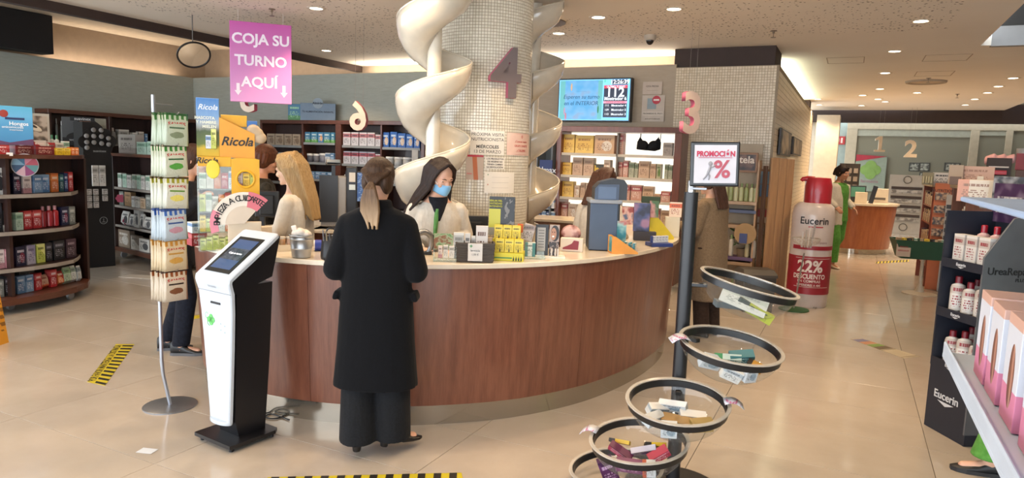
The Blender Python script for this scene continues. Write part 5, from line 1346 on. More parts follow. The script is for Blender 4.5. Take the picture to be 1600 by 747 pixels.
o = MB().prism([((347-bx)*s, (by-257)*s), ((394-bx)*s, (by-257)*s), ((394-bx)*s, (by-222)*s), ((347-bx)*s, (by-200)*s)], -.01, .0, M=Matrix.Rotation(pi/2, 4, 'X')).build('orange_header', M_ORY, T)
t_ = text('Ricola', .075, mat('1E1A14', .5), o, ((370-bx)*s, -.0015, (by-234)*s), shear=.3, bold=.02)
lbox(T, s, bx, by, (349, 196, 384, 212), .05, M_YEL, 'rear_card', y=.06); lbox(T, s, bx, by, (384, 203, 398, 218), .05, mat('3A6AA8', .5), 'blue_card', y=.05)
e = MB(); 
for dx, dy, dz in ((0, 0, 0), (.04, 0, .01), (.02, 0, .03), (.06, .0, -.02)): ell_(e, ((388-bx)*s+dx, .03+dy, (by-218)*s+dz-.02), (.04, .03, .035))
remeshed(e, 'plush_herb_ball', mat('B9A488', .9), T, .006, 1)
# yellow frame with ring hole
x0, x1, y0, y1 = 362, 400, 257, 324; cxr, cyr, rr = 381, 287, 12
outer_p = [((x0-bx)*s, (by-y1)*s), ((x1-bx)*s, (by-y1)*s), ((x1-bx)*s, (by-y0)*s), ((x0-bx)*s, (by-y0)*s)]
NN = 32; C0 = Vector(((cxr-bx)*s, (by-cyr)*s)); vs = []; fs = []
for k_ in range(NN):
    a = 2*pi*k_/NN; d = Vector((cos(a), sin(a))); inn = C0+d*rr*s
    tx = ((outer_p[1][0]-C0.x)/d.x if d.x > 0 else (outer_p[0][0]-C0.x)/d.x) if abs(d.x) > 1e-6 else 9; tz = ((outer_p[2][1]-C0.y)/d.y if d.y > 0 else (outer_p[0][1]-C0.y)/d.y) if abs(d.y) > 1e-6 else 9
    tt = min(tx, tz); out = C0+d*tt
    for yy in (-.02, -.012): vs += [(inn.x, yy, inn.y), (out.x, yy, out.y)]
for k_ in range(NN):
    a = k_*4; b_ = ((k_+1) % NN)*4; fs += [(a, a+1, b_+1, b_), (a+2, b_+2, b_+3, a+3), (a, b_, b_+2, a+2), (a+1, a+3, b_+3, b_+1)]
MB().add(vs, fs).build('ring_frame', M_YEL, T)
e = MB(); e.tube([((cxr+rr*1.0*cos(a)-bx)*s, -.02, (by-cyr+rr*1.0*sin(a))*s) for a in np.linspace(0, 2*pi, 28, endpoint=False)], .008, 6, closed=True); e.build('ring_rim', M_YEL, T, smooth=True)
o = lbox(T, s, bx, by, (318, 256, 362, 270), .006, M_YEL, 'yellow_header', y=-.015); text('Ricola', .05, mat('1E1A14', .5), o, ((330-bx)*s, -.0195, (by-262)*s), shear=.3, bold=.02)
e = MB(); ell_(e, (0, 0, 0), (9*s, .003, 13*s)); e.build('oval_tag', mat('D8C83A', .5), T, loc=((338-bx)*s, -.035, (by-274)*s), smooth=True)
# acrylic cage and tiers
for q in ((317, 256, 318, 390), (362, 256, 363, 390)): lbox(T, s, bx, by, q, .2, M_ACR2, 'acrylic_side', y=.09, ch=0)
lbox(T, s, bx, by, (317, 262, 363, 390), .003, M_ACR, 'acrylic_front', y=-.012, ch=0)
ppk = [PK['wgreen'], PK['red'], PK['yellow'], PK['white'], PK['wblue'], PK['lime'], PK['orange'], PK['wpink']]
tz_ = [(302, 318, 272), (336, 352, 312), (366, 380, 345), (391, 391, 372)]
pos0 = Vector(T.location); RR = Matrix.Rotation(T.rotation_euler.z, 3, 'Z'); cnt = 0
for ti, (yb, _, yt) in enumerate(((302, 0, 274), (335, 0, 308), (364, 0, 341), (391, 0, 370))):
    lbox(T, s, bx, by, (317, yb, 400 if ti < 1 else 363, yb+1.2), .2, M_ACR2, 'acrylic_shelf', y=.09, ch=0)
    xs_ = np.linspace(319, 397 if ti == 0 else 361, 9 if ti == 0 else 6)
    for i in range(len(xs_)-1):
        lp = Vector((((xs_[i]+xs_[i+1])/2-bx)*s, .05, (by-yb)*s+.001)); wp = pos0+RR @ lp
        product('carton', '', ppk[(i*3+ti*5) % 8] if ti < 3 else PK['lime'], wp, T.rotation_euler.z, (xs_[i+1]-xs_[i])*s*.93, .07, (yb-yt)*s*(.8+.2*((i*7+ti) % 3)/2),
                '%s sweets packet, %s from the left on %s acrylic tier' % (('small', 'flat', 'slim', 'green')[ti], ORD[i], ('the topmost', 'the second', 'the third', 'the lowest')[ti]), 'sweet packets in the acrylic display')
# red and white packs beside it
for i, (x0, x1, y0, y1, m_, lb) in enumerate(((299, 318, 341, 356, PK['wblue'], 'white and blue pack on a red one left of the sweets display'), (297, 318, 356, 374, PK['red'], 'red pack at the left end of the counter'))):
    c = gp(308, 383, CT); ss = hypot(c.x, c.y)/F_PX; tz0 = CT+(0.001 if i == 1 else (374-356)*ss+.002)
    product('carton', '', m_, (c.x, c.y, tz0), facing(c)+.3, (x1-x0)*ss, .1, (y1-y0)*ss-.001, lb, 'packs at the left counter end')
for i, (x0, y0, x1, y1) in enumerate(((304, 320, 318, 334), (309, 276, 318, 290))):
    pass
# wheel sign
bx, by = 383, 366
T, s = stand('arched_sign', 'arched pink and cream sign reading in black letters behind the kiosk', 'sign', bx, 397)
T.location.z = CT+.0005
zc_ = (397-352)*s
def arc(r0, r1, a0, a1, y0_, y1_, n=16):
    R = []
    for k_ in range(n+1):
        a = a0+(a1-a0)*k_/n; R.append([Vector((cos(a)*r0*s, y0_, zc_+sin(a)*r0*s)), Vector((cos(a)*r1*s, y0_, zc_+sin(a)*r1*s)), Vector((cos(a)*r1*s, y1_, zc_+sin(a)*r1*s)), Vector((cos(a)*r0*s, y1_, zc_+sin(a)*r0*s))])
    return MB().loft(R)
arc(26, 46, pi*.28, pi*1.02, 0, .004).build('cream_arc', mat('D9CFC0', .6), T)
arc(0.5, 26, pi*.28, pi*1.02, .001, .004).build('inner_disc', mat('C9B8A4', .6), T)
arc(24, 47, pi*.26, pi*.46, -.002, .0).build('pink_segment', mat('C96A74', .6), T); arc(36, 47, pi*.86, pi*1.1, -.002, 0).build('pink_segment', mat('D08090', .6), T)
msg = 'EMPIEZA A CUIDARTE'
for i, ch_ in enumerate(msg):
    if ch_ == ' ': continue
    a = pi*1.0-(pi*.72)*(i/(len(msg)-1)); r_ = 37*s
    t_ = text(ch_, .05, mat('1A1414', .6), T, (cos(a)*r_, -.0035, zc_+sin(a)*r_), (pi/2, 0, 0), ext=.0004, bold=.01); t_.rotation_euler = Matrix.Rotation(pi/2, 3, 'X').to_euler(); t_.rotation_euler = (Matrix.Rotation(-(a-pi/2), 3, 'Y') @ Matrix.Rotation(pi/2, 3, 'X')).to_euler()
lbox(T, s, 383, 397, (360, 350, 406, 396), .03, mat('CDBBA2', .7), 'card_pocket', y=.03)
e = MB(); e.tube([((400-383)*s+.02*cos(a), .012, .10+.02*sin(a)) for a in np.linspace(0, 2*pi, 16, endpoint=False)], .001, 4, closed=True); e.build('ring_print', mat('9A8A74', .6), T)
for i, (x, w_) in enumerate(((372, 26), (400, 30))):
    c = gp(x+8, 384, CT); c2 = c*1.03; 
    product('carton', '', mat('CDBCA4', .7), (c2.x, c2.y, CT+.001), facing(c)+.2*i, w_*s, .1, .13-.02*i, '%s cream paper box behind the arched sign' % ('tall left', 'lower right')[i], 'cream boxes behind the arched sign')
# black monitor in front of the old woman
def monitor(label, bx, by, q, z=CT, tilt=0.0, back=True, screen=None):
    T, s = stand('monitor', label, 'monitor', bx, by, z, tilt)
    lbox(T, s, bx, by, q, .03, mat('17181B', .35), 'housing', y=0, ch=.006)
    w = (q[2]-q[0])*s; lbox(T, s, bx, by, (bx-w*.10/s, q[3]-2, bx+w*.10/s, by), .03, mat('1E1F22', .4), 'neck', y=.03); MB().box((0, .03, .006), (.2, .16, .012), ch=.003).build('foot', mat('1E1F22', .4), T)
    if back: lbox(T, s, bx, by, (q[0]+w*.2/s, q[1]+w*.18/s, q[2]-w*.2/s, q[3]-w*.1/s), .03, mat('101113', .5), 'rear_cover', y=-.02, ch=.008)
    else: lbox(T, s, bx, by, (q[0]+1.6, q[1]+1.6, q[2]-1.6, q[3]-2), .004, screen, 'screen', y=-.0165, ch=0)
    return T, s
monitor('black till monitor in front of the older woman', 409, 364, (400, 302, 434, 340), tilt=-.2)
def till_screen(c1='5A7AB0', c2='A8BCD8'):
    N = NT('till_screen'); co = N.coords('Generated', (3, 1, 12)); f = N.math('GREATER_THAN', N.noise(co, 2, 1), .55); c = N.mix(f, c1, c2); N.set('101010', .2); N.link(c, N.b.inputs['Emission Color']); N.b.inputs['Emission Strength'].default_value = .6; return N.m
pm = c2w(-1.28, 5.72)
monitor('till monitor with blue screen left of the ponytail', 556, 352, (540, 270, 575, 317), back=False, screen=till_screen())
monitor('black monitor seen from behind below the column', 735, 381, (715, 337, 762, 371), tilt=.1)
# cash recycler behind the blonde pharmacist
bx, by = 508, 356
c = c2w(-1.42, 5.62); T = thing('cash_machine', 'grey and black cash machine with slots behind the blonde pharmacist', 'machine', (c.x, c.y, CT+.001), facing(c)); s = hypot(c.x, c.y)/F_PX
lbox(T, s, bx, by, (480, 277, 517, 352), .3, mat('8E8A86', .4), 'housing', y=.1, ch=.01); lbox(T, s, bx, by, (478, 275, 505, 345), .01, mat('24262A', .4), 'dark_door', y=-.056, ch=.002)
lbox(T, s, bx, by, (517, 262, 533, 345), .28, mat('1E1F22', .35), 'note_unit', y=.08, ch=.01); lbox(T, s, bx, by, (521, 270, 530, 284), .004, mat('C9C2B6', .5), 'label_plate', y=-.064, ch=0); lbox(T, s, bx, by, (521, 288, 530, 296), .004, mat('C9D2D0', .5), 'display', y=-.064, ch=0)
o = MB().box(((498-bx)*s, -.0, (by-256)*s), (.12, .1, .012), rx=.4, ch=.004).build('keypad', mat('2A2B2E', .4), T); MB().box(((498-bx)*s, -.02, (by-254)*s), (.1, .06, .004), rx=.4).build('keypad_screen', mat('5A6A78', .3), T)
MB().box(((498-bx)*s, .04, (by-268)*s), (.03, .03, .08)).build('keypad_post', mat('2A2B2E', .4), T)
lbox(T, s, bx, by, (500, 352, 530, 356), .25, mat('2E2F32', .4), 'foot', y=.1)
# jars, tray
T, s = stand('jar_tray', 'cream card tray of small jars at the left front of the counter', 'tray', 436, 392, tilt=.1)
MB().box((0, .03, .012), (.27, .12, .024), ch=.002).build('tray', mat('D5C6AC', .6), T); MB().box((0, -.03, .02), (.27, .004, .04)).build('tray_front', mat('D8CAB2', .6), T)
for i in range(6):
    cc = ['C9BCA0', 'C9BCA0', '6FA870', 'B9906A', 'C9A890', 'D0C4B0'][i]
    lp = Vector((-.11+.044*i, .02, .025)); wp = Vector(T.location)+Matrix.Rotation(T.rotation_euler.z, 3, 'Z') @ lp
    product('tub', '', mat(cc, .3), wp, 0, .040, .040, .062, 'small jar with %s contents and white lid, %s from left in tray' % (['cream', 'beige', 'green', 'brown', 'tan', 'pale'][i], ORD[i]), 'small jars in the cream tray', capm=mat('D5CFC4', .4))
# metal bucket
T, s = stand('metal_bucket', 'ribbed zinc bucket with white papers on the counter', 'bucket', 471, 402)
M_ZINC = mat('B0B2B4', .42, .85)
MB().lathe([(0, .002), (.052, .002), (.055, .008), (.060, .05), (.0625, .053), (.0605, .056), (.066, .105), (.0685, .108), (.0665, .111), (.069, .128), (.072, .131), (.071, .135), (.067, .131), (.05, .01), (0, .008)], n=36).build('bucket', M_ZINC, T, smooth=50)
e = MB()
for i in range(7):
    a = i*.9; ell_(e, (.035*cos(a), .035*sin(a), .135+.008*(i % 3)), (.026, .022, .022))
remeshed(e, 'paper_wad', mat('D8CFC6', .8), T, .005, 1)
MB().box((-.035, 0, .155), (.03, .02, .07), ry=-.3, ch=.004).build('paper_fold', mat('DDD5CC', .8), T)
# blue tape cup
T, s = stand('sticky_roll', 'small blue and white roll beside the zinc bucket', 'roll', 492, 392); MB().cyl((0, 0, .035), (.04, 0, .035), .035, n=20).build('roll', mat('2A3E9A', .4), T, smooth=40); MB().cyl((-.008, 0, .035), (.0, 0, .035), .034, n=20).build('white_core', mat('D8D4D0', .5), T, smooth=40)
MB().box((.09, 0, .012), (.10, .07, .024), ch=.006).build('dispenser', mat('2A1E16', .5), T)
# handbag at the coat customer's side
T, s = stand('handbag', 'black handbag standing on the counter left of the coat customer', 'bag', 517, 408)
R = [[Vector((sx*w_, sy*d_, z)) for sx, sy in ((-1, -1), (1, -1), (1, 1), (-1, 1))] for z, w_, d_ in ((0, .06, .045), (.02, .065, .05), (.1, .06, .04), (.16, .045, .012))]
MB().loft(R).build('bag_body', mat('121318', .45), T, sub=1, smooth=True); MB().tube([(.03*cos(a), -.01, .15+.045*sin(a)) for a in np.linspace(0, pi, 12)], .005, 6).build('handle', mat('1A1A1E', .4), T, smooth=True)
for i in range(4): MB().tube([(-.04+.018*i, -.02, .12), (-.045+.018*i, -.03, .185-.01*i)], .004, 6).build('pen', mat(['6A6A6E', '8A7A60', '50545A', '9A9A9C'][i], .4), T)
# card terminal / silver handle between coat and masked pharmacist
T, s = stand('tap_scanner', 'silver and black curved hand scanner stand beside the coat customer', 'scanner', 664, 397)
MB().box((0, 0, .008), (.09, .08, .016), ch=.004).build('foot', mat('1A1A1C', .4), T); MB().tube(smooth_path([(.02, 0, .01), (.04, .0, .06), (.03, -.01, .12), (-.01, -.03, .145), (-.05, -.05, .13)]), [.016]*6+[.018]*6+[.02]*12+[.018], 12).build('arm', mat('8A8C90', .3, .7), T, smooth=True); MB().box((.055, .0, .07), (.012, .03, .11), ry=-.1, ch=.004).build('black_grip', mat('141416', .4), T)
# acrylic holder
bx, by = 695, 409
T, s = stand('acrylic_holder', 'small acrylic holder with green leaf card next to the dark basket', 'holder', bx, by)
lbox(T, s, bx, by, (677, 404, 713, 409), .08, M_ACR2, 'acrylic_base', y=.03, ch=0); lbox(T, s, bx, by, (677, 385, 678.5, 409), .08, M_ACR2, 'acrylic_side', y=.03, ch=0); lbox(T, s, bx, by, (711.5, 385, 713, 409), .08, M_ACR2, 'acrylic_side', y=.03, ch=0)
def leaf_mat():
    N = NT('leaf_card'); co = N.coords('Object', (30, 30, 30)); N.set(N.ramp(N.noise(co, 1.2, 3), [(.35, '5E8A50'), (.5, 'A8B890'), (.62, '8A5A3A')]), .5); return N.m
lbox(T, s, bx, by, (677, 366, 707, 392), .003, leaf_mat(), 'leaf_card', y=.05)
for i, (x0, x1, y0, m_) in enumerate(((684, 691, 387, PK['wpink']), (692, 700, 386, PK['white']), (701, 710, 387, PK['white']))):
    lp = Vector((((x0+x1)/2-bx)*s, .018, .021)); wp = Vector(T.location)+Matrix.Rotation(T.rotation_euler.z, 3, 'Z') @ lp
    product('carton', '', m_, wp, T.rotation_euler.z, (x1-x0)*s*.95, .025, (406-y0)*s, '%s little white box in the acrylic holder with green card' % ('left', 'middle', 'right')[i], 'little boxes in the acrylic holder')
# woven basket
bx, by = 742, 410
T, s = stand('woven_basket', 'dark grey woven basket with white tag in the middle of the counter', 'basket', bx, by)
M_WOV = mat('4A4440', .7)
W_, D_ = 28*s, .055
for j in range(12):
    z = .006+j*.0096; k_ = 1+j*.006
    e = MB(); e.tube([Vector((sx*W_*k_+(.002 if (i+j) % 2 else -.002), .055+sy*D_*k_, z)) for i, (sx, sy) in enumerate([(-1, -1), (-.75, -1), (-.5, -1), (-.25, -1), (0, -1), (.25, -1), (.5, -1), (.75, -1), (1, -1), (1, -.5), (1, 0), (1, .5), (1, 1), (.5, 1), (0, 1), (-.5, 1), (-1, 1), (-1, .5), (-1, 0), (-1, -.5)])], .0056, 6, closed=True); e.build('woven_strand', M_WOV, T, smooth=True)
MB().box((0, .055, .004), (W_*2, D_*2, .006)).build('basket_floor', M_WOV, T)
e = MB(); e.box((0, -.012, .062), (23*s, .003, 28*s), ch=.0014); o = e.build('paper_tag', mat('D5D0CA', .5), T); text('+', .03, mat('3F8A55', .6), o, (-.025, -.0142, .097), bold=.04); text('farmacia', .017, mat('6A6A6A', .6), o, (.0, -.0142, .072)); text('1,50 €', .016, mat('6A6A6A', .6), o, (0.0, -.0142, .048))
for i, (x0, x1, y0, m_, lb) in enumerate(((707, 724, 366, PK['white'], 'white box lying at the left in the dark woven basket'), (725, 734, 367, pack('D5D0CA', 'C9C4BE', '3A3A3A', 3), 'white box with ring print in the dark woven basket'), (742, 762, 355, pack('D5CCC4', 'C0622E', '6A4A3A', 1), 'tilted white and orange box in the dark woven basket'), (735, 742, 372, PK['white'], 'narrow white box in the middle of the woven basket'), (762, 768, 374, PK['kraft'], 'kraft box at the right in the woven basket'))):
    lp = Vector((((x0+x1)/2-bx)*s, .05+.012*i, .012)); wp = Vector(T.location)+Matrix.Rotation(T.rotation_euler.z, 3, 'Z') @ lp
    o = product('carton', '', m_, wp, T.rotation_euler.z, (x1-x0)*s*.95, .022, (408-y0)*s, lb, 'boxes in the woven basket')
# yellow stepped display
bx, by = 793, 408
T, s = stand('stepped_display', 'yellow stepped card display with bottle prints in the middle of the counter', 'display', bx, by, tilt=-.08)
M_YG = mat('C9BE2A', .5)
lbox(T, s, bx, by, (771, 395, 818, 408), .15, M_YG, 'lower_step', y=.07); lbox(T, s, bx, by, (766, 376, 812, 395), .07, M_YG, 'rear_step', y=.12)
def card_photo():
    N = NT('hand_card'); tc = N.add('ShaderNodeTexCoord'); sp = N.add('ShaderNodeSeparateXYZ'); N.link(tc.outputs['Generated'], sp.inputs[0]); x, z = sp.outputs[0], sp.outputs[2]
    c = N.mix(N.math('MULTIPLY', N.math('LESS_THAN', x, .45), N.math('MULTIPLY', N.math('LESS_THAN', z, .68), N.math('GREATER_THAN', z, .2))), '17171A', 'B9B42A'); nn = N.noise(tc.outputs['Generated'], 5, 2)
    c = N.mix(N.math('MULTIPLY', N.math('GREATER_THAN', x, .6), N.math('GREATER_THAN', nn, .56)), c, '6E6A66'); c = N.mix(N.math('LESS_THAN', z, .2), c, '8A8474'); N.set(c, .4); return N.m
o = lbox(T, s, bx, by, (757, 309, 799, 372), .006, card_photo(), 'black_photo_card', y=.155, rx=-.05)
for k_, w_ in enumerate(('SÉRUM PIEL', 'ANTIEDAD', 'INTENSIVO')): text(w_, .016, mat('B9B42A', .5), o, ((768-bx)*s, .147, (by-316-4.5*k_)*s), align='CENTER', bold=.02)
cnt = 0
for r_, (xa, xb, yb, yt, yy) in enumerate(((772, 817, 395, 374, .03), (768, 811, 376, 354, .10))):
    for i in range(3):
        x0 = xa+(xb-xa)*i/3; x1 = xa+(xb-xa)*(i+1)/3
        lp = Vector((((x0+x1)/2-bx)*s, yy, (by-yb)*s+.001)); wp = Vector(T.location)+Matrix.Rotation(T.rotation_euler.z, 3, 'Z') @ lp
        o = product('carton', '', pack('D6BE2C', 'E2CC4A', '4A4410', 0), wp, T.rotation_euler.z, (x1-x0)*s*.95, .03, (yb-yt)*s, 'yellow carton with dropper print, %s from the left in the %s row' % (ORD[i], ('front', 'rear')[r_]), 'yellow cartons in the stepped display')
for i in range(4):
    e = MB(); e.lathe([(0, 0), (.0042, 0), (.0042, .014), (.0018, .018), (.0012, .026), (0, .027)], ((805+4*i-bx)*s-.01, -.0075, .004), 10, sy=.3); e.build('bottle_print', mat('1E2A1A', .5), T)
lbox(T, s, bx, by, (772, 402, 800, 404), .002, mat('3A7A3A', .5), 'green_print_line', y=-.006, ch=0)
for j in range(2):
    for i in range(3):
        e = MB(); e.lathe([(0, 0), (.0035, 0), (.0035, .014), (.0015, .017), (.0012, .024), (0, .025)], ((780+i*14.5+(-4 if j else 0)-bx)*s, (.0122, .0822)[j], (by-(394, 375)[j])*s), 10, sy=.3); e.build('bottle_print', mat('2A1E12', .5), T)
# items right of it
bx, by = 835, 405
T, s = stand('leaflet_holder', 'low clear holder with teal and white leaflets right of the yellow display', 'holder', bx, by)
lbox(T, s, bx, by, (818, 401, 852, 405), .07, M_ACR2, 'acrylic_base', y=.02, ch=0)
lbox(T, s, bx, by, (819, 379, 836, 402), .02, pack('C9D2CC', '5A8A88', '5A6A66', 4), 'leaflet_pack', y=.02); lbox(T, s, bx, by, (831, 380, 836, 402), .024, mat('3E7A78', .5), 'teal_spine', y=.02); lbox(T, s, bx, by, (838, 392, 850, 402), .02, M_ACR2, 'acrylic_pocket', y=.0, ch=0)
o = lbox(T, s, bx, by, (815, 351, 833, 378), .02, pack('B0A49C', '8E7E78', '5A504C', 0), 'grey_leaflets', y=.05, ry=.25); lbox(T, s, bx, by, (806, 352, 815, 366), .01, mat('D9682E', .5), 'orange_leaf', y=.08)
bx, by = 862, 403
T, s = stand('photo_display', 'black frame and smiling portrait card on a white foot on the counter', 'display', bx, by, tilt=.05)
lbox(T, s, bx, by, (845, 400, 883, 404), .09, mat('D8D2C8', .4), 'white_foot', y=.02)
o = lbox(T, s, bx, by, (835, 351, 856, 400), .008, mat('17171A', .4), 'black_frame', y=.02); lbox(T, s, bx, by, (838, 356, 851, 393), .002, mat('A8A49E', .5), 'price_list', y=.0145, ch=0)
for k_ in range(7): lbox(T, s, bx, by, (840, 360+4.4*k_, 849, 361+4.4*k_), .001, mat('4A4A4A', .5), 'print_line', y=.013, ch=0)
def portrait():
    N = NT('portrait_card'); tc = N.add('ShaderNodeTexCoord'); sp = N.add('ShaderNodeSeparateXYZ'); N.link(tc.outputs['Generated'], sp.inputs[0]); x, z = sp.outputs[0], sp.outputs[2]
    def el(cx, cz, rx, rz_): return N.math('LESS_THAN', N.math('ADD', N.math('POWER', N.math('DIVIDE', N.math('SUBTRACT', x, cx), rx), 2), N.math('POWER', N.math('DIVIDE', N.math('SUBTRACT', z, cz), rz_), 2)), 1)
    c = N.mix(el(.55, .72, .42, .26), 'A8948A', '1A120E'); c = N.mix(el(.42, .7, .28, .2), c, 'B07E62'); c = N.mix(el(.38, .62, .11, .03), c, 'F0E6E0'); c = N.mix(el(.3, .76, .05, .02), c, '2A1A12'); c = N.mix(el(.52, .76, .05, .02), c, '2A1A12')
    c = N.mix(N.math('MULTIPLY', N.math('LESS_THAN', z, .45), N.math('GREATER_THAN', N.noise(tc.outputs['Generated'], 7, 2), .45)), c, '2A201C'); N.set(c, .4); return N.m
lbox(T, s, bx, by, (857, 351, 873, 400), .006, portrait(), 'portrait_card', y=.02)
for x in (860, 866, 870): lbox(T, s, bx, by, (x, 388, x+2.4, 400), .01, mat('C9C2BA', .4), 'small_tube', y=-.01)
bx, by = 884, 393
T, s = stand('shoe_box_display', 'white block with crimson canvas shoe print beside the blue machine', 'display', bx, by, tilt=-.1)
lbox(T, s, bx, by, (875, 372, 910, 393), .06, mat('D8D0C4', .5), 'block', y=.03)
def shoe2d(y, mm, nm):
    P = [(879, 391), (903, 391), (904, 376), (896, 375), (893, 380), (886, 384), (879, 387)]
    return MB().prism([((x-bx)*s, (by-yy)*s) for x, yy in P], -.002, .002, M=Matrix.Translation((0, y, 0)) @ Matrix.Rotation(pi/2, 4, 'X')).build(nm, mm, T)
shoe2d(-.002, mat('8A3A4A', .6), 'shoe_print'); MB().box(((891-bx)*s, -.004, (by-390.5)*s), (25*s, .003, .008)).build('sole_print', mat('D8CCC8', .5), T)
e = MB(); ell_(e, ((889-bx)*s, .09, (by-366)*s), (.07, .02, .06)); e.build('rose_print', photo_mat(('6A3A3A', 'A87A74', 'C9A8A0'), 14, 3), T, smooth=True); lbox(T, s, bx, by, (877, 368, 902, 392), .02, photo_mat(('6A3A3A', 'A87A74', 'C9A8A0'), 14, 3), 'rose_block', y=.085)
# blue cash machine
bx, by = 940, 392
T, s = stand('cash_machine', 'blue grey cash machine with rounded screen hood on the right of the counter', 'machine', bx, by, tilt=.12)
M_BG = mat('3E4E66', .4); M_DG = mat('25282E', .4)
lbox(T, s, bx, by, (919, 318, 962, 391), .02, M_BG, 'front_door', y=.0, ch=.006); lbox(T, s, bx, by, (920, 317, 966, 392), .26, M_DG, 'housing', y=.14, ch=.008); lbox(T, s, bx, by, (918, 312, 968, 318), .29, mat('8A8E94', .4), 'top_plate', y=.13, ch=.004)
P = [((925-bx)*s, (by-313)*s), ((925-bx)*s, (by-296)*s), ((931-bx)*s, (by-289)*s), ((962-bx)*s, (by-288)*s), ((962-bx)*s, (by-313)*s)]
MB().prism(P, -.0, .012, M=Matrix.Rotation(pi/2, 4, 'X')).build('hood_front', M_BG, T)
P2 = [((925-bx)*s, (by-312)*s), ((925-bx)*s, (by-294)*s), ((933-bx)*s, (by-285)*s), ((955-bx)*s, (by-279)*s), ((970-bx)*s, (by-281)*s), ((975-bx)*s, (by-288)*s), ((975-bx)*s, (by-312)*s)]
MB().prism(P2, -.2, -.002, M=Matrix.Rotation(pi/2, 4, 'X')).build('hood', M_DG, T); lbox(T, s, bx, by, (930, 292, 958, 311), .004, mat('4A5E7C', .3), 'hood_panel', y=-.014)
# orange tray with toothbrush packs
bx, by = 975, 395
T, s = stand('orange_tray', 'orange wedge shaped card tray of toothbrush packs at the right of the counter', 'display', bx, by+2, tilt=.25)
P = [((955-bx)*s, 0), ((997-bx)*s, 0), ((997-bx)*s, .012), ((960-bx)*s, (by-368)*s), ((955-bx)*s, (by-368)*s)]
MB().prism(P, -.0, .004, M=Matrix.Rotation(pi/2, 4, 'X')).build('side_card', mat('DA9340', .5), T); MB().prism(P, -.12, -.116, M=Matrix.Rotation(pi/2, 4, 'X')).build('side_card', mat('DA9340', .5), T)
MB().box(((976-bx)*s, .06, .004), (42*s, .12, .006)).build('tray_floor', mat('DA9340', .5), T); MB().box(((957-bx)*s, .06, .055), (.004, .12, .11)).build('rear_card', photo_mat(('3A8A94', '8AB4B0', 'C9A090'), 9, 5), T)
o = MB().box(((968-bx)*s, .13, .12), (32*s, .004, .19)).build('tall_card', photo_mat(('2E7A88', '9AC0BC', 'B9605A'), 8, 6), T)
for i in range(5):
    lp = Vector(((966+7*i-bx)*s, .05, .012)); wp = Vector(T.location)+Matrix.Rotation(T.rotation_euler.z, 3, 'Z') @ lp
    product('carton', '', pack(['C9C6BE', '3A98A8', 'C5D0D0', '2E8A9C', 'BFCACA'][i], '2A7A8A', 'D8E4E4', 4), wp, T.rotation_euler.z+1.1, .065, .014, .075-.004*i, 'toothbrush blister pack in orange tray, %s from the left' % ORD[i], 'toothbrush packs in the orange tray')
bx, by = 1034, 386
T, s = stand('blue_tray', 'low dark blue tray of toothpaste tubes at the right end of the counter', 'display', bx, by, tilt=.45)
MB().box((0, .05, .014), (36*s, .12, .028), ch=.003).build('tray', mat('24346E', .5), T)
for i in range(5):
    lp = Vector(((1022+6*i-bx)*s, .03+.01*i, .029)); wp = Vector(T.location)+Matrix.Rotation(T.rotation_euler.z, 3, 'Z') @ lp
    product('carton', '', pack('C9CCD0', ['2A3E7A', 'A8303A', '2A3E7A', 'B03A40', '8A3A5A'][i], '55556A', 4), wp, T.rotation_euler.z+.2, .042, .02, .05, 'toothpaste pack in the dark blue tray, %s from the left' % ORD[i], 'toothpaste packs in the blue tray')
bx, by = 1034, 374
T, s = stand('yellow_wedge_display', 'yellow wedge shaped counter display at the right end of the counter', 'display', bx, by, tilt=.3)
P = [((1014-bx)*s, 0), ((1053-bx)*s, 0), ((1053-bx)*s, .02), ((1024-bx)*s, (by-338)*s), ((1014-bx)*s, (by-340)*s)]
MB().prism(P, -.15, 0, M=Matrix.Rotation(pi/2, 4, 'X')).build('wedge', mat('C9B624', .5), T); lbox(T, s, bx, by, (1014, 318, 1030, 352), .004, mat('8A9438', .5), 'green_card', y=.16, ry=.12)
bx, by = 1003, 376
T, s = stand('dark_poster_card', 'dark blue and purple photo card behind the toothbrush packs', 'poster', bx, by, tilt=.1)
lbox(T, s, bx, by, (988, 318, 1013, 362), .006, photo_mat(('1A1E3A', '3E4A7A', '8A6A8A'), 7, 8), 'photo_card'); lbox(T, s, bx, by, (1012, 314, 1026, 340), .006, photo_mat(('6A2A30', 'A87A74', '3A5A30'), 9, 9), 'red_card', y=.01); lbox(T, s, bx, by, (990, 362, 1024, 376), .08, mat('2A2A34', .5), 'card_foot', y=.02)
lbox(T, s, bx, by, (970, 325, 987, 352), .005, photo_mat(('8A3A34', 'C9A49A', '4A5A7A'), 11, 10), 'rear_card', y=-.01); lbox(T, s, bx, by, (1000, 308, 1028, 318), .05, mat('2A3A24', .6), 'dark_green_card', y=.06)
bx, by = 1048, 372
T, s = stand('white_pack_pile', 'orange and white notice card standing near the promotion stand', 'card', bx, by, tilt=.1)
lbox(T, s, bx, by, (1045, 318, 1064, 341), .005, pack('D8C4B4', 'C9603E', '8A4A3A', 0), 'orange_white_card', y=.1); lbox(T, s, bx, by, (1040, 341, 1062, 372), .06, mat('C5BFAE', .5), 'white_tubs', y=.12)
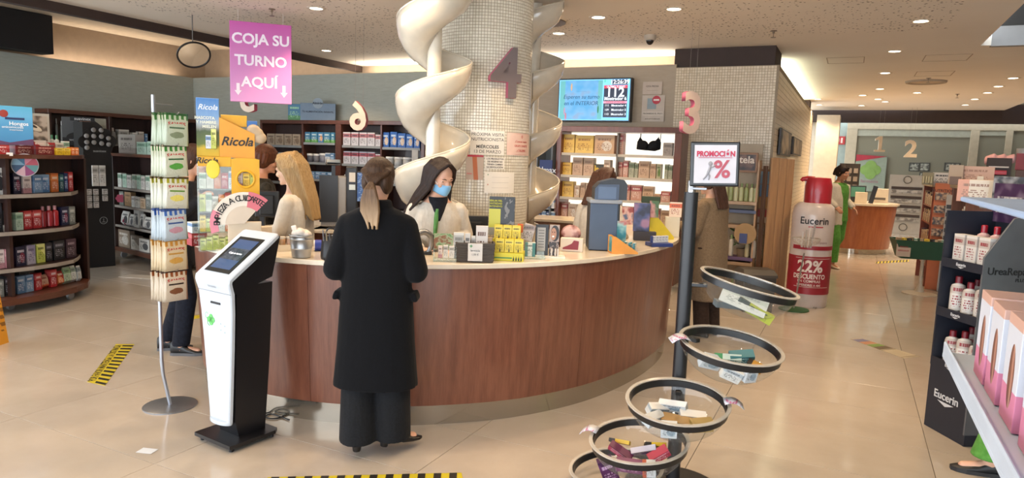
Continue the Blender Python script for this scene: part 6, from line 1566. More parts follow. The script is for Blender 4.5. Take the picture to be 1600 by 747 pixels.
# ================================================================== back wall furniture
def upx(px_, py_, y): return up(px_, py_, y).x
def shelf_unit(label, y, px0, px1, ytop, dividers, name='wall_shelf', depth=.34, zbot=.1, M1=None, M2=None, back=None):
    x0, x1, zt = up(px0, ytop, y).x, up(px1, ytop+8, y).x, up(px0, ytop, y).z
    T = thing(name, label, 'shelf', (0, 0, 0)); M1 = M1 or M_DWOODX; M2 = M2 or M_DWOOD
    def bx_(a, b_, c, d, e, f, nm_, m_, par=None): return MB().box(((a+b_)/2, (c+d)/2, (e+f)/2), (b_-a, d-c, f-e), ch=.003).build(nm_, m_, par or T)
    bx_(x0, x1, y, y+depth, zt-.06, zt, 'top_board', M1)
    bx_(x0, x1, y+depth-.02, y+depth, zbot, zt-.06, 'back_panel', back or M2)
    for p_, w_ in dividers:
        x = up(p_, 240, y).x; bx_(x-w_/2, x+w_/2, y+.002, y+depth-.02, zbot, zt-.06, 'upright', M1)
    return T, bx_, x0, x1, zt
YA = 8.68
T, bx_, xa0, xa1, zt = shelf_unit('dark brown wall shelf of boxed goods on the left part of the back wall', YA, 406, 664, 187, [(408, .05), (472, .03), (528, .11), (595, .03), (660, .06)])
segs = [((411, 471), (227, 256, 284)), ((474, 523), (223, 254, 280)), ((534, 594), (228, 257, 286)), ((597, 656), (231, 260, 288))]
GB = 'boxes on the back wall shelf'
ROWS = {
 (0, 0): ([416, 429, 443, 456, 469], [(C_, 'tan box with leaf print', pack('A99680', '8A7460', '5A4A3A', 3))], (.19,)),
 (0, 1): ([418, 430, 444, 452, 466], [(C_, 'white and teal box', pack('A9B4B4', '6A8A90', '4A5A60', 0)), (C_, 'white and teal box', pack('A9B4B4', '6A8A90', '4A5A60', 0)), (C_, 'slim white box', PK['wblue']), (C_, 'orange box', PK['orange'])], (.19,)),
 (1, 0): ([475, 485, 496, 505, 516, 522], [(C_, 'blue and green box', pack('3E7AA0', '5A9A50', 'D8E8E0', 1)), (C_, 'blue and green box', pack('3E7AA0', '5A9A50', 'D8E8E0', 1)), (C_, 'blue box with orange circle', pack('3E7AA8', 'C98A50', 'E8E0D0', 3))], (.17,)),
 (1, 1): ([476, 486, 495, 507, 515, 522], [('tub', 'dark jar with pale lid', mat('4A4A54', .4)), ('tub', 'grey jar with pale lid', mat('6A6A72', .4)), ('tub', 'grey white jar', mat('7A7A84', .4)), (C_, 'white and blue box', PK['wblue']), (C_, 'light blue box', PK['lblue'])], (.14, .14, .15, .16, .16)),
 (1, 2): ([480, 486, 491, 500, 510, 520], [(C_, 'blue box', PK['blue']), (C_, 'light blue box', PK['lblue'])], (.12,)),
 (2, 0): ([535, 547.5, 560, 573, 585.5, 594], [(C_, 'white box with red swoosh', pack('C5C5CC', 'A86A74', '34343E', 0))], (.21, .21, .21, .21, .18)),
 (2, 1): ([535, 547.5, 560, 573, 585.5, 594], [(C_, 'white box with red band', pack('C5C5CC', 'A04A58', '34343E', 0))], (.2, .2, .2, .2, .17)),
 (2, 2): ([537, 545, 556, 570, 590], [(C_, 'white box', PK['white']), (None)], (.12,)),
 (3, 0): ([596, 608, 620, 633, 645, 655], [(C_, 'bright blue food box', pack('1E5AA8', 'C9A880', 'C8DCEC', 3))], (.23, .24, .22, .21, .2)),
 (3, 1): ([599, 612, 625, 640], [('tub', 'white can', mat('B0B0AE', .4))], (.14,)),
 (3, 2): ([600, 615, 630, 650], [(C_, 'white box', PK['white'])], (.15,))}
for si, ((pa, pb), ys) in enumerate(segs):
    xa, xb = up(pa, 240, YA).x, up(pb, 240, YA).x
    for yi, yy in enumerate(ys+(330, 375)):
        z = up((pa+pb)/2, yy, YA).z
        if z < .2: continue
        o = bx_(xa, xb, YA+.01, YA+.32, z-.02, z, 'shelf', M_DWOOD); bx_(xa, xb, YA, YA+.008, z-.035, z+.004, 'price_strip', mat('8A8F92', .5), o)
        if (si, yi) in ROWS:
            xs, kk, hs = ROWS[(si, yi)]
            tiers(z, xs, kk, 'in the %s bay, %s row, back wall shelf' % (ORD[si], ORD[yi]), hs, GB, (xa, YA+.03), (xb, YA+.03), .12)
o = MB().box((up(649, 244, YA).x, YA-.01, up(649, 244, YA).z), (.11, .006, .19)).build('price_board', mat('B5B0AA', .6)); tag(o, 'tall white notice card hanging in the right bay of the back shelf', 'notice')
o, w, h = panel('brochure', 'green and blue leaflet with two packets standing on the back shelf', 'leaflet', (451, 162, 470, 188), (up(460, 187, YA+.15).x, YA+.15), .01, pack('3E7A9A', '4A8A4A', '9AD0A0', 1), tilt=-.25); o.location.z = zt
o, w, h = panel('lettered_sign', 'wide grey blue sign panel with a line of dark lettering on the back shelf', 'sign', (471, 163, 523, 190), (up(495, 187, YA+.1).x, YA+.1), .02, mat('6E8296', .5), tilt=-.25); o.location.z = zt
text('TU ALIMENTACIÓN INFANTIL', .038, mat('1E2A3A', .6), o, (0, -.0115, h*.5), bold=.02)
e = MB(); e.cyl((0, -.012, h), (0, -.018, h), .085, n=28); e.build('round_badge', mat('8A98A2', .5), o); text('Almirón', .05, mat('1E2A3A', .6), o, (0, -.0195, h+.0), bold=.03)
# lit shelf ---------------------------------------------------------------
YB = 8.62
M_FR = wood('5A2E20', '6E3C2A', .4, 'Z', 1.0, .2)
M_BACKLIT = mat('F4ECDC', .5, emit=1.15)
x0b, x1b = up(868, 260, YB).x, up(1063, 260, YB).x; ztb = up(965, 198, YB).z
T = thing('lit_shelf', 'backlit shelf in brown wood frame with beige products under the menu screen', 'shelf', (0, 0, 0))
def bb_(a, b_, c, d, e, f, nm_, m_, par=None, ch=.003): return MB().box(((a+b_)/2, (c+d)/2, (e+f)/2), (b_-a, d-c, f-e), ch=ch).build(nm_, m_, par or T)
bb_(x0b, x1b, YB, YB+.38, ztb-.07, ztb, 'frame_top', M_FR); bb_(x0b, x0b+.07, YB, YB+.38, .08, ztb-.07, 'frame_side', M_FR); bb_(x1b-.09, x1b, YB, YB+.38, .08, ztb-.07, 'frame_side', M_FR)
bb_(x0b+.07, x1b-.09, YB+.36, YB+.38, .08, ztb-.07, 'backlit_panel', M_BACKLIT, ch=0)
xd = up(962, 260, YB).x; bb_(xd-.012, xd+.012, YB+.03, YB+.35, .1, ztb-.08, 'divider', mat('6A645C', .4))
GL = 'beige products on the lit shelf'
by_ = pack('CFA84A', 'DAB85E', '8A6020', 1); bt = pack('BFA084', 'A98A6C', '7A5A44', 0); bc = pack('C9B096', 'D9D0C4', '8A6A54', 3); br = pack('B98A78', 'A04A4A', 'E0D0C4', 0); bg2 = pack('A8A890', '6A7A5A', '5A5A44', 0)
LIT = [((876, 961), [(240, [878, 897, 927, 960], [(C_, 'yellow and cream box', by_), (C_, 'yellow box with pale figure', by_), (C_, 'wide tan box with white circle', pack('C09A74', 'CFC4B4', '8A6A50', 3))], (.25, .24, .25)),
    (275, [876, 893, 910, 927, 942, 953], [(C_, 'yellow and white box', by_), (C_, 'tan box', bt), (C_, 'tan box', bt), (C_, 'yellow and black box', pack('C9A83A', '3A3A34', '3A3A30', 2)), (C_, 'tall tan box', bc)], (.17, .24, .24, .16, .22)),
    (310, [877, 896, 905, 913, 925, 940], [(C_, 'golden yellow box', by_), (C_, 'cream slim box', bc), (C_, 'tan slim box', bt), (C_, 'cream box', bc)], (.21, .16, .2, .2)),
    (345, [875, 886, 900, 915, 930], [(C_, 'red and cream box', br), (C_, 'cream box', bc), (C_, 'tan box', bt)], (.22, .2, .14)), (380, [], [], ())]),
  ((964, 1052), [(243, [963.5, 973, 1034, 1050], [(C_, 'slim tall pinkish box', br), None, (C_, 'grey box', pack('A8988A', '8E8074', '6A5E54', 0))], (.28, .2, .17)),
    (279, [964, 972, 981, 990, 996, 1014, 1024, 1032, 1037, 1043, 1050], [(C_, 'rose box', br), (C_, 'red edged white box', br), (C_, 'grey green box', bg2), (C_, 'grey box', bg2), (C_, 'wide tan box', bt), (C_, 'tan slim box', bt), (C_, 'green label box', pack('A8A080', '5A7A30', '4A5A24', 3)), None, (C_, 'grey slim box', bg2), (C_, 'grey narrow box', bg2)], (.2, .22, .2, .19, .22, .19, .19, .1, .19, .18)),
    (315, [966, 984, 1002, 1020, 1031, 1047], [(C_, 'orange tan box', br), (C_, 'orange tan box', br), (C_, 'tan box', bt), (C_, 'low tan box', bt), (C_, 'rose box', br)], (.2, .2, .19, .1, .14)),
    (350, [968, 990, 1010, 1030, 1048], [(C_, 'rose box', br), (C_, 'tan box', bt)], (.2, .18)), (385, [], [], ())])]
for ci, ((pa, pb), rows_) in enumerate(LIT):
    xa, xb = up(pa, 260, YB).x, up(pb, 260, YB).x
    for ri, (yy, xs, kk, hs) in enumerate(rows_):
        z = up((pa+pb)/2, yy, YB).z
        if z < .15: continue
        o = bb_(xa, xb, YB+.02, YB+.35, z-.018, z, 'shelf', mat('B5AC9E', .4)); bb_(xa, xb, YB+.01, YB+.018, z-.03, z+.006, 'price_strip', mat('B9B0A2', .5), o)
        if xs: tiers(z, xs, kk, 'in the %s column, %s row, lit shelf' % (('left', 'right')[ci], ORD[ri]), hs, GL, (xa, YB+.08), (xb, YB+.08), .1)
# bra display
zc_ = up(1013, 224, YB+.1); 
T = thing('bra_display', 'black sports bra hanging on the upper right of the lit shelf', 'garment', (zc_.x, YB+.12, zc_.z), .1)
M_BRA = cloth('101012', '1A1A1E', .85, 60, .5); s = 8.7/F_PX
P = [(-19, -10), (-18, 2), (-14, 10), (-8, 2), (0, -1), (8, 2), (15, 10), (19, 2), (19, -9), (10, -12), (-6, -11)]
o = MB().prism([(a*s, b_*s) for a, b_ in P], -.02, .02, M=Matrix.Rotation(pi/2, 4, 'X')).build('bra_band', M_BRA, T); bv = o.modifiers.new('b', 'BEVEL'); bv.width = .012; bv.segments = 3
for sx in (-1, 1):
    e = MB(); ell_(e, (sx*8.5*s, -.022, -3*s), (8.5*s, .035, 7.5*s)); e.build('cup', M_BRA, T, smooth=True)
MB().tube([(-13.5*s, 0, 8*s), (-13*s, 0, 15*s)], .007, 6).build('strap', M_BRA, T); MB().tube([(14*s, 0, 8*s), (18.5*s, 0, 15*s), (17.5*s, 0, 3*s)], .006, 6).build('strap', M_BRA, T)
# menu screen -------------------------------------------------------------
YT = 8.92; c0, c1 = up(873, 124, YT), up(987, 120, YT); cb = up(930, 190, YT); ct_ = up(930, 122, YT)
TVc = ((c0.x+c1.x)/2, YT, (cb.z+ct_.z)/2); W_ = c1.x-c0.x; H_ = ct_.z-cb.z
T = thing('menu_screen', 'flat blue screen showing turn number 112 high on the back wall', 'screen', TVc, 0)
MB().box((0, .07, 0), (W_, .12, H_), ch=.006).build('housing', mat('121318', .3), T)
def tvmat():
    N = NT('queue_screen_picture'); tc = N.add('ShaderNodeTexCoord'); sp = N.add('ShaderNodeSeparateXYZ'); N.link(tc.outputs['Generated'], sp.inputs[0]); x = sp.outputs[0]
    n1 = N.noise(tc.outputs['Generated'], 4, 1); c = N.ramp(n1, [(.35, '58B0E8'), (.6, '7ABCEC'), (.72, '8AB0D8')])
    edge = N.math('ADD', N.math('LESS_THAN', x, .12), N.math('GREATER_THAN', x, .9), clamp=True); c = N.mix(N.math('MULTIPLY', edge, .75), c, '6AC8B8')
    N.set('000000', .3); N.link(c, N.b.inputs['Emission Color']); N.b.inputs['Emission Strength'].default_value = 1.0; return N.m
def tq(x0, x1, z0, z1, m_, nm_, y=-.003): return MB().box((((x0+x1)/2-.5)*W_, .008+y, ((z0+z1)/2-.5)*H_), ((x1-x0)*W_, .003, (z1-z0)*H_)).build(nm_, m_, T)
tq(.015, .985, .03, .97, mat('74BEF0', .3, emit=1.0), 'screen'); tq(.03, .62, .05, .95, tvmat(), 'picture_field', -.005)
MD = mat('141E34', .3, emit=.9); MR = mat('C03A50', .3, emit=.9); MPk = mat('E090A8', .3, emit=.9); MWt = mat('E4ECF4', .3, emit=1.0)
tq(.64, .955, .1, .83, MD, 'number_field', -.006); tq(.75, .955, .84, .96, MD, 'clock_field', -.006); tq(.64, .955, .76, .83, MR, 'red_bar', -.008); tq(.64, .955, .42, .47, MPk, 'pink_bar', -.008)
def tt(s_, sz, x, z, m_, b=.0, sh=0): text(s_, sz, m_, T, ((x-.5)*W_, -.003, (z-.5)*H_), ext=.0006, bold=b, shear=sh)
tt('12:26:39', .075, .85, .90, MWt, .02); tt('112', .17, .795, .66, MWt, .02); tt('Mostrador 6', .06, .8, .525, MWt, .02); tt('ÚLTIMO TURNO', .034, .8, .795, MWt, .01); tt('TURNOS ANTERIORES', .026, .8, .445, MR, .01)
for i, (n1_, n2_) in enumerate((('111', 'Mostrador 4'), ('109', 'Mostrador 5'), ('110', 'Mostrador 3'))): tt(n1_, .04, .69, .37-.1*i, MWt); tt(n2_, .04, .85, .37-.1*i, MWt, .01)
MI = mat('24507A', .5, emit=.5); tt('Esperen su turno', .075, .33, .57, MI, 0, .25); tt('en el INTERIOR', .075, .33, .42, MI, 0, .15); tt('__________', .03, .33, .72, MI)
for i, (x, z, cc) in enumerate(((.19, .8, 'C9A07A'), (.1, .24, 'A88AA8'), (.12, .12, 'C07A8A'), (.57, .28, '2E7A5A'), (.65, .93, '5AC89A'))):
    e = MB(); ell_(e, ((x-.5)*W_, -.001, (z-.5)*H_), (.012, .0008, .05 if i < 4 else .02), n=12); e.build('screen_motif', mat(cc, .4, emit=.7), T, smooth=True)
# notices on wall
def wall_paper(label, q, y, m_, name='notice_sheet'):
    a, b_ = up(q[0], q[1], y), up(q[2], q[3], y); o = MB().box((0, 0, 0), (b_.x-a.x, .004, a.z-b_.z)).build(name, m_); o.location = ((a.x+b_.x)/2, y, (a.z+b_.z)/2); tag(o, label, 'notice'); return o, b_.x-a.x, a.z-b_.z
YW = 9.035
o, w, h = wall_paper('small beige notice with grey lines above the no entry notice', (1005, 128, 1034, 147), YW, mat('B9A898', .7)); text('CITA PREVIA', .03, mat('5A5048', .7), o, (0, -.003, .02)); text('__________', .03, mat('5A5048', .7), o, (0, -.003, -.02))
o, w, h = wall_paper('framed notice with red no entry symbol right of the menu screen', (1004, 149, 1037, 190), YW, mat('BDAE9E', .7))
e = MB(); e.cyl((w*.13, -.004, h*.32), (w*.13, -.006, h*.32), .055, n=24); e.build('red_disc', mat('B02838', .5), o); MB().box((w*.13, -.007, h*.32), (.075, .002, .02)).build('white_bar', mat('E0D8D0', .5), o); MB().box((-.02, -.003, h*.18), (.12, .003, .14)).build('grey_figure', mat('8A9698', .6), o); MB().box((0, -.003, -h*.2), (w*.9, .002, .05)).build('text_box', mat('CABCAC', .6), o); text('PROHIBIDO EL PASO', .028, M_INK, o, (0, -.0045, -h*.2)); text('gracias por su colaboración', .018, M_INK, o, (0, -.003, -h*.4))
# blue shelf between column and lit shelf
YC = 8.55; xa, xb = up(836, 300, YC).x, up(862, 300, YC).x
T = thing('narrow_shelf', 'narrow shelf with dark blue header and blue boxes between column and lit shelf', 'shelf', (0, 0, 0))
MB().box(((xa+xb)/2, YC+.28, 1.0), (xb-xa-.01, .02, 1.86)).build('back_panel', mat('4E5A66', .6), T); 
for x in (xa+.01, xb-.02): MB().box((x, YC+.14, .98), (.02, .28, 1.84)).build('upright', mat('5A626A', .5), T)
za, zb_ = up(855, 250, YC).z, up(855, 277, YC).z; o = MB().box(((xa+xb)/2+.03, YC-.01, (za+zb_)/2), (xb-xa-.06, .02, za-zb_)).build('blue_header', mat('1E2E66', .5), T); text('Almax', .11, mat('C9D2E0', .5), o, ((xa+xb)/2+.04, YC-.0215, (za+zb_)/2-.02), bold=.01)
for ri, yy in enumerate((300, 325, 345, 368)):
    z = up(850, yy, YC).z; MB().box(((xa+xb)/2, YC+.14, z-.01), (xb-xa-.04, .27, .02)).build('shelf', mat('8A5A44', .5) if ri == 0 else mat('7A7E82', .5), T)
    tiers(z, [838, 845, 852, 859, 866], [(C_, 'dark blue box', PK['dblue']), (C_, 'white and blue box', PK['wblue'])], 'on the %s row of the narrow blue shelf' % ORD[ri], (.13,), 'boxes on the narrow blue shelf', (xa, YC+.02), (xb, YC+.02), .1)
# plant and bottle shelf on the mosaic wall -------------------------------
YS = 8.78; sp_ = lambda x, y: up(x, y, YS)
T = thing('natural_shelf', 'beige wall shelf with green bottles and plants beyond the beige coat customer', 'shelf', (0, 0, 0))
xa, xb = sp_(1128, 300).x, sp_(1184, 300).x
for (q, hc, nm_) in (((1144, 238, 1183, 270), '8A6448', 'poster_frame'), ):
    a, b_ = sp_(q[0], q[1]), sp_(q[2], q[3]); MB().box(((a.x+b_.x)/2, YS, (a.z+b_.z)/2), (b_.x-a.x, .03, a.z-b_.z), ch=.003).build(nm_, mat(hc, .5), T)
    o = MB().box(((a.x+b_.x)/2, YS-.018, (a.z+b_.z)/2), (b_.x-a.x-.05, .006, a.z-b_.z-.05)).build('dark_poster', photo_mat(('1E1210', '4A2E26', '6A4A3A'), 8, 12), T); text('astela', .12, mat('D8C8B8', .5), o, ((a.x+b_.x)/2-.02, YS-.023, (a.z+b_.z)/2+.03), bold=.02)
for i, (y0, cc) in enumerate(((315, 'A89078'), (328, '4E5A78'), (352, 'A08468'), (402, '5A4668'), (410, '9A8068'), (478, '8A7460'))):
    z = sp_(1160, y0).z; MB().box(((xa+xb)/2, YS+.1, z-.02), (xb-xa, .26, .04), ch=.002).build('shelf_board', mat(cc, .5), T)
MB().box(((xa+xb)/2, 9.0, 1.0), (xb-xa, .02, 1.8)).build('back_panel', mat('A8967E', .6), T)
MB().box((xb-.01, YS+.1, .9), (.02, .24, 1.6)).build('side_panel', mat('A8886A', .5), T)
M_LEAF = mat('4A6434', .6); rnd = random.Random(3)
def bottle_row(y, xs, desc, cc, h, where):
    z = sp_(1160, y).z
    for i, x in enumerate(xs):
        q = sp_(x, y); product('bottle', '', mat(cc[i % len(cc)], .3), (q.x, YS+.02, z+.001), 0, .055, .055, h, '%s, %s from the left %s' % (desc, ORD[i], where), 'bottles on the beige wall shelf', capm=mat('7A8A5A', .5))
bottle_row(315, [1133, 1141, 1149, 1157, 1165, 1173, 1180], 'pale green bottle', ['A8AC80', '8A9460', 'B4B48E'], .22, 'on the top board of the beige shelf')
bottle_row(402, [1141, 1166, 1176], 'white bottle', ['C0B8AA', 'A8A080'], .27, 'below the plant on the beige shelf')
bottle_row(478, [1141, 1152, 1163, 1174], 'grey white bottle', ['B0A89C', '8A8E84'], .32, 'on the lowest board of the beige shelf')
q = sp_(1157, 402); z = q.z
PT = thing('potted_plant', 'small leafy plant on the beige wall shelf', 'plant', (q.x, YS+.06, z)); MB().lathe([(0, 0), (.05, 0), (.065, .1), (0, .1)], n=20).build('pot', mat('6A5A48', .6), PT, smooth=40)
for i in range(26):
    a = i*2.4; r_ = .03+.1*rnd.random(); zz = .12+.24*rnd.random(); e = MB(); ell_(e, (0, 0, 0), (.045, .004, .02), n=8); e.build('leaf', M_LEAF, PT, smooth=True).matrix_local = Matrix.Translation((r_*cos(a), r_*sin(a)*.6, zz)) @ Matrix.Rotation(a, 4, 'Z') @ Matrix.Rotation(.5-rnd.random(), 4, 'Y') @ Matrix.Rotation(1.2, 4, 'X')
e = MB(); e.cyl((sp_(1165, 365).x, YS-.045, sp_(1165, 365).z), (sp_(1165, 365).x, YS-.04, sp_(1165, 365).z), .13, n=30); e.build('round_kraft_sign', mat('9A7E5A', .7), T); MB().box((sp_(1162, 372).x, YS-.05, sp_(1162, 372).z), (.09, .006, .12)).build('blue_card', mat('3E4A7A', .5), T)
# cork board
a, b_ = sp_(1183, 264), sp_(1203, 353); o = MB().box(((a.x+b_.x)/2, 8.97, (a.z+b_.z)/2), (b_.x-a.x, .03, a.z-b_.z), ch=.003).build('card_board', mat('8A6A4C', .6)); o2 = tag(o, 'tall narrow wooden board with blue, orange and red cards', 'board')
for (y0, y1, cc) in ((268, 288, '7A96A8'), (289, 308, '6A8AA8'), (309, 327, 'B98A50'), (329, 340, 'A8403A'), (341, 350, 'B9A088')):
    za, zb_ = sp_(1193, y0).z, sp_(1193, y1).z; MB().box(((a.x+b_.x)/2, 8.952, (za+zb_)/2), (b_.x-a.x-.05, .005, za-zb_)).build('card', mat(cc, .5), o)
# planks leaning at the corner
T = thing('plank_board', 'tall pale wooden plank board standing at the corner of the mosaic wall', 'board', (0, 0, 0))
a, b_ = gp(1203, 478), gp(1244, 474); b_ = Vector((-.64, 8.96, 0)); a = Vector((-.88, 8.74, 0)); d = (b_-a).normalized(); M_PL = wood('947052', 'AE875F', .6, 'Z', .8, 0)
zt_ = rp(1222, 247, (a+b_)/2).z
for i in range(3):
    c = a+(b_-a)*((i+.5)/3); MB().box((0, 0, zt_/2), ((b_-a).length/3-.004, .03, zt_-.01*i), ch=.003).build('plank', M_PL, T, loc=(c.x, c.y, 0), rz=atan2(d.y, d.x))
c = a-d*.03; MB().box((0, .05, zt_/2-.05), (.03, .06, zt_-.1), ch=.004).build('edge_post', wood('3E2A1E', '5A4030', .6, 'Z', .8, 0), T, loc=(c.x, c.y, 0), rz=atan2(d.y, d.x))
# pictures on the side wall
for i, q in enumerate(((1216, 203, 1233, 244), (1236, 216, 1250, 243))):
    a, b_ = xp(q[0], (q[1]+q[3])/2, -.885), xp(q[2], (q[1]+q[3])/2, -.885); zt2, zb2 = xp((q[0]+q[2])/2, q[1], -.885).z, xp((q[0]+q[2])/2, q[3], -.885).z
    o = MB().box((0, 0, 0), (.03, b_.y-a.y, zt2-zb2), ch=.004).build('framed_picture', mat('2A2018', .4)); o.location = (-.87, (a.y+b_.y)/2, (zt2+zb2)/2); tag(o, 'dark framed picture on the mosaic side wall, %s one' % ('nearer' if i == 0 else 'farther'), 'picture'); MB().box((.017, 0, 0), (.004, (b_.y-a.y)*.85, (zt2-zb2)*.85)).build('picture_print', photo_mat(('3A3028', '8A7458', 'B09A7A'), 4, 14+i), o)
# bin
c = Vector((-.84, 8.46, 0)); T = thing('waste_bin', 'low dark grey bin with sloping lid near the wooden board', 'bin', (c.x-.05, c.y-.33, 0), YAW); MB().loft([kring(0, -.14, .14, .16), kring(.4, -.16, .16, .18)]).build('bin_body', mat('3A3632', .5), T); MB().loft([kring(.4, -.17, .17, .19), kring(.43, -.17, .17, .19), kring(.48, -.1, .12, .17)]).build('lid', mat('4A4540', .45), T)
MB().box((0, -.172, .34), (.2, .006, .04)).build('grip', mat('2A2826', .5), T)
# ---- hanging numbers and signs -------------------------------------------
def hang_number(ch, q, dist, h, rz, label, front, side, mirror=False):
    p_ = c2w((q[0]-800)/F_PX*dist, dist); P0 = rp(q[0], q[1], p_)
    T = thing('hanging_number', label, 'number', P0, rz, 'counter numbers')
    o = text(ch, h*1.42, mat(front, .5), T, (0, 0, 0), ext=.028, name='number_shape', bold=.025, sx=-1 if mirror else 1, mats2=mat(side, .5))
    if ch == '1':
        bpy.data.objects.remove(o); MB().prism([(a*h, b_*h) for a, b_ in ((-.32, -.5), (.32, -.5), (.32, -.38), (.11, -.38), (.11, .5), (-.06, .5), (-.3, .33), (-.3, .2), (-.09, .28), (-.09, -.38), (-.32, -.38))], -.028, .028, M=Matrix.Rotation(pi/2, 4, 'X')).build('number_shape', mat(front, .5), T)
    for sx in (-.05, .05): MB().tube([(sx, 0, h*.45), (sx, 0, CEIL-P0.z)], .0015, 4).build('wire', mat('8A8078', .5), T)
hang_number('6', (561, 184), 7.9, .31, YAW-.25, 'hanging number 6 in cream with pink edge, seen from behind', 'C9B49E', 'A85A68', True)
hang_number('5', (388, 155), 7.9, .31, YAW-.3, 'hanging number 5 mostly hidden by the pink sign', 'C9B49E', 'B84A68', True)
hang_number('3', (1079, 180), 7.4, .42, YAW+.55, 'pink and cream hanging number 3 above the promotion sign', 'C9B4A8', 'B8607A')
hang_number('1', (1375, 225), 17.0, .38, .1, 'cream hanging numeral one above the far counter', 'CDBBA0', 'CDBBA0'); hang_number('2', (1423, 234), 16.0, .38, .1, 'cream hanging numeral two, right of numeral one', 'CDBBA0', 'CDBBA0')
p_ = c2w(-2.82, 7.6); s = hypot(p_.x, p_.y)/F_PX; Pc = rp(408, 99, p_)
T = thing('hanging_sign', 'large pink sign hanging from the ceiling telling customers to take a turn', 'sign', Pc, facing(p_)-.03)
def pinkgrad():
    N = NT('pink_board'); tc = N.add('ShaderNodeTexCoord'); sp = N.add('ShaderNodeSeparateXYZ'); N.link(tc.outputs['Generated'], sp.inputs[0]); N.set(N.ramp(sp.outputs[2], [(0, 'D090C4'), (1, 'B8489A')]), .4); return N.m
MB().box((0, 0, 0), (83*s, .04, 112*s), ch=.003).build('board', pinkgrad(), T); MSW = mat('E8DCE8', .5)
for i, (w_, zz) in enumerate((('COJA SU', 32), ('TURNO', 2), ('AQUÍ', -28))): text(w_, 20*s, MSW, T, ((-2 if i == 2 else 0)*s, -.022, zz*s), bold=.028)
for sx in (-1, 1):
    MB().prism([(-2.2*s, 10*s), (-2.2*s, 0), (-5*s, 0), (0, -7*s), (5*s, 0), (2.2*s, 0), (2.2*s, 10*s)], .0205, .023, M=Matrix.Translation((sx*31*s, 0, -40*s)) @ Matrix.Rotation(pi/2, 4, 'X')).build('arrow', MSW, T)
    MB().tube([(sx*30*s, 0, 56*s), (sx*30*s, 0, CEIL-Pc.z)], .002, 4).build('wire', mat('C9C0B8', .5), T)
# mirror
p_ = c2w(-3.65, 7.9); Pm = rp(303, 86, p_); T = thing('convex_mirror', 'oval looking convex security mirror with black rim hanging from the ceiling', 'mirror', Pm, facing(p_)+.2)
N = NT('mirror_glass'); N.set('E0E0E0', .06, 1.0); MG = N.m
R_ = .17; T.rotation_euler.x = .75
MB().lathe([(0, -.05), (.08, -.042), (.14, -.025), (R_, 0), (0, .002)], n=36, M=Matrix.Rotation(-pi/2, 3, 'X') @ Matrix.Diagonal((1, 1, -1)) @ Matrix.Rotation(0, 3, 'X')).build('mirror_face', MG, T, smooth=60)
MB().tube([(R_*cos(a), 0, R_*sin(a)) for a in np.linspace(0, 2*pi, 40, endpoint=False)], .011, 8, closed=True).build('rim', mat('141416', .4), T, smooth=True)
MB().lathe([(R_, 0), (.1, .05), (0, .06)], n=30, M=Matrix.Rotation(-pi/2, 3, 'X')).build('rear_shell', mat('2A2A2C', .5), T, smooth=50)
o = MB().tube([(0, .05, 0), (0, .05, .45)], .006, 6).build('hanger', mat('5A5450', .5), T); o.rotation_euler.x = -.75
# ceiling fittings
def sprinkler(x, y, lb):
    q = gp(x, y, CEIL); T = thing('sprinkler', lb, 'sprinkler', (q.x, q.y, CEIL)); M_ = mat('7A6A58', .35, .6)
    MB().lathe([(.0, 0), (.035, 0), (.035, -.006), (.012, -.010), (.012, -.03), (0, -.03)], n=16).build('body', M_, T, smooth=30); MB().cyl((0, 0, -.03), (0, 0, -.07), .004, n=6).build('stem', M_, T); MB().lathe([(0, -.07), (.028, -.07), (.028, -.074), (0, -.074)], n=12).build('deflector', M_, T)
sprinkler(425, 14, 'ceiling sprinkler above the pink turn sign'); sprinkler(1209, 48, 'ceiling sprinkler above the mosaic wall corner'); sprinkler(1496, 147, 'ceiling sprinkler over the far shop floor'); sprinkler(1451, 122, 'ceiling sprinkler next to the round ceiling speaker')
q = gp(1016, 55, CEIL); T = thing('dome_camera', 'small dome camera on the ceiling right of the column', 'camera', (q.x, q.y, CEIL)); MB().lathe([(0, 0), (.07, 0), (.07, -.045), (.06, -.06), (0, -.06)], n=24).build('housing', mat('B0A494', .4), T, smooth=30); e = MB(); ell_(e, (0, 0, -.06), (.045, .045, .05)); e.build('dark_dome', mat('1E1816', .1), T, smooth=True)
q = gp(845, 34, CEIL); T = thing('ceiling_vent', 'dark round vent plate on the ceiling behind the right side of the column', 'vent', (q.x, q.y, CEIL)); MB().lathe([(0, -.004), (.1, -.004), (.14, -.03), (.27, -.012), (.27, 0)], n=40).build('plate', mat('7E7266', .5), T, smooth=30)
q = gp(1447, 127, CEIL); T = thing('ceiling_speaker', 'flat round speaker ring in the far ceiling', 'speaker', (q.x, q.y, CEIL)); MB().lathe([(0, -.01), (.24, -.01), (.26, -.03), (.29, -.03), (.3, 0)], n=40).build('ring', mat('A08E78', .6), T, smooth=30); MB().lathe([(0, -.012), (.22, -.012), (.22, -.01)], n=32).build('grille', mat('BEAA90', .7), T)
for i, (x0, y0, x1, y1) in enumerate(((1300, 88, 1344, 100), (1448, 85, 1512, 95), (1435, 112, 1485, 118))):
    a, b_ = gp(x0, y1, CEIL), gp(x1, y0, CEIL); T = thing('ceiling_hatch', 'square access hatch outlined in the ceiling, %s one over the passage' % ('left', 'upper right', 'lower right')[i], 'hatch', ((a.x+b_.x)/2, (a.y+b_.y)/2, CEIL)); w, h = abs(b_.x-a.x)/2+.05, .28
    for k_, (cx, cy, sx, sy) in enumerate(((0, -h, w*2, .01), (0, h, w*2, .01), (-w, 0, .01, h*2), (w, 0, .01, h*2))): MB().box((cx, cy, -.001), (sx, sy, .004)).build('frame_strip', mat('9A8670', .7), T)
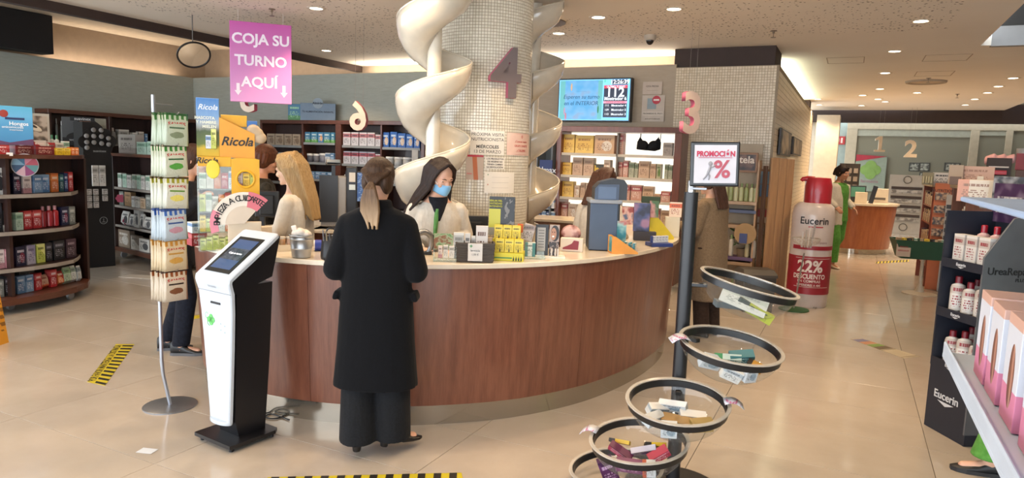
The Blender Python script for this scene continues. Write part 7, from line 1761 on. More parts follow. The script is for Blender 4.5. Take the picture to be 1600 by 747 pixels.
# lit panels beyond the ceiling edge
for i, (x, y) in enumerate(((1588, 135), (1567, 146))):
    q = gp(x, y, 3.4); T = thing('ceiling_panel_light', 'square cold white ceiling panel light at far right, %s one' % ('nearer', 'farther')[i], 'light', (q.x, q.y, 3.4)); MB().box((0, 0, 0), (.6, .6, .02)).build('diffuser', mat('E8F0FF', .4, emit=6), T); MB().box((0, 0, .012), (.64, .64, .01)).build('frame', mat('B5B5B5', .4), T)
# ================================================================== promotion stand with bowls
PB = gp(1050, 762); F_ = facing(PB)
T = thing('promotion_stand', 'black pole stand with clear bowls and small promotion sign in the foreground', 'stand', (PB.x, PB.y, 0), F_)
s = hypot(PB.x, PB.y)/F_PX
def lpz(x, y): return rp(x, y, PB).z
zs = lpz(1074, 300); MB().lathe([(0, 0), (.24, 0), (.24, .008), (.06, .014), (0, .014)], n=40).build('round_base', mat('17171A', .4), T, smooth=30)
MB().cyl((0, 0, .01), (0, 0, zs), .034, n=28).build('pole', mat('1B1C20', .35), T, smooth=30); MB().cyl((0, 0, zs), (0, 0, zs+.055), .020, n=20).build('silver_neck', mat('A8A8A8', .25, 1), T, smooth=30)
zs0, zs1 = lpz(1076, 290), lpz(1078, 220); sc = Vector(((1108-1077)*s, -.01, (zs0+zs1)/2)); w, h = 72*s, zs1-zs0; tz = .18
SG = MB().box((0, 0, 0), (w, .018, h), ch=.008).build('sign_frame', mat('141518', .3), T, loc=sc, rz=tz)
SG.rotation_euler = (0, -.03, tz)
MB().box((0, -.0095, 0), (w*.85, .003, h*.84)).build('white_card', mat('C5C4CC', .5), SG); MRD = mat('B02A4A', .5)
text('PROMOCIÓN', .034, MRD, SG, (.002, -.0122, h*.22), bold=.045, ext=.0008, sx=.86); MB().box((0, -.0118, h*.14), (w*.68, .001, .0025)).build('underline', MRD, SG)
text('%', .115, mat('A84A5A', .5), SG, (.032, -.0125, -.028), bold=.02, ext=.001)
e = MB(); ell_(e, (-.022, -.013, .002), (.010, .003, .011)); chain(e, [(-.022, -.013, -.01), (-.032, -.013, -.04)], (.005, .006)); chain(e, [(-.022, -.013, -.014), (-.008, -.013, -.012), (.0, -.013, -.004)], (.0035, .003, .003)); chain(e, [(-.032, -.013, -.04), (-.024, -.013, -.055), (-.028, -.013, -.072)], (.004, .0035, .0035)); chain(e, [(-.032, -.013, -.04), (-.042, -.013, -.058), (-.052, -.013, -.07)], (.004, .0035, .0035)); e.build('grey_figure', mat('8E8E94', .5), SG, smooth=True)
MB().box((0, 0, -.0), (.08, .02, .012), ch=.002).build('sign_channel', mat('8A8A8E', .3, .8), T, loc=(0.03, -.01, zs0-.012), rz=tz)
M_BOWL = glassy('F4F6F6', .07, .03, .03); M_RIMC = glassy('E8E4DC', .25, .08, .35); M_BRING = mat('141416', .35)
BR = .222
bowls = [((1167, 441), 0, -.22), ((1137, 538), -42, -.15), ((1058, 626), -90, -.14), ((1008, 688), -124, -.12), ((974, 732), -160, -.10)]
BW = []
for i, (q, ang, tilt) in enumerate(bowls):
    a = radians(ang); rad = .295; cx, cy = rad*cos(a), rad*sin(a)
    wp = Vector((PB.x, PB.y, 0))+Matrix.Rotation(F_, 3, 'Z') @ Vector((cx, cy, 0)); z = rp(q[0], q[1], wp).z
    ax = Vector((-sin(a), cos(a), 0)); Mt = Matrix.Translation((cx, cy, z)) @ Matrix.Rotation(-tilt, 4, ax)
    prof = [(BR*sin(t_), -.168*cos(t_)) for t_ in np.linspace(0.02, pi/2, 14)]; prof[0] = (0, -.168)
    o = MB().lathe(prof, n=44, cap=False).build('bowl', M_BOWL, T, smooth=60); o.matrix_local = Mt
    r_ = MB().lathe([(BR-.004, -.002), (BR+.012, -.002), (BR+.014, .001), (BR+.012, .004), (BR-.004, .004), (BR-.004, -.002)], n=44).build('clear_lip', M_RIMC, o, smooth=50)
    r_ = MB().lathe([(BR-.012, -.034), (BR+.002, -.034), (BR+.004, -.005), (BR-.008, -.005), (BR-.012, -.034)], n=44).build('black_ring', M_BRING, o, smooth=30)
    MB().box((0, 0, 0), (.09, .03, .02), ch=.003).build('bracket', M_BRING, T, loc=(cx*.2, cy*.2, z-.03), rz=a)
    BW.append(Matrix.Translation((PB.x, PB.y, 0)) @ Matrix.Rotation(F_, 4, 'Z') @ Mt)
W1, W2 = pack('C5CCD2', '8AA0B0', '4A5660', 3), pack('D5D4D0', 'A8B4BC', '5A6066', 0)
CONT = [
 [((.0, -.02, -.09), (.22, .004, .09), (-.6, .12, .0), pack('C5C9C4', 'B0B8B0', '8A908C', 0), 'large white leaflet'), ((.06, -.02, -.12), (.18, .03, .05), (.1, .25, -.1), pack('9AA030', '2E3A34', '1E2420', 4), 'lime and black packet'), ((-.06, .0, -.13), (.14, .05, .03), (.1, -.1, .4), mat('5A6468', .5), 'dark grey pouch')],
 [((-.07, .0, -.10), (.10, .04, .07), (.5, .2, .3), W1, 'white carton'), ((-.0, .03, -.08), (.12, .03, .06), (.9, -.2, .2), pack('C0D0C4', '3E8A5A', '4A6A5A', 4), 'white and green carton'), ((.06, .04, -.065), (.11, .05, .055), (.5, -.25, .3), pack('1E5A62', '2E7078', 'B0D0D0', 2), 'teal carton'), ((.12, .0, -.08), (.07, .03, .05), (.6, .2, -.4), pack('B9862E', '2A2018', 'E0C070', 4), 'orange striped pack'), ((.02, -.07, -.11), (.09, .04, .06), (.2, .3, .1), W2, 'white carton with grey print'), ((.10, -.06, -.10), (.06, .03, .07), (.1, 0, .6), W1, 'slim white carton')],
 [((-.08, .05, -.08), (.12, .045, .05), (.4, .2, .5), W2, 'white carton with black stamp'), ((-.02, .06, -.06), (.13, .04, .04), (.3, -.1, -.2), W1, 'long white carton'), ((-.10, -.03, -.09), (.1, .05, .05), (.3, .1, .9), W1, 'grey white carton'), ((.0, -.02, -.10), (.13, .06, .05), (.2, 0, -.2), pack('9A7A48', '6A4E2A', 'D8C8A0', 1), 'brown carton'), ((.07, .03, -.09), (.12, .05, .05), (.3, .1, .15), W2, 'white carton at right'), ((-.03, -.09, -.1), (.07, .04, .07), (.1, 0, .1), W1, 'upright white carton'), ((.11, -.05, -.08), (.1, .05, .05), (.1, 0, .4), pack('A8905A', '8A7038', '5A4420', 0), 'tan carton')],
 [((-.09, .02, -.08), (.12, .04, .04), (.4, .5, -.5), pack('A83A5A', '5A2040', 'E0B0C0', 2), 'crimson packet'), ((-.04, -.05, -.11), (.13, .05, .05), (.2, .2, .2), pack('6A2A5A', '8A4A7A', 'D0A0C0', 0), 'purple packet'), ((.02, .03, -.07), (.12, .03, .06), (.8, -.3, .3), pack('B9B4C0', '5A3A7A', '3A3A44', 3), 'white and violet blister pack'), ((.07, .06, -.055), (.10, .02, .06), (.9, .1, .1), pack('C9A82A', '1E1A14', '2A2418', 4), 'yellow and black striped pack'), ((.09, .0, -.07), (.1, .05, .04), (.3, -.5, .5), pack('B0304A', 'D06080', 'F0D0D8', 0), 'red pink packet'), ((.05, -.08, -.10), (.06, .03, .08), (.1, 0, .1), pack('C5C9CC', 'A84A30', '4A4A50', 4), 'white and orange carton'), ((-.1, .08, -.06), (.1, .02, .05), (1., .1, -.2), pack('C9A82A', '1E1A14', '2A2418', 4), 'yellow black striped blister')],
 [((-.04, .03, -.04), (.08, .05, .16), (.1, -.3, .3), pack('5A2A5A', '3A1A40', 'C0A0C0', 2), 'tall purple pack'), ((.06, .0, -.09), (.10, .06, .05), (.2, .3, .8), pack('8A6A84', 'B9A0B0', '4A2A44', 3), 'mauve packet'), ((-.1, -.04, -.09), (.1, .05, .04), (.3, 0, -.3), pack('7A3A6A', '4A2050', 'D0B0C8', 0), 'violet packet')]]
for i, lst in enumerate(CONT):
    for (c, sz, rot, m_, lb) in lst:
        M_ = BW[i] @ Matrix.Translation(c)
        o = inst('product_carton', unit_carton(), m_, (0, 0, 0), 0); o.matrix_world = M_ @ Matrix.Rotation(rot[2], 4, 'Z') @ Matrix.Rotation(rot[0], 4, 'X') @ Matrix.Rotation(rot[1], 4, 'Y') @ Matrix.Diagonal((sz[0]*1.0, sz[1]*.9, sz[2]*1.0, 1)) @ Matrix.Translation((0, 0, -.5))
        tag(o, '%s lying in the %s clear bowl' % (lb, ('topmost', 'second', 'third', 'fourth', 'lowest')[i]), 'box', 'packets in the clear bowls')
def pricetag(i, a0, label):
    R = []
    for k_ in range(6):
        f_ = k_/5; r_ = BR-.02+.085*f_; R.append([BW[i] @ Vector((r_*cos(a0)-dd*sin(a0), r_*sin(a0)+dd*cos(a0), .012+.02*sin(f_*3)-.02*f_+.001)) for dd in (-.032, 0, .032)])
    o = MB().loft(R, closed=False, cap=False).build('price_label', pack('C5C8D0', 'B0B4C0', 'A05A78', 0), smooth=True, solid=.002); tag(o, label, 'label')
pricetag(1, radians(200), 'curled white price label clipped at the left of the second bowl'); pricetag(2, radians(5), 'white price label clipped at the right of the third bowl'); pricetag(3, radians(170), 'bent clear label clipped at the left of the fourth bowl')

# ---- giant lotion bottle -------------------------------------------------
LB = c2w(3.56, 8.12); F2 = facing(LB); s = hypot(LB.x, LB.y)/F_PX
T = thing('giant_bottle_display', 'giant white lotion bottle display with red pump and discount print', 'display', (LB.x, LB.y, 0), F2)
zb = lambda y: rp(1260, y, LB).z
RB_ = 27*s
MB().lathe([(0, 0), (RB_*.96, 0), (RB_, .02), (RB_*1.03, .5), (RB_*1.05, zb(335)), (RB_*.98, zb(322)), (RB_*.8, zb(317)), (RB_*.75, zb(316)), (0, zb(316))], n=48).build('bottle_body', mat('C9BCB6', .3, coat=.3), T, smooth=50)
RDM = mat('A81E2C', .35, coat=.3)
MB().lathe([(0, zb(318)), (RB_*.66, zb(318)), (RB_*.66, zb(290)), (RB_*.6, zb(281)), (RB_*.56, zb(277)), (0, zb(276))], n=36, c=(.03, 0, 0)).build('pump_cap', RDM, T, smooth=40)
o = MB().tube([(-.02, 0, zb(280)), (-.10, -.0, zb(279)), (-.15, -.0, zb(280)), (-.165, 0, zb(283))], [.035, .032, .026, .02], 12).build('spout', RDM, T, smooth=True); MB().box((-.10, .0, zb(299)), (.05, .004, zb(283)-zb(316))).build('white_insert', mat('D0C4BC', .5), T)
def wrap(o, r, cx=0):
    for v in o.data.vertices:
        x, y, z = v.co; a = -pi/2+(x+cx)/r; rr = r+.0015-(-z if False else 0)+z; v.co = Vector((rr*cos(a), rr*sin(a), y))
    o.data.update()
def wtext(body, size, m_, x, z, bold=0, sx=1.0):
    o = text(body, size, m_, None, ext=.0004, bold=bold)
    for v in o.data.vertices: v.co.x *= sx; v.co.y += z
    wrap(o, RB_*1.06, x); o.rotation_euler = (0, 0, 0); o.location = (0, 0, 0); o.parent = T
def wband(a0, a1, z0, z1, m_, nm, r=RB_*1.055): 
    R = [[Vector((rr*cos(a), rr*sin(a), z)) for rr, z in ((r-.004, z0), (r, z0), (r, z1), (r-.004, z1))] for a in np.linspace(a0, a1, 20)]
    MB().loft(R).build(nm, m_, T, smooth=30)
wband(-pi*.97, -pi*.03, zb(455), zb(397), mat('94202E', .4), 'red_panel'); wband(-pi*.8, -pi*.03, zb(387), zb(381), mat('94202E', .4), 'red_line')
for y in (400, 444): wband(-pi*.72, -pi*.15, zb(y)-.003, zb(y)+.003, mat('C9A8A4', .5), 'pale_line', RB_*1.062)
MWt2 = mat('E4D8D2', .5)
wtext('Eucerin', .115, mat('1E1C20', .4), .02, zb(343), .015, .95); wband(-pi*.56, -pi*.34, zb(352)-.005, zb(352)+.007, RDM, 'red_chevron')
wtext('22%', .19, MWt2, .01, zb(413), .03, .9); wtext('DESCUENTO', .075, MWt2, .01, zb(428), .03, .85); wtext('EN COMPRAS', .042, MWt2, .01, zb(435), .01); wtext('SUPERIORES A 40€', .036, MWt2, .01, zb(441), .01, .9); wtext('CUIDADO INTENSIVO', .03, mat('6A2A30', .5), .05, zb(376), .0, .9)
MB().cyl((0.1, -.2, 0), (0.1, -.2, .02), .02).build('foot', mat('8A8078', .5), T)
# small clear bowl stand before it
GB2 = gp(1240, 484); s = hypot(GB2.x, GB2.y)/F_PX; T = thing('bowl_stand', 'thin stand with one small clear bowl on a green disc before the giant bottle', 'stand', (GB2.x, GB2.y, 0), facing(GB2)); zz = lambda y: rp(1250, y, GB2).z
MB().lathe([(0, 0), (.165, 0), (.165, .012), (0, .02)], n=36).build('green_disc', mat('2E5A34', .6), T, smooth=30); MB().cyl((.0, 0, .01), (.06, 0, zz(395)), .009, n=10).build('pole', mat('A09A94', .3, .6), T)
MB().lathe([(0, -.09)]+[(.15*sin(t_), -.09*cos(t_)) for t_ in np.linspace(.1, pi/2, 10)], (.07, 0, zz(372)), n=30, cap=False).build('clear_bowl', glassy('F2F0EE', .14, .05, .22), T, smooth=60); MB().tube([(.07+.15*cos(a), .15*sin(a), zz(372)) for a in np.linspace(0, 2*pi, 32, endpoint=False)], .005, 6, closed=True).build('rim', M_RIMC, T, smooth=True)
for i in range(4): MB().cyl((.03+.03*i, 0, zz(386)), (.03+.03*i+.01*i, 0, zz(362-4*i)), .012, n=10).build('small_tube', mat(['C9C0BA', 'B0A8A0', 'D0C8C0', 'A8A09A'][i], .3), T)

# ---- dark lotion stand on the right ---------------------------------------
A_, B_ = gp(1443, 663), gp(1503, 697); d = (B_-A_); Wd = d.length; d.normalize(); T = thing('lotion_stand', 'tall dark navy floor stand with shelves of white lotion bottles on the right', 'stand', (A_.x, A_.y, 0), atan2(d.y, d.x))
M_NV = mat('20242F', .5); ref = (A_+B_)/2; zr = lambda y, x=1475: rp(x, y, ref).z
Dp = .34; z3, z2, z1 = zr(572, 1490), zr(490, 1490), zr(412, 1505); ztop = zr(330, 1480)
MB().box((Wd/2, Dp/2, z3/2-.01), (Wd, Dp, z3-.02), ch=.003).build('lower_body', M_NV, T); MB().box((.006, Dp/2, (z3+ztop)/2), (.012, Dp, ztop-z3)).build('side_panel', M_NV, T); MB().box((Wd/2, Dp-.006, (z3+ztop)/2), (Wd, .012, ztop-z3)).build('back_panel', M_NV, T)
P = [(0, z3*.15), (Dp, z3*.15), (Dp, ztop+.03), (.16, ztop-.02), (0, z1+.06)]
MB().prism(P, Wd-.006, Wd+.006, M=Matrix(((0, 0, 1, 0), (1, 0, 0, 0), (0, 1, 0, 0), (0, 0, 0, 1)))).build('grey_side_panel', mat('5E6064', .5), T); text('UreaRepair', .062, mat('1E2024', .5), T, (Wd+.0075, .17, z1-.02), (pi/2, 0, pi/2), bold=.01); text('PLUS', .03, mat('1E2024', .5), T, (Wd+.0075, .24, z1-.07), (pi/2, 0, pi/2))
MB().box((Wd+.004, Dp/2, z3*.075), (.014, Dp, z3*.15)).build('dark_side_base', M_NV, T)
MLG = mat('C9CCD2', .5)
def chevron(sz, y, z, par):
    text('Eucerin', sz, MLG, par, (Wd/2, y, z), bold=.012); MB().prism([(-sz*1.0, 0), (sz*1.0, 0), (0, -sz*.35)], 0, .001, M=Matrix.Translation((Wd/2, y, z-sz*.5)) @ Matrix.Rotation(pi/2, 4, 'X')).build('chevron_mark', MLG, par)
chevron(.07, -.002, zr(622, 1480), T)
GE = 'lotion bottles on the navy stand'
RD = Matrix.Rotation(atan2(d.y, d.x), 3, 'Z')
for si, (z, n_) in enumerate(((z3, 3), (z2, 3), (z1, 3))):
    o = MB().box((Wd/2, Dp/2, z-.008), (Wd-.02, Dp, .014)).build('shelf', M_NV, T); MB().box((Wd/2, .004, z-.012), (Wd, .01, .055)).build('shelf_lip', M_NV, o); chevron(.026, -.0015, z-.01, o)
    for r_ in range(2):
        for i in range(n_):
            lp = Vector((Wd*(.22+.3*i), .075+.13*r_, z)); wp = Vector((A_.x, A_.y, 0))+RD @ lp
            if si < 2: product('bottle', '', pack('CFCBC6', 'B9AFA8', '8A2A34', 0), wp, 0, .083, .062, .20+.02*((i+r_+si) % 2), 'white lotion bottle with dark red cap, %s from left, %s row, %s shelf' % (ORD[i], ('front', 'back')[r_], ('lowest', 'middle')[si]), GE, capm=mat('6E1420', .35))
            elif r_ == 0: product('carton', '', pack('CFCBC6', 'B9AFA8', '8A2A34', 0), wp, atan2(d.y, d.x), .085, .06, .17, 'white lotion carton with red lines, %s from left on the top shelf of the navy stand' % ORD[i], GE)
            else: product('bottle', '', mat('C9A8A8', .3), wp, 0, .075, .06, .23, 'bottle with bright red cap behind the cartons, %s from the left' % ORD[i], GE, capm=mat('A01828', .3))
o = MB().box((Wd*.5, Dp-.03, ztop+.06), (Wd*1.0, .012, .24)).build('purple_header', photo_mat(('2E1A38', '3A2044', '6A5A6E'), 6, 20), T); MB().box((Wd*.45, Dp-.045, ztop+.05), (Wd*.6, .02, .1)).build('glitter_band', photo_mat(('4A3A50', '8A8488', 'B9B4B4'), 30, 21), T)
# second navy stand behind to the right
c = gp(1560, 640); 
# ---- foreground white shelf at the right edge -----------------------------
T = thing('white_metal_shelf', 'white metal shelf unit cut by the right edge, very near, with pink boxes', 'shelf', (0, 0, 0)); M_WM = mat('B9C6D6', .35, .1)
X0 = .172
MB().box((X0+.18, 1.06, 1.305), (.36, .74, .012), ch=.003).build('lower_shelf', M_WM, T); MB().box((X0+.003, 1.06, 1.315), (.005, .74, .03), ch=.002).build('shelf_rail', M_WM, T)
MB().box((X0+.18, .98, 1.586), (.36, .44*2, .008), ch=.002).build('upper_shelf', mat('9DB6D8', .35), T)
MB().cyl((X0+.022, .90, 0), (X0+.022, .90, 1.31), .007, n=12).build('post', M_WM, T); MB().cyl((X0+.33, 1.36, 0), (X0+.33, 1.36, 1.6), .01, n=12).build('post', M_WM, T); MB().cyl((X0+.33, .72, 0), (X0+.33, .72, 1.6), .01, n=12).build('post', M_WM, T)
def hairbox():
    N = NT('hair_dye_box'); tc = N.add('ShaderNodeTexCoord'); sp = N.add('ShaderNodeSeparateXYZ'); N.link(tc.outputs['Generated'], sp.inputs[0]); x, y, z = sp.outputs
    c = N.mix(N.math('LESS_THAN', z, .34), 'C9CCD6', 'C97A96'); e = N.math('LESS_THAN', N.math('ADD', N.math('POWER', N.math('DIVIDE', N.math('SUBTRACT', y, .45), .2), 2), N.math('POWER', N.math('DIVIDE', N.math('SUBTRACT', z, .45), .3), 2)), 1)
    hair = N.ramp(N.noise(N.coords('Object', (4, 4, 1)), 6, 3), [(.35, '4A2A22'), (.6, '8A5A4A')]); c = N.mix(e, c, hair); c = N.mix(N.math('MULTIPLY', e, N.math('LESS_THAN', N.math('ABSOLUTE', N.math('SUBTRACT', y, .4)), .06)), c, 'A87A68'); c = N.mix(N.math('GREATER_THAN', z, .9), c, 'C9A090'); N.set(c, .4); return N.m
HB = hairbox()
for i, (yy, hh) in enumerate(((1.265, .135), (1.165, .135), (1.05, .14), (.93, .14))):
    for k_ in range(2):
        o = product('carton', '', HB, (X0+.075+.1*k_, yy, 1.3125), 0, .09, .082, hh, 'pink and white hair colour box, %s from the back, %s column on the near shelf' % (ORD[i], ('left', 'right')[k_]), 'hair colour boxes on the near shelf')
# ---- brown gondola and goods beyond the navy stand -------------------------
def far_gondola(label, P0, P1, depth, zt, tiers_z, group, kinds, M_=None, where=''):
    P0, P1 = Vector(P0[:2]), Vector(P1[:2]); dd = (P1-P0); L = dd.length; dd.normalize(); T = thing('shelf_gondola', label, 'shelf', (P0.x, P0.y, 0), atan2(dd.y, dd.x)); M_ = M_ or wood('5A3424', '6E4430', .5, 'Z', 1, .1)
    for x in (0, L-.03): MB().box((x+.015, depth/2, zt/2), (.03, depth, zt), ch=.003).build('side_panel', M_, T)
    MB().box((L/2, depth-.01, zt/2), (L-.06, .02, zt-.04)).build('back_panel', M_, T); MB().box((L/2, depth/2, zt-.0), (L+.04, depth+.04, .03), ch=.003).build('top_board', mat('9A8468', .5), T)
    rnd = random.Random(int(P0.x*100)); RR = Matrix.Rotation(atan2(dd.y, dd.x), 3, 'Z')
    for ti, z in enumerate(tiers_z):
        MB().box((L/2, depth/2, z-.01), (L-.06, depth-.02, .02)).build('shelf', M_, T); x = .04; k_ = 0
        while x < L-.1:
            w = rnd.uniform(.05, .09); kd = kinds[(k_+ti) % len(kinds)]; wp = Vector((P0.x, P0.y, 0))+RR @ Vector((x+w/2, .05, z+.001))
            product('carton', '', kd[1], wp, atan2(dd.y, dd.x), w*.94, .06, rnd.uniform(.1, .2), '%s, %s from the left on tier %s %s' % (kd[0], ORD[k_ % 20], ORD[ti], where), group); x += w; k_ += 1
    return T
A1, B1 = gp(1462, 470), gp(1500, 505)
A1 = Vector((.72, 6.4, 0)); B1 = Vector((.75, 5.86, 0))
far_gondola('beige topped brown gondola of cosmetics behind the navy stand', A1, B1, .5, 1.53, (.3, .62, .92, 1.2), 'cosmetics on the beige topped gondola', [('white box', PK['white']), ('grey patterned box', PK['grey']), ('pink slim box', PK['pinkp']), ('cream box', PK['beige'])], where='of the beige topped gondola')
A2 = Vector((1.02, 12.5, 0)); B2 = Vector((1.04, 11.35, 0))
far_gondola('reddish brown gondola with orange display front beyond the green basket', A2, B2, .5, 1.44, (.3, .6, .9, 1.15), 'goods on the reddish gondola', [('brown box', PK['kraft']), ('dark box', PK['plum']), ('cream box', PK['beige'])], wood('6A3020', '84402C', .5, 'Z', 1, .1), 'of the reddish gondola')
def card_thing(name, label, cat, q, base, th, m_, parts=(), tilt=0, z=None):
    o, w, h = panel(name, label, cat, q, base, th, m_, tilt=tilt); return o, w, h
OD = c2w(5.93, 9.55); o, w, h = panel('orange_display', 'orange display column with shelves of packets on the reddish gondola end', 'display', (1448, 282, 1467, 448), (OD.x, OD.y), .12, mat('B5602E', .5))
for i, y in enumerate((302, 322, 340, 358, 375)):
    MB().box((0, -.065, h*(448-y)/166), (w*.9, .03, h*.07)).build('packet_row', photo_mat(('2A1E18', '7A5A40', 'B99A78'), 20, 30+i), o)
o.location.z = 0; text('NUTRITION', .05, mat('3A2014', .6), o, (0, -.0615, h*.93), bold=.02)
o, w, h = panel('white_pack_strip', 'white strip of small packets hanging beside the orange display', 'display', (1466, 294, 1476, 446), (OD.x-.1, OD.y-.15), .05, mat('A8A096', .5))
o.location.z = 0
for i in range(6): MB().box((0, -.028, h*(.48+.08*i)), (w*.8, .012, h*.04)).build('dark_pack', mat('2E2A28', .5), o)
# goods on tops
TB = Vector((.95, 6.02, 0)); GTn = 'goods on top of the beige topped gondola'
for (q, dd, m_, lb) in (((1484, 256, 1500, 286), .2, mat('9A8672', .6), 'tan box on top of the beige topped gondola, leftmost'), ((1500, 257, 1542, 286), .25, pack('B08A74', 'C9A894', '8A6450', 1), 'pinkish tan tray box on top of the gondola'), ((1486, 271, 1499, 284), -.1, mat('5E4A40', .6), 'small dark brown box before the tan box'), ((1528, 266, 1535, 281), -.15, mat('C9BCA8', .4), 'white jar between the tan boxes')):
    o, w, h = panel('product_carton', lb, 'box', q, (TB.x+dd*.3, TB.y+dd), .1, m_); o['group'] = GTn; o.location.z = 1.546
TC = c2w(3.25, 4.40)
for (q, dd, m_, lb) in (((1503, 281, 1544, 315), .1, pack('C9BCAA', 'C08A74', '8A6A5A', 4), 'wide cream box with pink panel above the purple header'), ((1546, 282, 1560, 312), .1, mat('C5B59E', .6), 'plain cream box right of the wide cream box'), ((1561, 276, 1606, 312), .05, photo_mat(('1E1818', '6A6460', '8E8A88'), 14, 41), 'dark photo box of beauty goods at the right edge')):
    o, w, h = panel('product_carton', lb, 'box', q, (TC.x, TC.y+dd), .14, m_); o['group'] = 'boxes above the purple header'
T = thing('display_table', 'plain grey display block carrying the cream boxes behind the navy stand', 'table', (TC.x, TC.y+.14, 0), facing(TC)); zt = rp(1530, 314, TC).z; MB().box((.12, .06, zt/2-.05), (.6, .2, zt-.1), ch=.004).build('block_body', mat('54524F', .6), T); MB().box((.12, .06, zt-.0275), (.64, .24, .045), ch=.004).build('block_top', mat('8A8884', .5), T)
TD = c2w(4.9, 7.0); o, w, h = panel('gift_bag', 'dark basket of red items with pink fluffy top at right', 'basket', (1545, 247, 1571, 282), (TD.x, TD.y), .14, mat('2E2422', .7)); e = MB()
for i in range(9): ell_(e, (-w*.5+w*.13*i, 0, h*.88+.012*(i % 3)), (w*.12, .07, .05))
remeshed(e, 'pink_fluff', mat('B98A88', .9), o, .012, 1); MB().box((0, -.075, h*.35), (w*.7, .02, h*.2), ch=.008).build('red_item', mat('A0202E', .4), o); MB().box((0, -.075, h*.6), (w*.8, .01, h*.06)).build('pale_band', mat('B9B0A8', .5), o)
T = thing('support_column_table', 'narrow dark plinth under the fluffy basket', 'plinth', (TD.x, TD.y, 0), facing(TD)); MB().box((0, 0, o.location.z/2), (.3, .26, o.location.z-.004), ch=.004).build('plinth_body', mat('3E3830', .6), T); MB().box((0, 0, .03), (.33, .29, .06)).build('plinth_foot', mat('2A2622', .6), T)
# green basket on white stand
GBp = gp(1436, 459); s = hypot(GBp.x, GBp.y)/F_PX; T = thing('green_basket_table', 'dark green basket of packets on a white tulip stand in the passage', 'basket', (GBp.x, GBp.y, 0), facing(GBp)+.25); zg = lambda y: rp(1430, y, GBp).z
MB().lathe([(0, 0), (.21, 0), (.21, .008), (.06, .03), (.025, .12), (.02, zg(405)), (.03, zg(403)), (0, zg(403))], n=30).build('tulip_foot', mat('B9AC9A', .35), T, smooth=50)
w0, w1 = 30*s, 38*s; z0, z1 = zg(402), zg(374)
M_GN = mat('1E4A36', .5)
MB().box((0, 0, z0), (w0*2, .3, .015)).build('basket_floor', M_GN, T)
for sy in (-1, 1): MB().loft([[Vector((-w0, sy*.15, z0)), Vector((w0, sy*.15, z0)), Vector((w0, sy*.158, z0)), Vector((-w0, sy*.158, z0))], [Vector((-w1, sy*.2, z1)), Vector((w1, sy*.2, z1)), Vector((w1, sy*.208, z1)), Vector((-w1, sy*.208, z1))]]).build('basket_side', M_GN, T)
for sx in (-1, 1): MB().loft([[Vector((sx*w0, -.15, z0)), Vector((sx*w0, .15, z0)), Vector((sx*(w0+.008), .15, z0)), Vector((sx*(w0+.008), -.15, z0))], [Vector((sx*w1, -.2, z1)), Vector((sx*w1, .2, z1)), Vector((sx*(w1+.008), .2, z1)), Vector((sx*(w1+.008), -.2, z1))]]).build('basket_end', M_GN, T)
o = MB().box((-w1*.75, -.185, (z0+z1)/2), (.17, .006, .2), ch=.002).build('paper_sign', mat('B9A898', .6), T); 
for k_, w_ in enumerate(('PRECIOS', 'ESPECIALES')): text(w_, .026, mat('A0303A', .5), o, (-w1*.75, -.19, (z0+z1)/2+.03-.05*k_), bold=.02)
rnd = random.Random(8)
for i in range(12):
    lp = Vector((-w1*.85+i*w1*.15, rnd.uniform(-.1, .1), z1-.05)); wp = Vector((GBp.x, GBp.y, 0))+Matrix.Rotation(facing(GBp)+.25, 3, 'Z') @ lp
    product('carton', '', [PK['kraft'], PK['yellow'], PK['black'], PK['beige'], PK['wgreen']][i % 5], wp, rnd.uniform(0, 3), .07, .04, .07, 'small packet in the green basket, %s from the left' % ORD[i], 'packets in the green basket')
# ---- far counter and far wall ----------------------------------------------
FC = c2w(6.88, 13.9); T = thing('far_counter', 'far round counter with warm wood front and cream top', 'counter', (FC.x, FC.y, 0)); M_FW = wood('8A4A2A', 'A05E38', .35, 'Z', 1, .3)
MB().lathe([(.70, .1), (.78, .95)], n=48).build('wood_front', M_FW, T, smooth=50); MB().lathe([(0, .95), (.82, .95), (.82, .985), (0, .985)], n=48).build('worktop', M_WTOP, T, smooth=30); MB().lathe([(.66, 0), (.66, .1)], n=48).build('kick_plate', M_STEEL, T, smooth=50)
fc = lambda x, y, dd=0: rp(x, y, (FC.x, FC.y-.5+dd))
def fbox(name, label, cat, q, dd, th, m_, z=.986):
    o, w, h = panel(name, label, cat, q, (FC.x, FC.y-.45+dd), th, m_); o.location.z = z; return o, w, h
fbox('paper_bag', 'white paper bags on the far counter', 'bag', (1337, 303, 1352, 320), 0, .1, mat('D0C6B6', .6))
o, w, h = fbox('monitor', 'green lit monitor on the far counter', 'monitor', (1329, 290, 1349, 316), .35, .05, mat('1A1C1E', .4)); MB().box((0, -.027, h*.62), (w*.86, .004, h*.6)).build('screen', mat('3A6A50', .3, emit=.4), o)
o, w, h = fbox('black_screen_arm', 'black tilted screen on the far counter beside the paper bags', 'monitor', (1357, 290, 1363, 318), .1, .04, mat('1A1A1C', .4)); o.rotation_euler.y = .2
o, w, h = fbox('white_printer', 'white printer and papers at the rear of the far counter', 'printer', (1364, 294, 1384, 316), .6, .2, mat('B9B2A6', .5)); MB().box((0, -.105, h*.3), (w*.7, .01, h*.15)).build('paper_slot', mat('4A4642', .5), o)
# dark hanging pack tree behind pharmacist
o, w, h = fbox('pack_tree', 'dark rack of small packs behind the far pharmacist', 'rack', (1310, 258, 1336, 316), .75, .08, mat('2E2824', .6), .99)
for i in range(4):
    for j in range(3): MB().box(((j-1)*w*.3, -.05, h*(.15+.22*i)), (w*.2, .02, h*.13)).build('small_pack', mat('8A8078', .5), o)
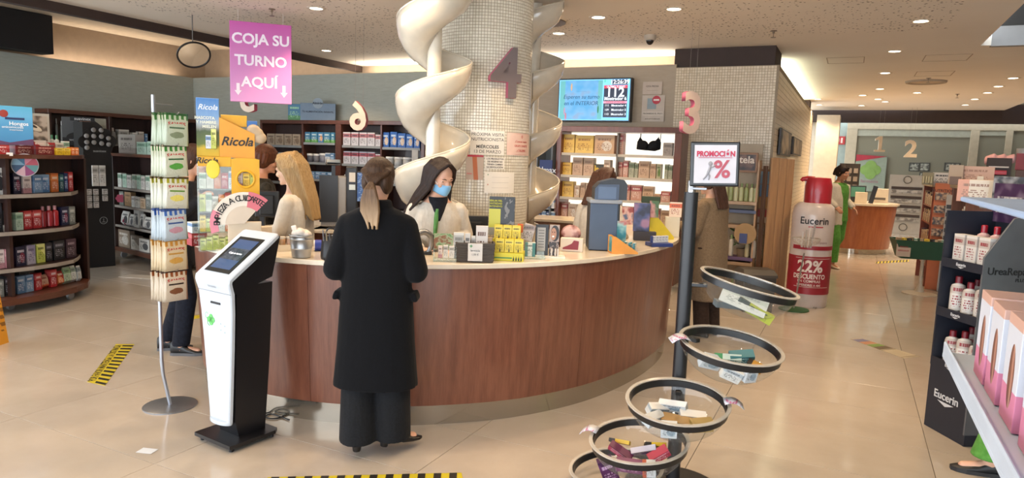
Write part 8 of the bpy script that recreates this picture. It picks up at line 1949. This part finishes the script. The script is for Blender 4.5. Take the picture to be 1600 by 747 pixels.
# white stand
WSp = c2w(9.9, 18.2); o, w, h = panel('white_display_stand', 'white cardboard stand with four product tiers beyond the far counter', 'display', (1389, 269, 1431, 361), (WSp.x, WSp.y), .3, mat('B9B4AA', .6)); o.location.z = 0
for i in range(4): MB().box((0, -.152, h*(.78-.155*i)), (w*.86, .02, h*.045)).build('dark_recess', mat('4A3E38', .7), o); MB().box((0, -.17, h*(.72-.155*i)), (w*.84, .05, h*.06)).build('packet_row', photo_mat(('7A746C', 'A8A298', 'C0BAB0'), 9, 60+i), o)
for zz_ in (.92, .12): MB().tube([(.09*cos(a), -.153, h*zz_+.09*sin(a)) for a in np.linspace(0, 2*pi, 22, endpoint=False)], .012, 6, closed=True).build('ring_emblem', mat('6A665E', .6), o)
# glazed far wall
YG = 23.3; T = thing('glazed_front', 'large greenish glass front in beige frame on the far wall', 'window', (0, 0, 0)); gxa, gxb = up(1324, 200, YG).x, up(1600, 200, YG).x+.6; gz = up(1450, 191, YG).z; M_FRM = mat('B5A890', .6)
def gb(a, b_, z0, z1, nm_, m_, th=.12, y=YG): return MB().box(((a+b_)/2, y, (z0+z1)/2), (b_-a, th, z1-z0), ch=.006 if th > .05 else 0).build(nm_, m_, T)
gb(gxa, gxb, gz-.22, gz, 'frame_top', M_FRM); x1 = up(1336, 250, YG).x; gb(gxa, x1, 0, gz-.22, 'frame_side', M_FRM); xm, xn = up(1512, 250, YG).x, up(1526, 250, YG).x; gb(xm, xn, 0, gz-.22, 'mullion', M_FRM); xo, xq = up(1567, 250, YG).x, up(1578, 250, YG).x; gb(xo, xq, 0, gz-.22, 'mullion', M_FRM)
N = NT('green_glass'); N.set('807C6A', .4); N.b.inputs['Specular IOR Level'].default_value = .3; GLS = N.m
gb(x1, xm, .05, gz-.42, 'glass_pane', GLS, .02); gb(xn, xo, .05, gz-.36, 'glass_pane', GLS, .02); gb(x1, xm, gz-.42, gz-.22, 'light_rail', mat('A0A090', .6), .08); gb(xn, xo, gz-.36, gz-.22, 'light_rail', mat('A0A090', .6), .08); gb(xq, gxb, .05, gz-.22, 'glass_pane', GLS, .02)
a, b_ = up(1338, 244, YG-.075), up(1381, 300, YG-.075); o = MB().box((0, 0, 0), (b_.x-a.x, .02, a.z-b_.z)).build('cross_poster', mat('8E9888', .6), loc=((a.x+b_.x)/2, YG-.075, (a.z+b_.z)/2)); tag(o, 'pale poster with green cross on the glazed front', 'poster'); e = MB()
for k_ in range(4): e.cyl((.13*cos(k_*pi/2), -.015-.004*k_, .12+.13*sin(k_*pi/2)), (.13*cos(k_*pi/2), -.012, .12+.13*sin(k_*pi/2)), .15, n=20)
e.build('green_cross', mat('7E9E52', .6), o); MB().prism([(-(b_.x-a.x)/2, .0), (-(b_.x-a.x)/2, .2), ((b_.x-a.x)/2, .16)], 0, .01, M=Matrix.Translation((0, -.01, (a.z-b_.z)/2-.15)) @ Matrix.Rotation(pi/2, 4, 'X')).build('red_pennant', mat('A8303E', .6), o); text('farmacia', .14, mat('A06A7A', .6), o, (0, -.012, -.22))
for i, q in enumerate(((1421, 254, 1436, 268), (1437, 254, 1452, 268), (1437, 269, 1450, 284), (1476, 254, 1500, 268))):
    a, b_ = up(q[0], q[1], YG-.03), up(q[2], q[3], YG-.03); o = MB().box((0, 0, 0), (b_.x-a.x, .03, a.z-b_.z), ch=.003).build('small_frame', mat('3E3E38', .5), loc=((a.x+b_.x)/2, YG-.026, (a.z+b_.z)/2)); tag(o, 'small dark framed notice on the far glass, %s' % ('top left', 'top middle', 'below the others', 'rightmost and widest')[i], 'frame'); MB().box((0, -.018, 0), ((b_.x-a.x)*.78, .004, (a.z-b_.z)*.78)).build('print', photo_mat(('4A4A42', '8A8A7E', 'A8A898'), 12, 70+i), o)
a, b_ = up(1307, 213, 23.48), up(1320, 226, 23.48); o = MB().box((0, 0, 0), (b_.x-a.x, .02, a.z-b_.z)).build('fire_sign', mat('A83434', .5), loc=((a.x+b_.x)/2, 23.485, (a.z+b_.z)/2)); tag(o, 'small red square fire equipment sign on the far wall', 'sign'); MB().box((.03, -.012, 0), (.05, .003, .16)).build('pictogram', mat('D8C0B8', .5), o); MB().box((-.06, -.012, .01), (.05, .003, .10)).build('pictogram', mat('D8C0B8', .5), o)
a, b_ = c2w(5.05, 7.35), 0; 
# shelf boxes seen over the green basket
o, w, h = panel('bottle_box', 'cream open box of small bottles on the reddish gondola', 'box', (1443, 263, 1456, 282), (OD.x, OD.y), .1, mat('8E8464', .5)); o.location.z = 1.456
for i in range(4): MB().cyl((-w*.35+w*.23*i, -.055, h*.15), (-w*.35+w*.23*i, -.055, h*.7), .014, n=10).build('small_bottle', mat('B0A888', .4), o)
o, w, h = panel('sign_card', 'white and grey lettered card on top of the reddish gondola', 'card', (1461, 262, 1484, 282), (OD.x, OD.y), .06, pack('C5BDB2', '8A7A70', '3A3634', 1)); o.location.z = 1.456
# red drum at the right edge
TE = c2w(6.2, 8.3); o, w, h = panel('red_container', 'red container with grey lid cut by the right edge', 'container', (1590, 240, 1606, 266), (TE.x, TE.y), .2, mat('8E2A2E', .5)); o.location.z = rp(1598, 266, TE).z
MB().cyl((0, 0, h), (0, 0, h+.06), w*.55, n=20).build('grey_lid', mat('A09890', .5), o); T = thing('display_pillar', 'brown pillar unit carrying the red container', 'plinth', (TE.x, TE.y, 0), facing(TE)); MB().box((0, .0, o.location.z/2), (.3, .3, o.location.z-.003), ch=.003).build('pillar_body', mat('5A3A2C', .5), T); MB().box((0, 0, .04), (.33, .33, .08)).build('pillar_foot', mat('3A2820', .5), T)

# ================================================================== floor markings
def quad(name, label, cat, P, m_, h=.0012): 
    o = MB().prism([(p.x, p.y) for p in P], .0002, h).build(name, m_); return tag(o, label, cat)
M_TY = mat('B9A91E', .5); M_TB = mat('1A1812', .5)
P = [gp(136, 597), gp(164, 603), gp(210, 538), gp(181, 538)]
o = quad('floor_tape', 'yellow and black distance tape on the floor at left', 'tape', P, M_TY)
def lerp(a, b_, t_): return a+(b_-a)*t_
for i in range(12):
    f0, f1 = i/12+.012, i/12+.05
    l0, l1 = lerp(P[0], P[3], f0), lerp(P[0], P[3], f1); r0, r1 = lerp(P[1], P[2], f0), lerp(P[1], P[2], f1)
    MB().prism([(q.x, q.y) for q in (lerp(l0, r0, .42), r0, r1, lerp(l1, r1, .42))], .0012, .002).build('black_bar', M_TB, o)
dv = (P[3]-P[0]); ang = atan2(dv.y, dv.x); mid = lerp(lerp(P[0], P[3], .5), lerp(P[1], P[2], .5), .2); L = dv.length
t_ = text('POR FAVOR MANTENGA LA DISTANCIA', .062, M_TB, o, (mid.x, mid.y, .0016), (0, 0, ang), ext=.0003, bold=.02); 
me = t_.data; xs = [v.co.x for v in me.vertices]; k_ = L*.95/(max(xs)-min(xs)); t_.scale = (k_, 1.1, 1)
P = [gp(418, 752), gp(721, 740), gp(724, 752), gp(418, 766)]; P = [gp(418, 746), gp(721, 739), gp(727, 765), gp(414, 772)]
o = quad('floor_tape', 'yellow and black striped tape at the bottom edge of the picture', 'tape', P, M_TY)
for i in range(12):
    f0, f1, f2, f3 = i/12+.02, i/12+.06, i/12+.035, i/12-.005
    MB().prism([(q.x, q.y) for q in (lerp(P[3], P[2], max(0, f3)), lerp(P[3], P[2], f2), lerp(P[0], P[1], f1), lerp(P[0], P[1], f0))], .0012, .002).build('black_bar', M_TB, o)
P = [gp(1368, 412), gp(1420, 409), gp(1420, 406), gp(1368, 409)]; o = quad('floor_tape', 'thin far yellow and black tape near the far counter', 'tape', P, M_TY)
for i in range(10): MB().prism([(q.x, q.y) for q in (lerp(P[0], P[1], i/10), lerp(P[0], P[1], i/10+.05), lerp(P[3], P[2], i/10+.07), lerp(P[3], P[2], i/10+.02))], .0012, .002).build('black_bar', M_TB, o)
P = [gp(298, 499), gp(322, 496), gp(322, 491), gp(298, 494)]; quad('floor_tape', 'short piece of yellow tape behind the black shoes', 'tape', P, M_TY)
P = [gp(1329, 530), gp(1345, 529), gp(1437, 557), gp(1412, 560)]; o = quad('floor_sticker', 'long coloured sticker on the floor before the navy stand', 'sticker', P, mat('B0A48C', .5))
for f0, f1, cc in ((.03, .17, '6A6A8A'), (.17, .3, 'B07A5A'), (.32, .44, '6A8A3A'), (.44, .58, '5A4A34'), (.6, .62, '7A6E5A'), (.95, .97, '7A6E5A')): MB().prism([(q.x, q.y) for q in (lerp(P[0], P[3], f0), lerp(P[0], P[3], f1), lerp(P[1], P[2], f1), lerp(P[1], P[2], f0))], .0012, .0018).build('print_field', mat(cc, .5), o)
c = gp(230, 705); R = [[Vector((c.x+dx*cos(.3)-dy*sin(.3), c.y+dx*sin(.3)+dy*cos(.3), .002+.02*max(0, (dx+.02))*4*max(0, dx+.02))) for dx in np.linspace(-.045, .045, 6)] for dy in (-.03, .03)]
tag(MB().loft(R, closed=False, cap=False).build('ticket_slip', mat('C9CED4', .6), solid=.001), 'small white paper ticket lying on the floor left of the kiosk', 'paper')
q = gp(222, 433); tag(MB().box((0, 0, .004), (.5, .2, .006), ch=.001).build('floor_leaflet', mat('B5ACA0', .6), loc=(q.x, q.y, 0), rz=.3), 'flat pale sheet on the floor under the second gondola edge', 'paper')
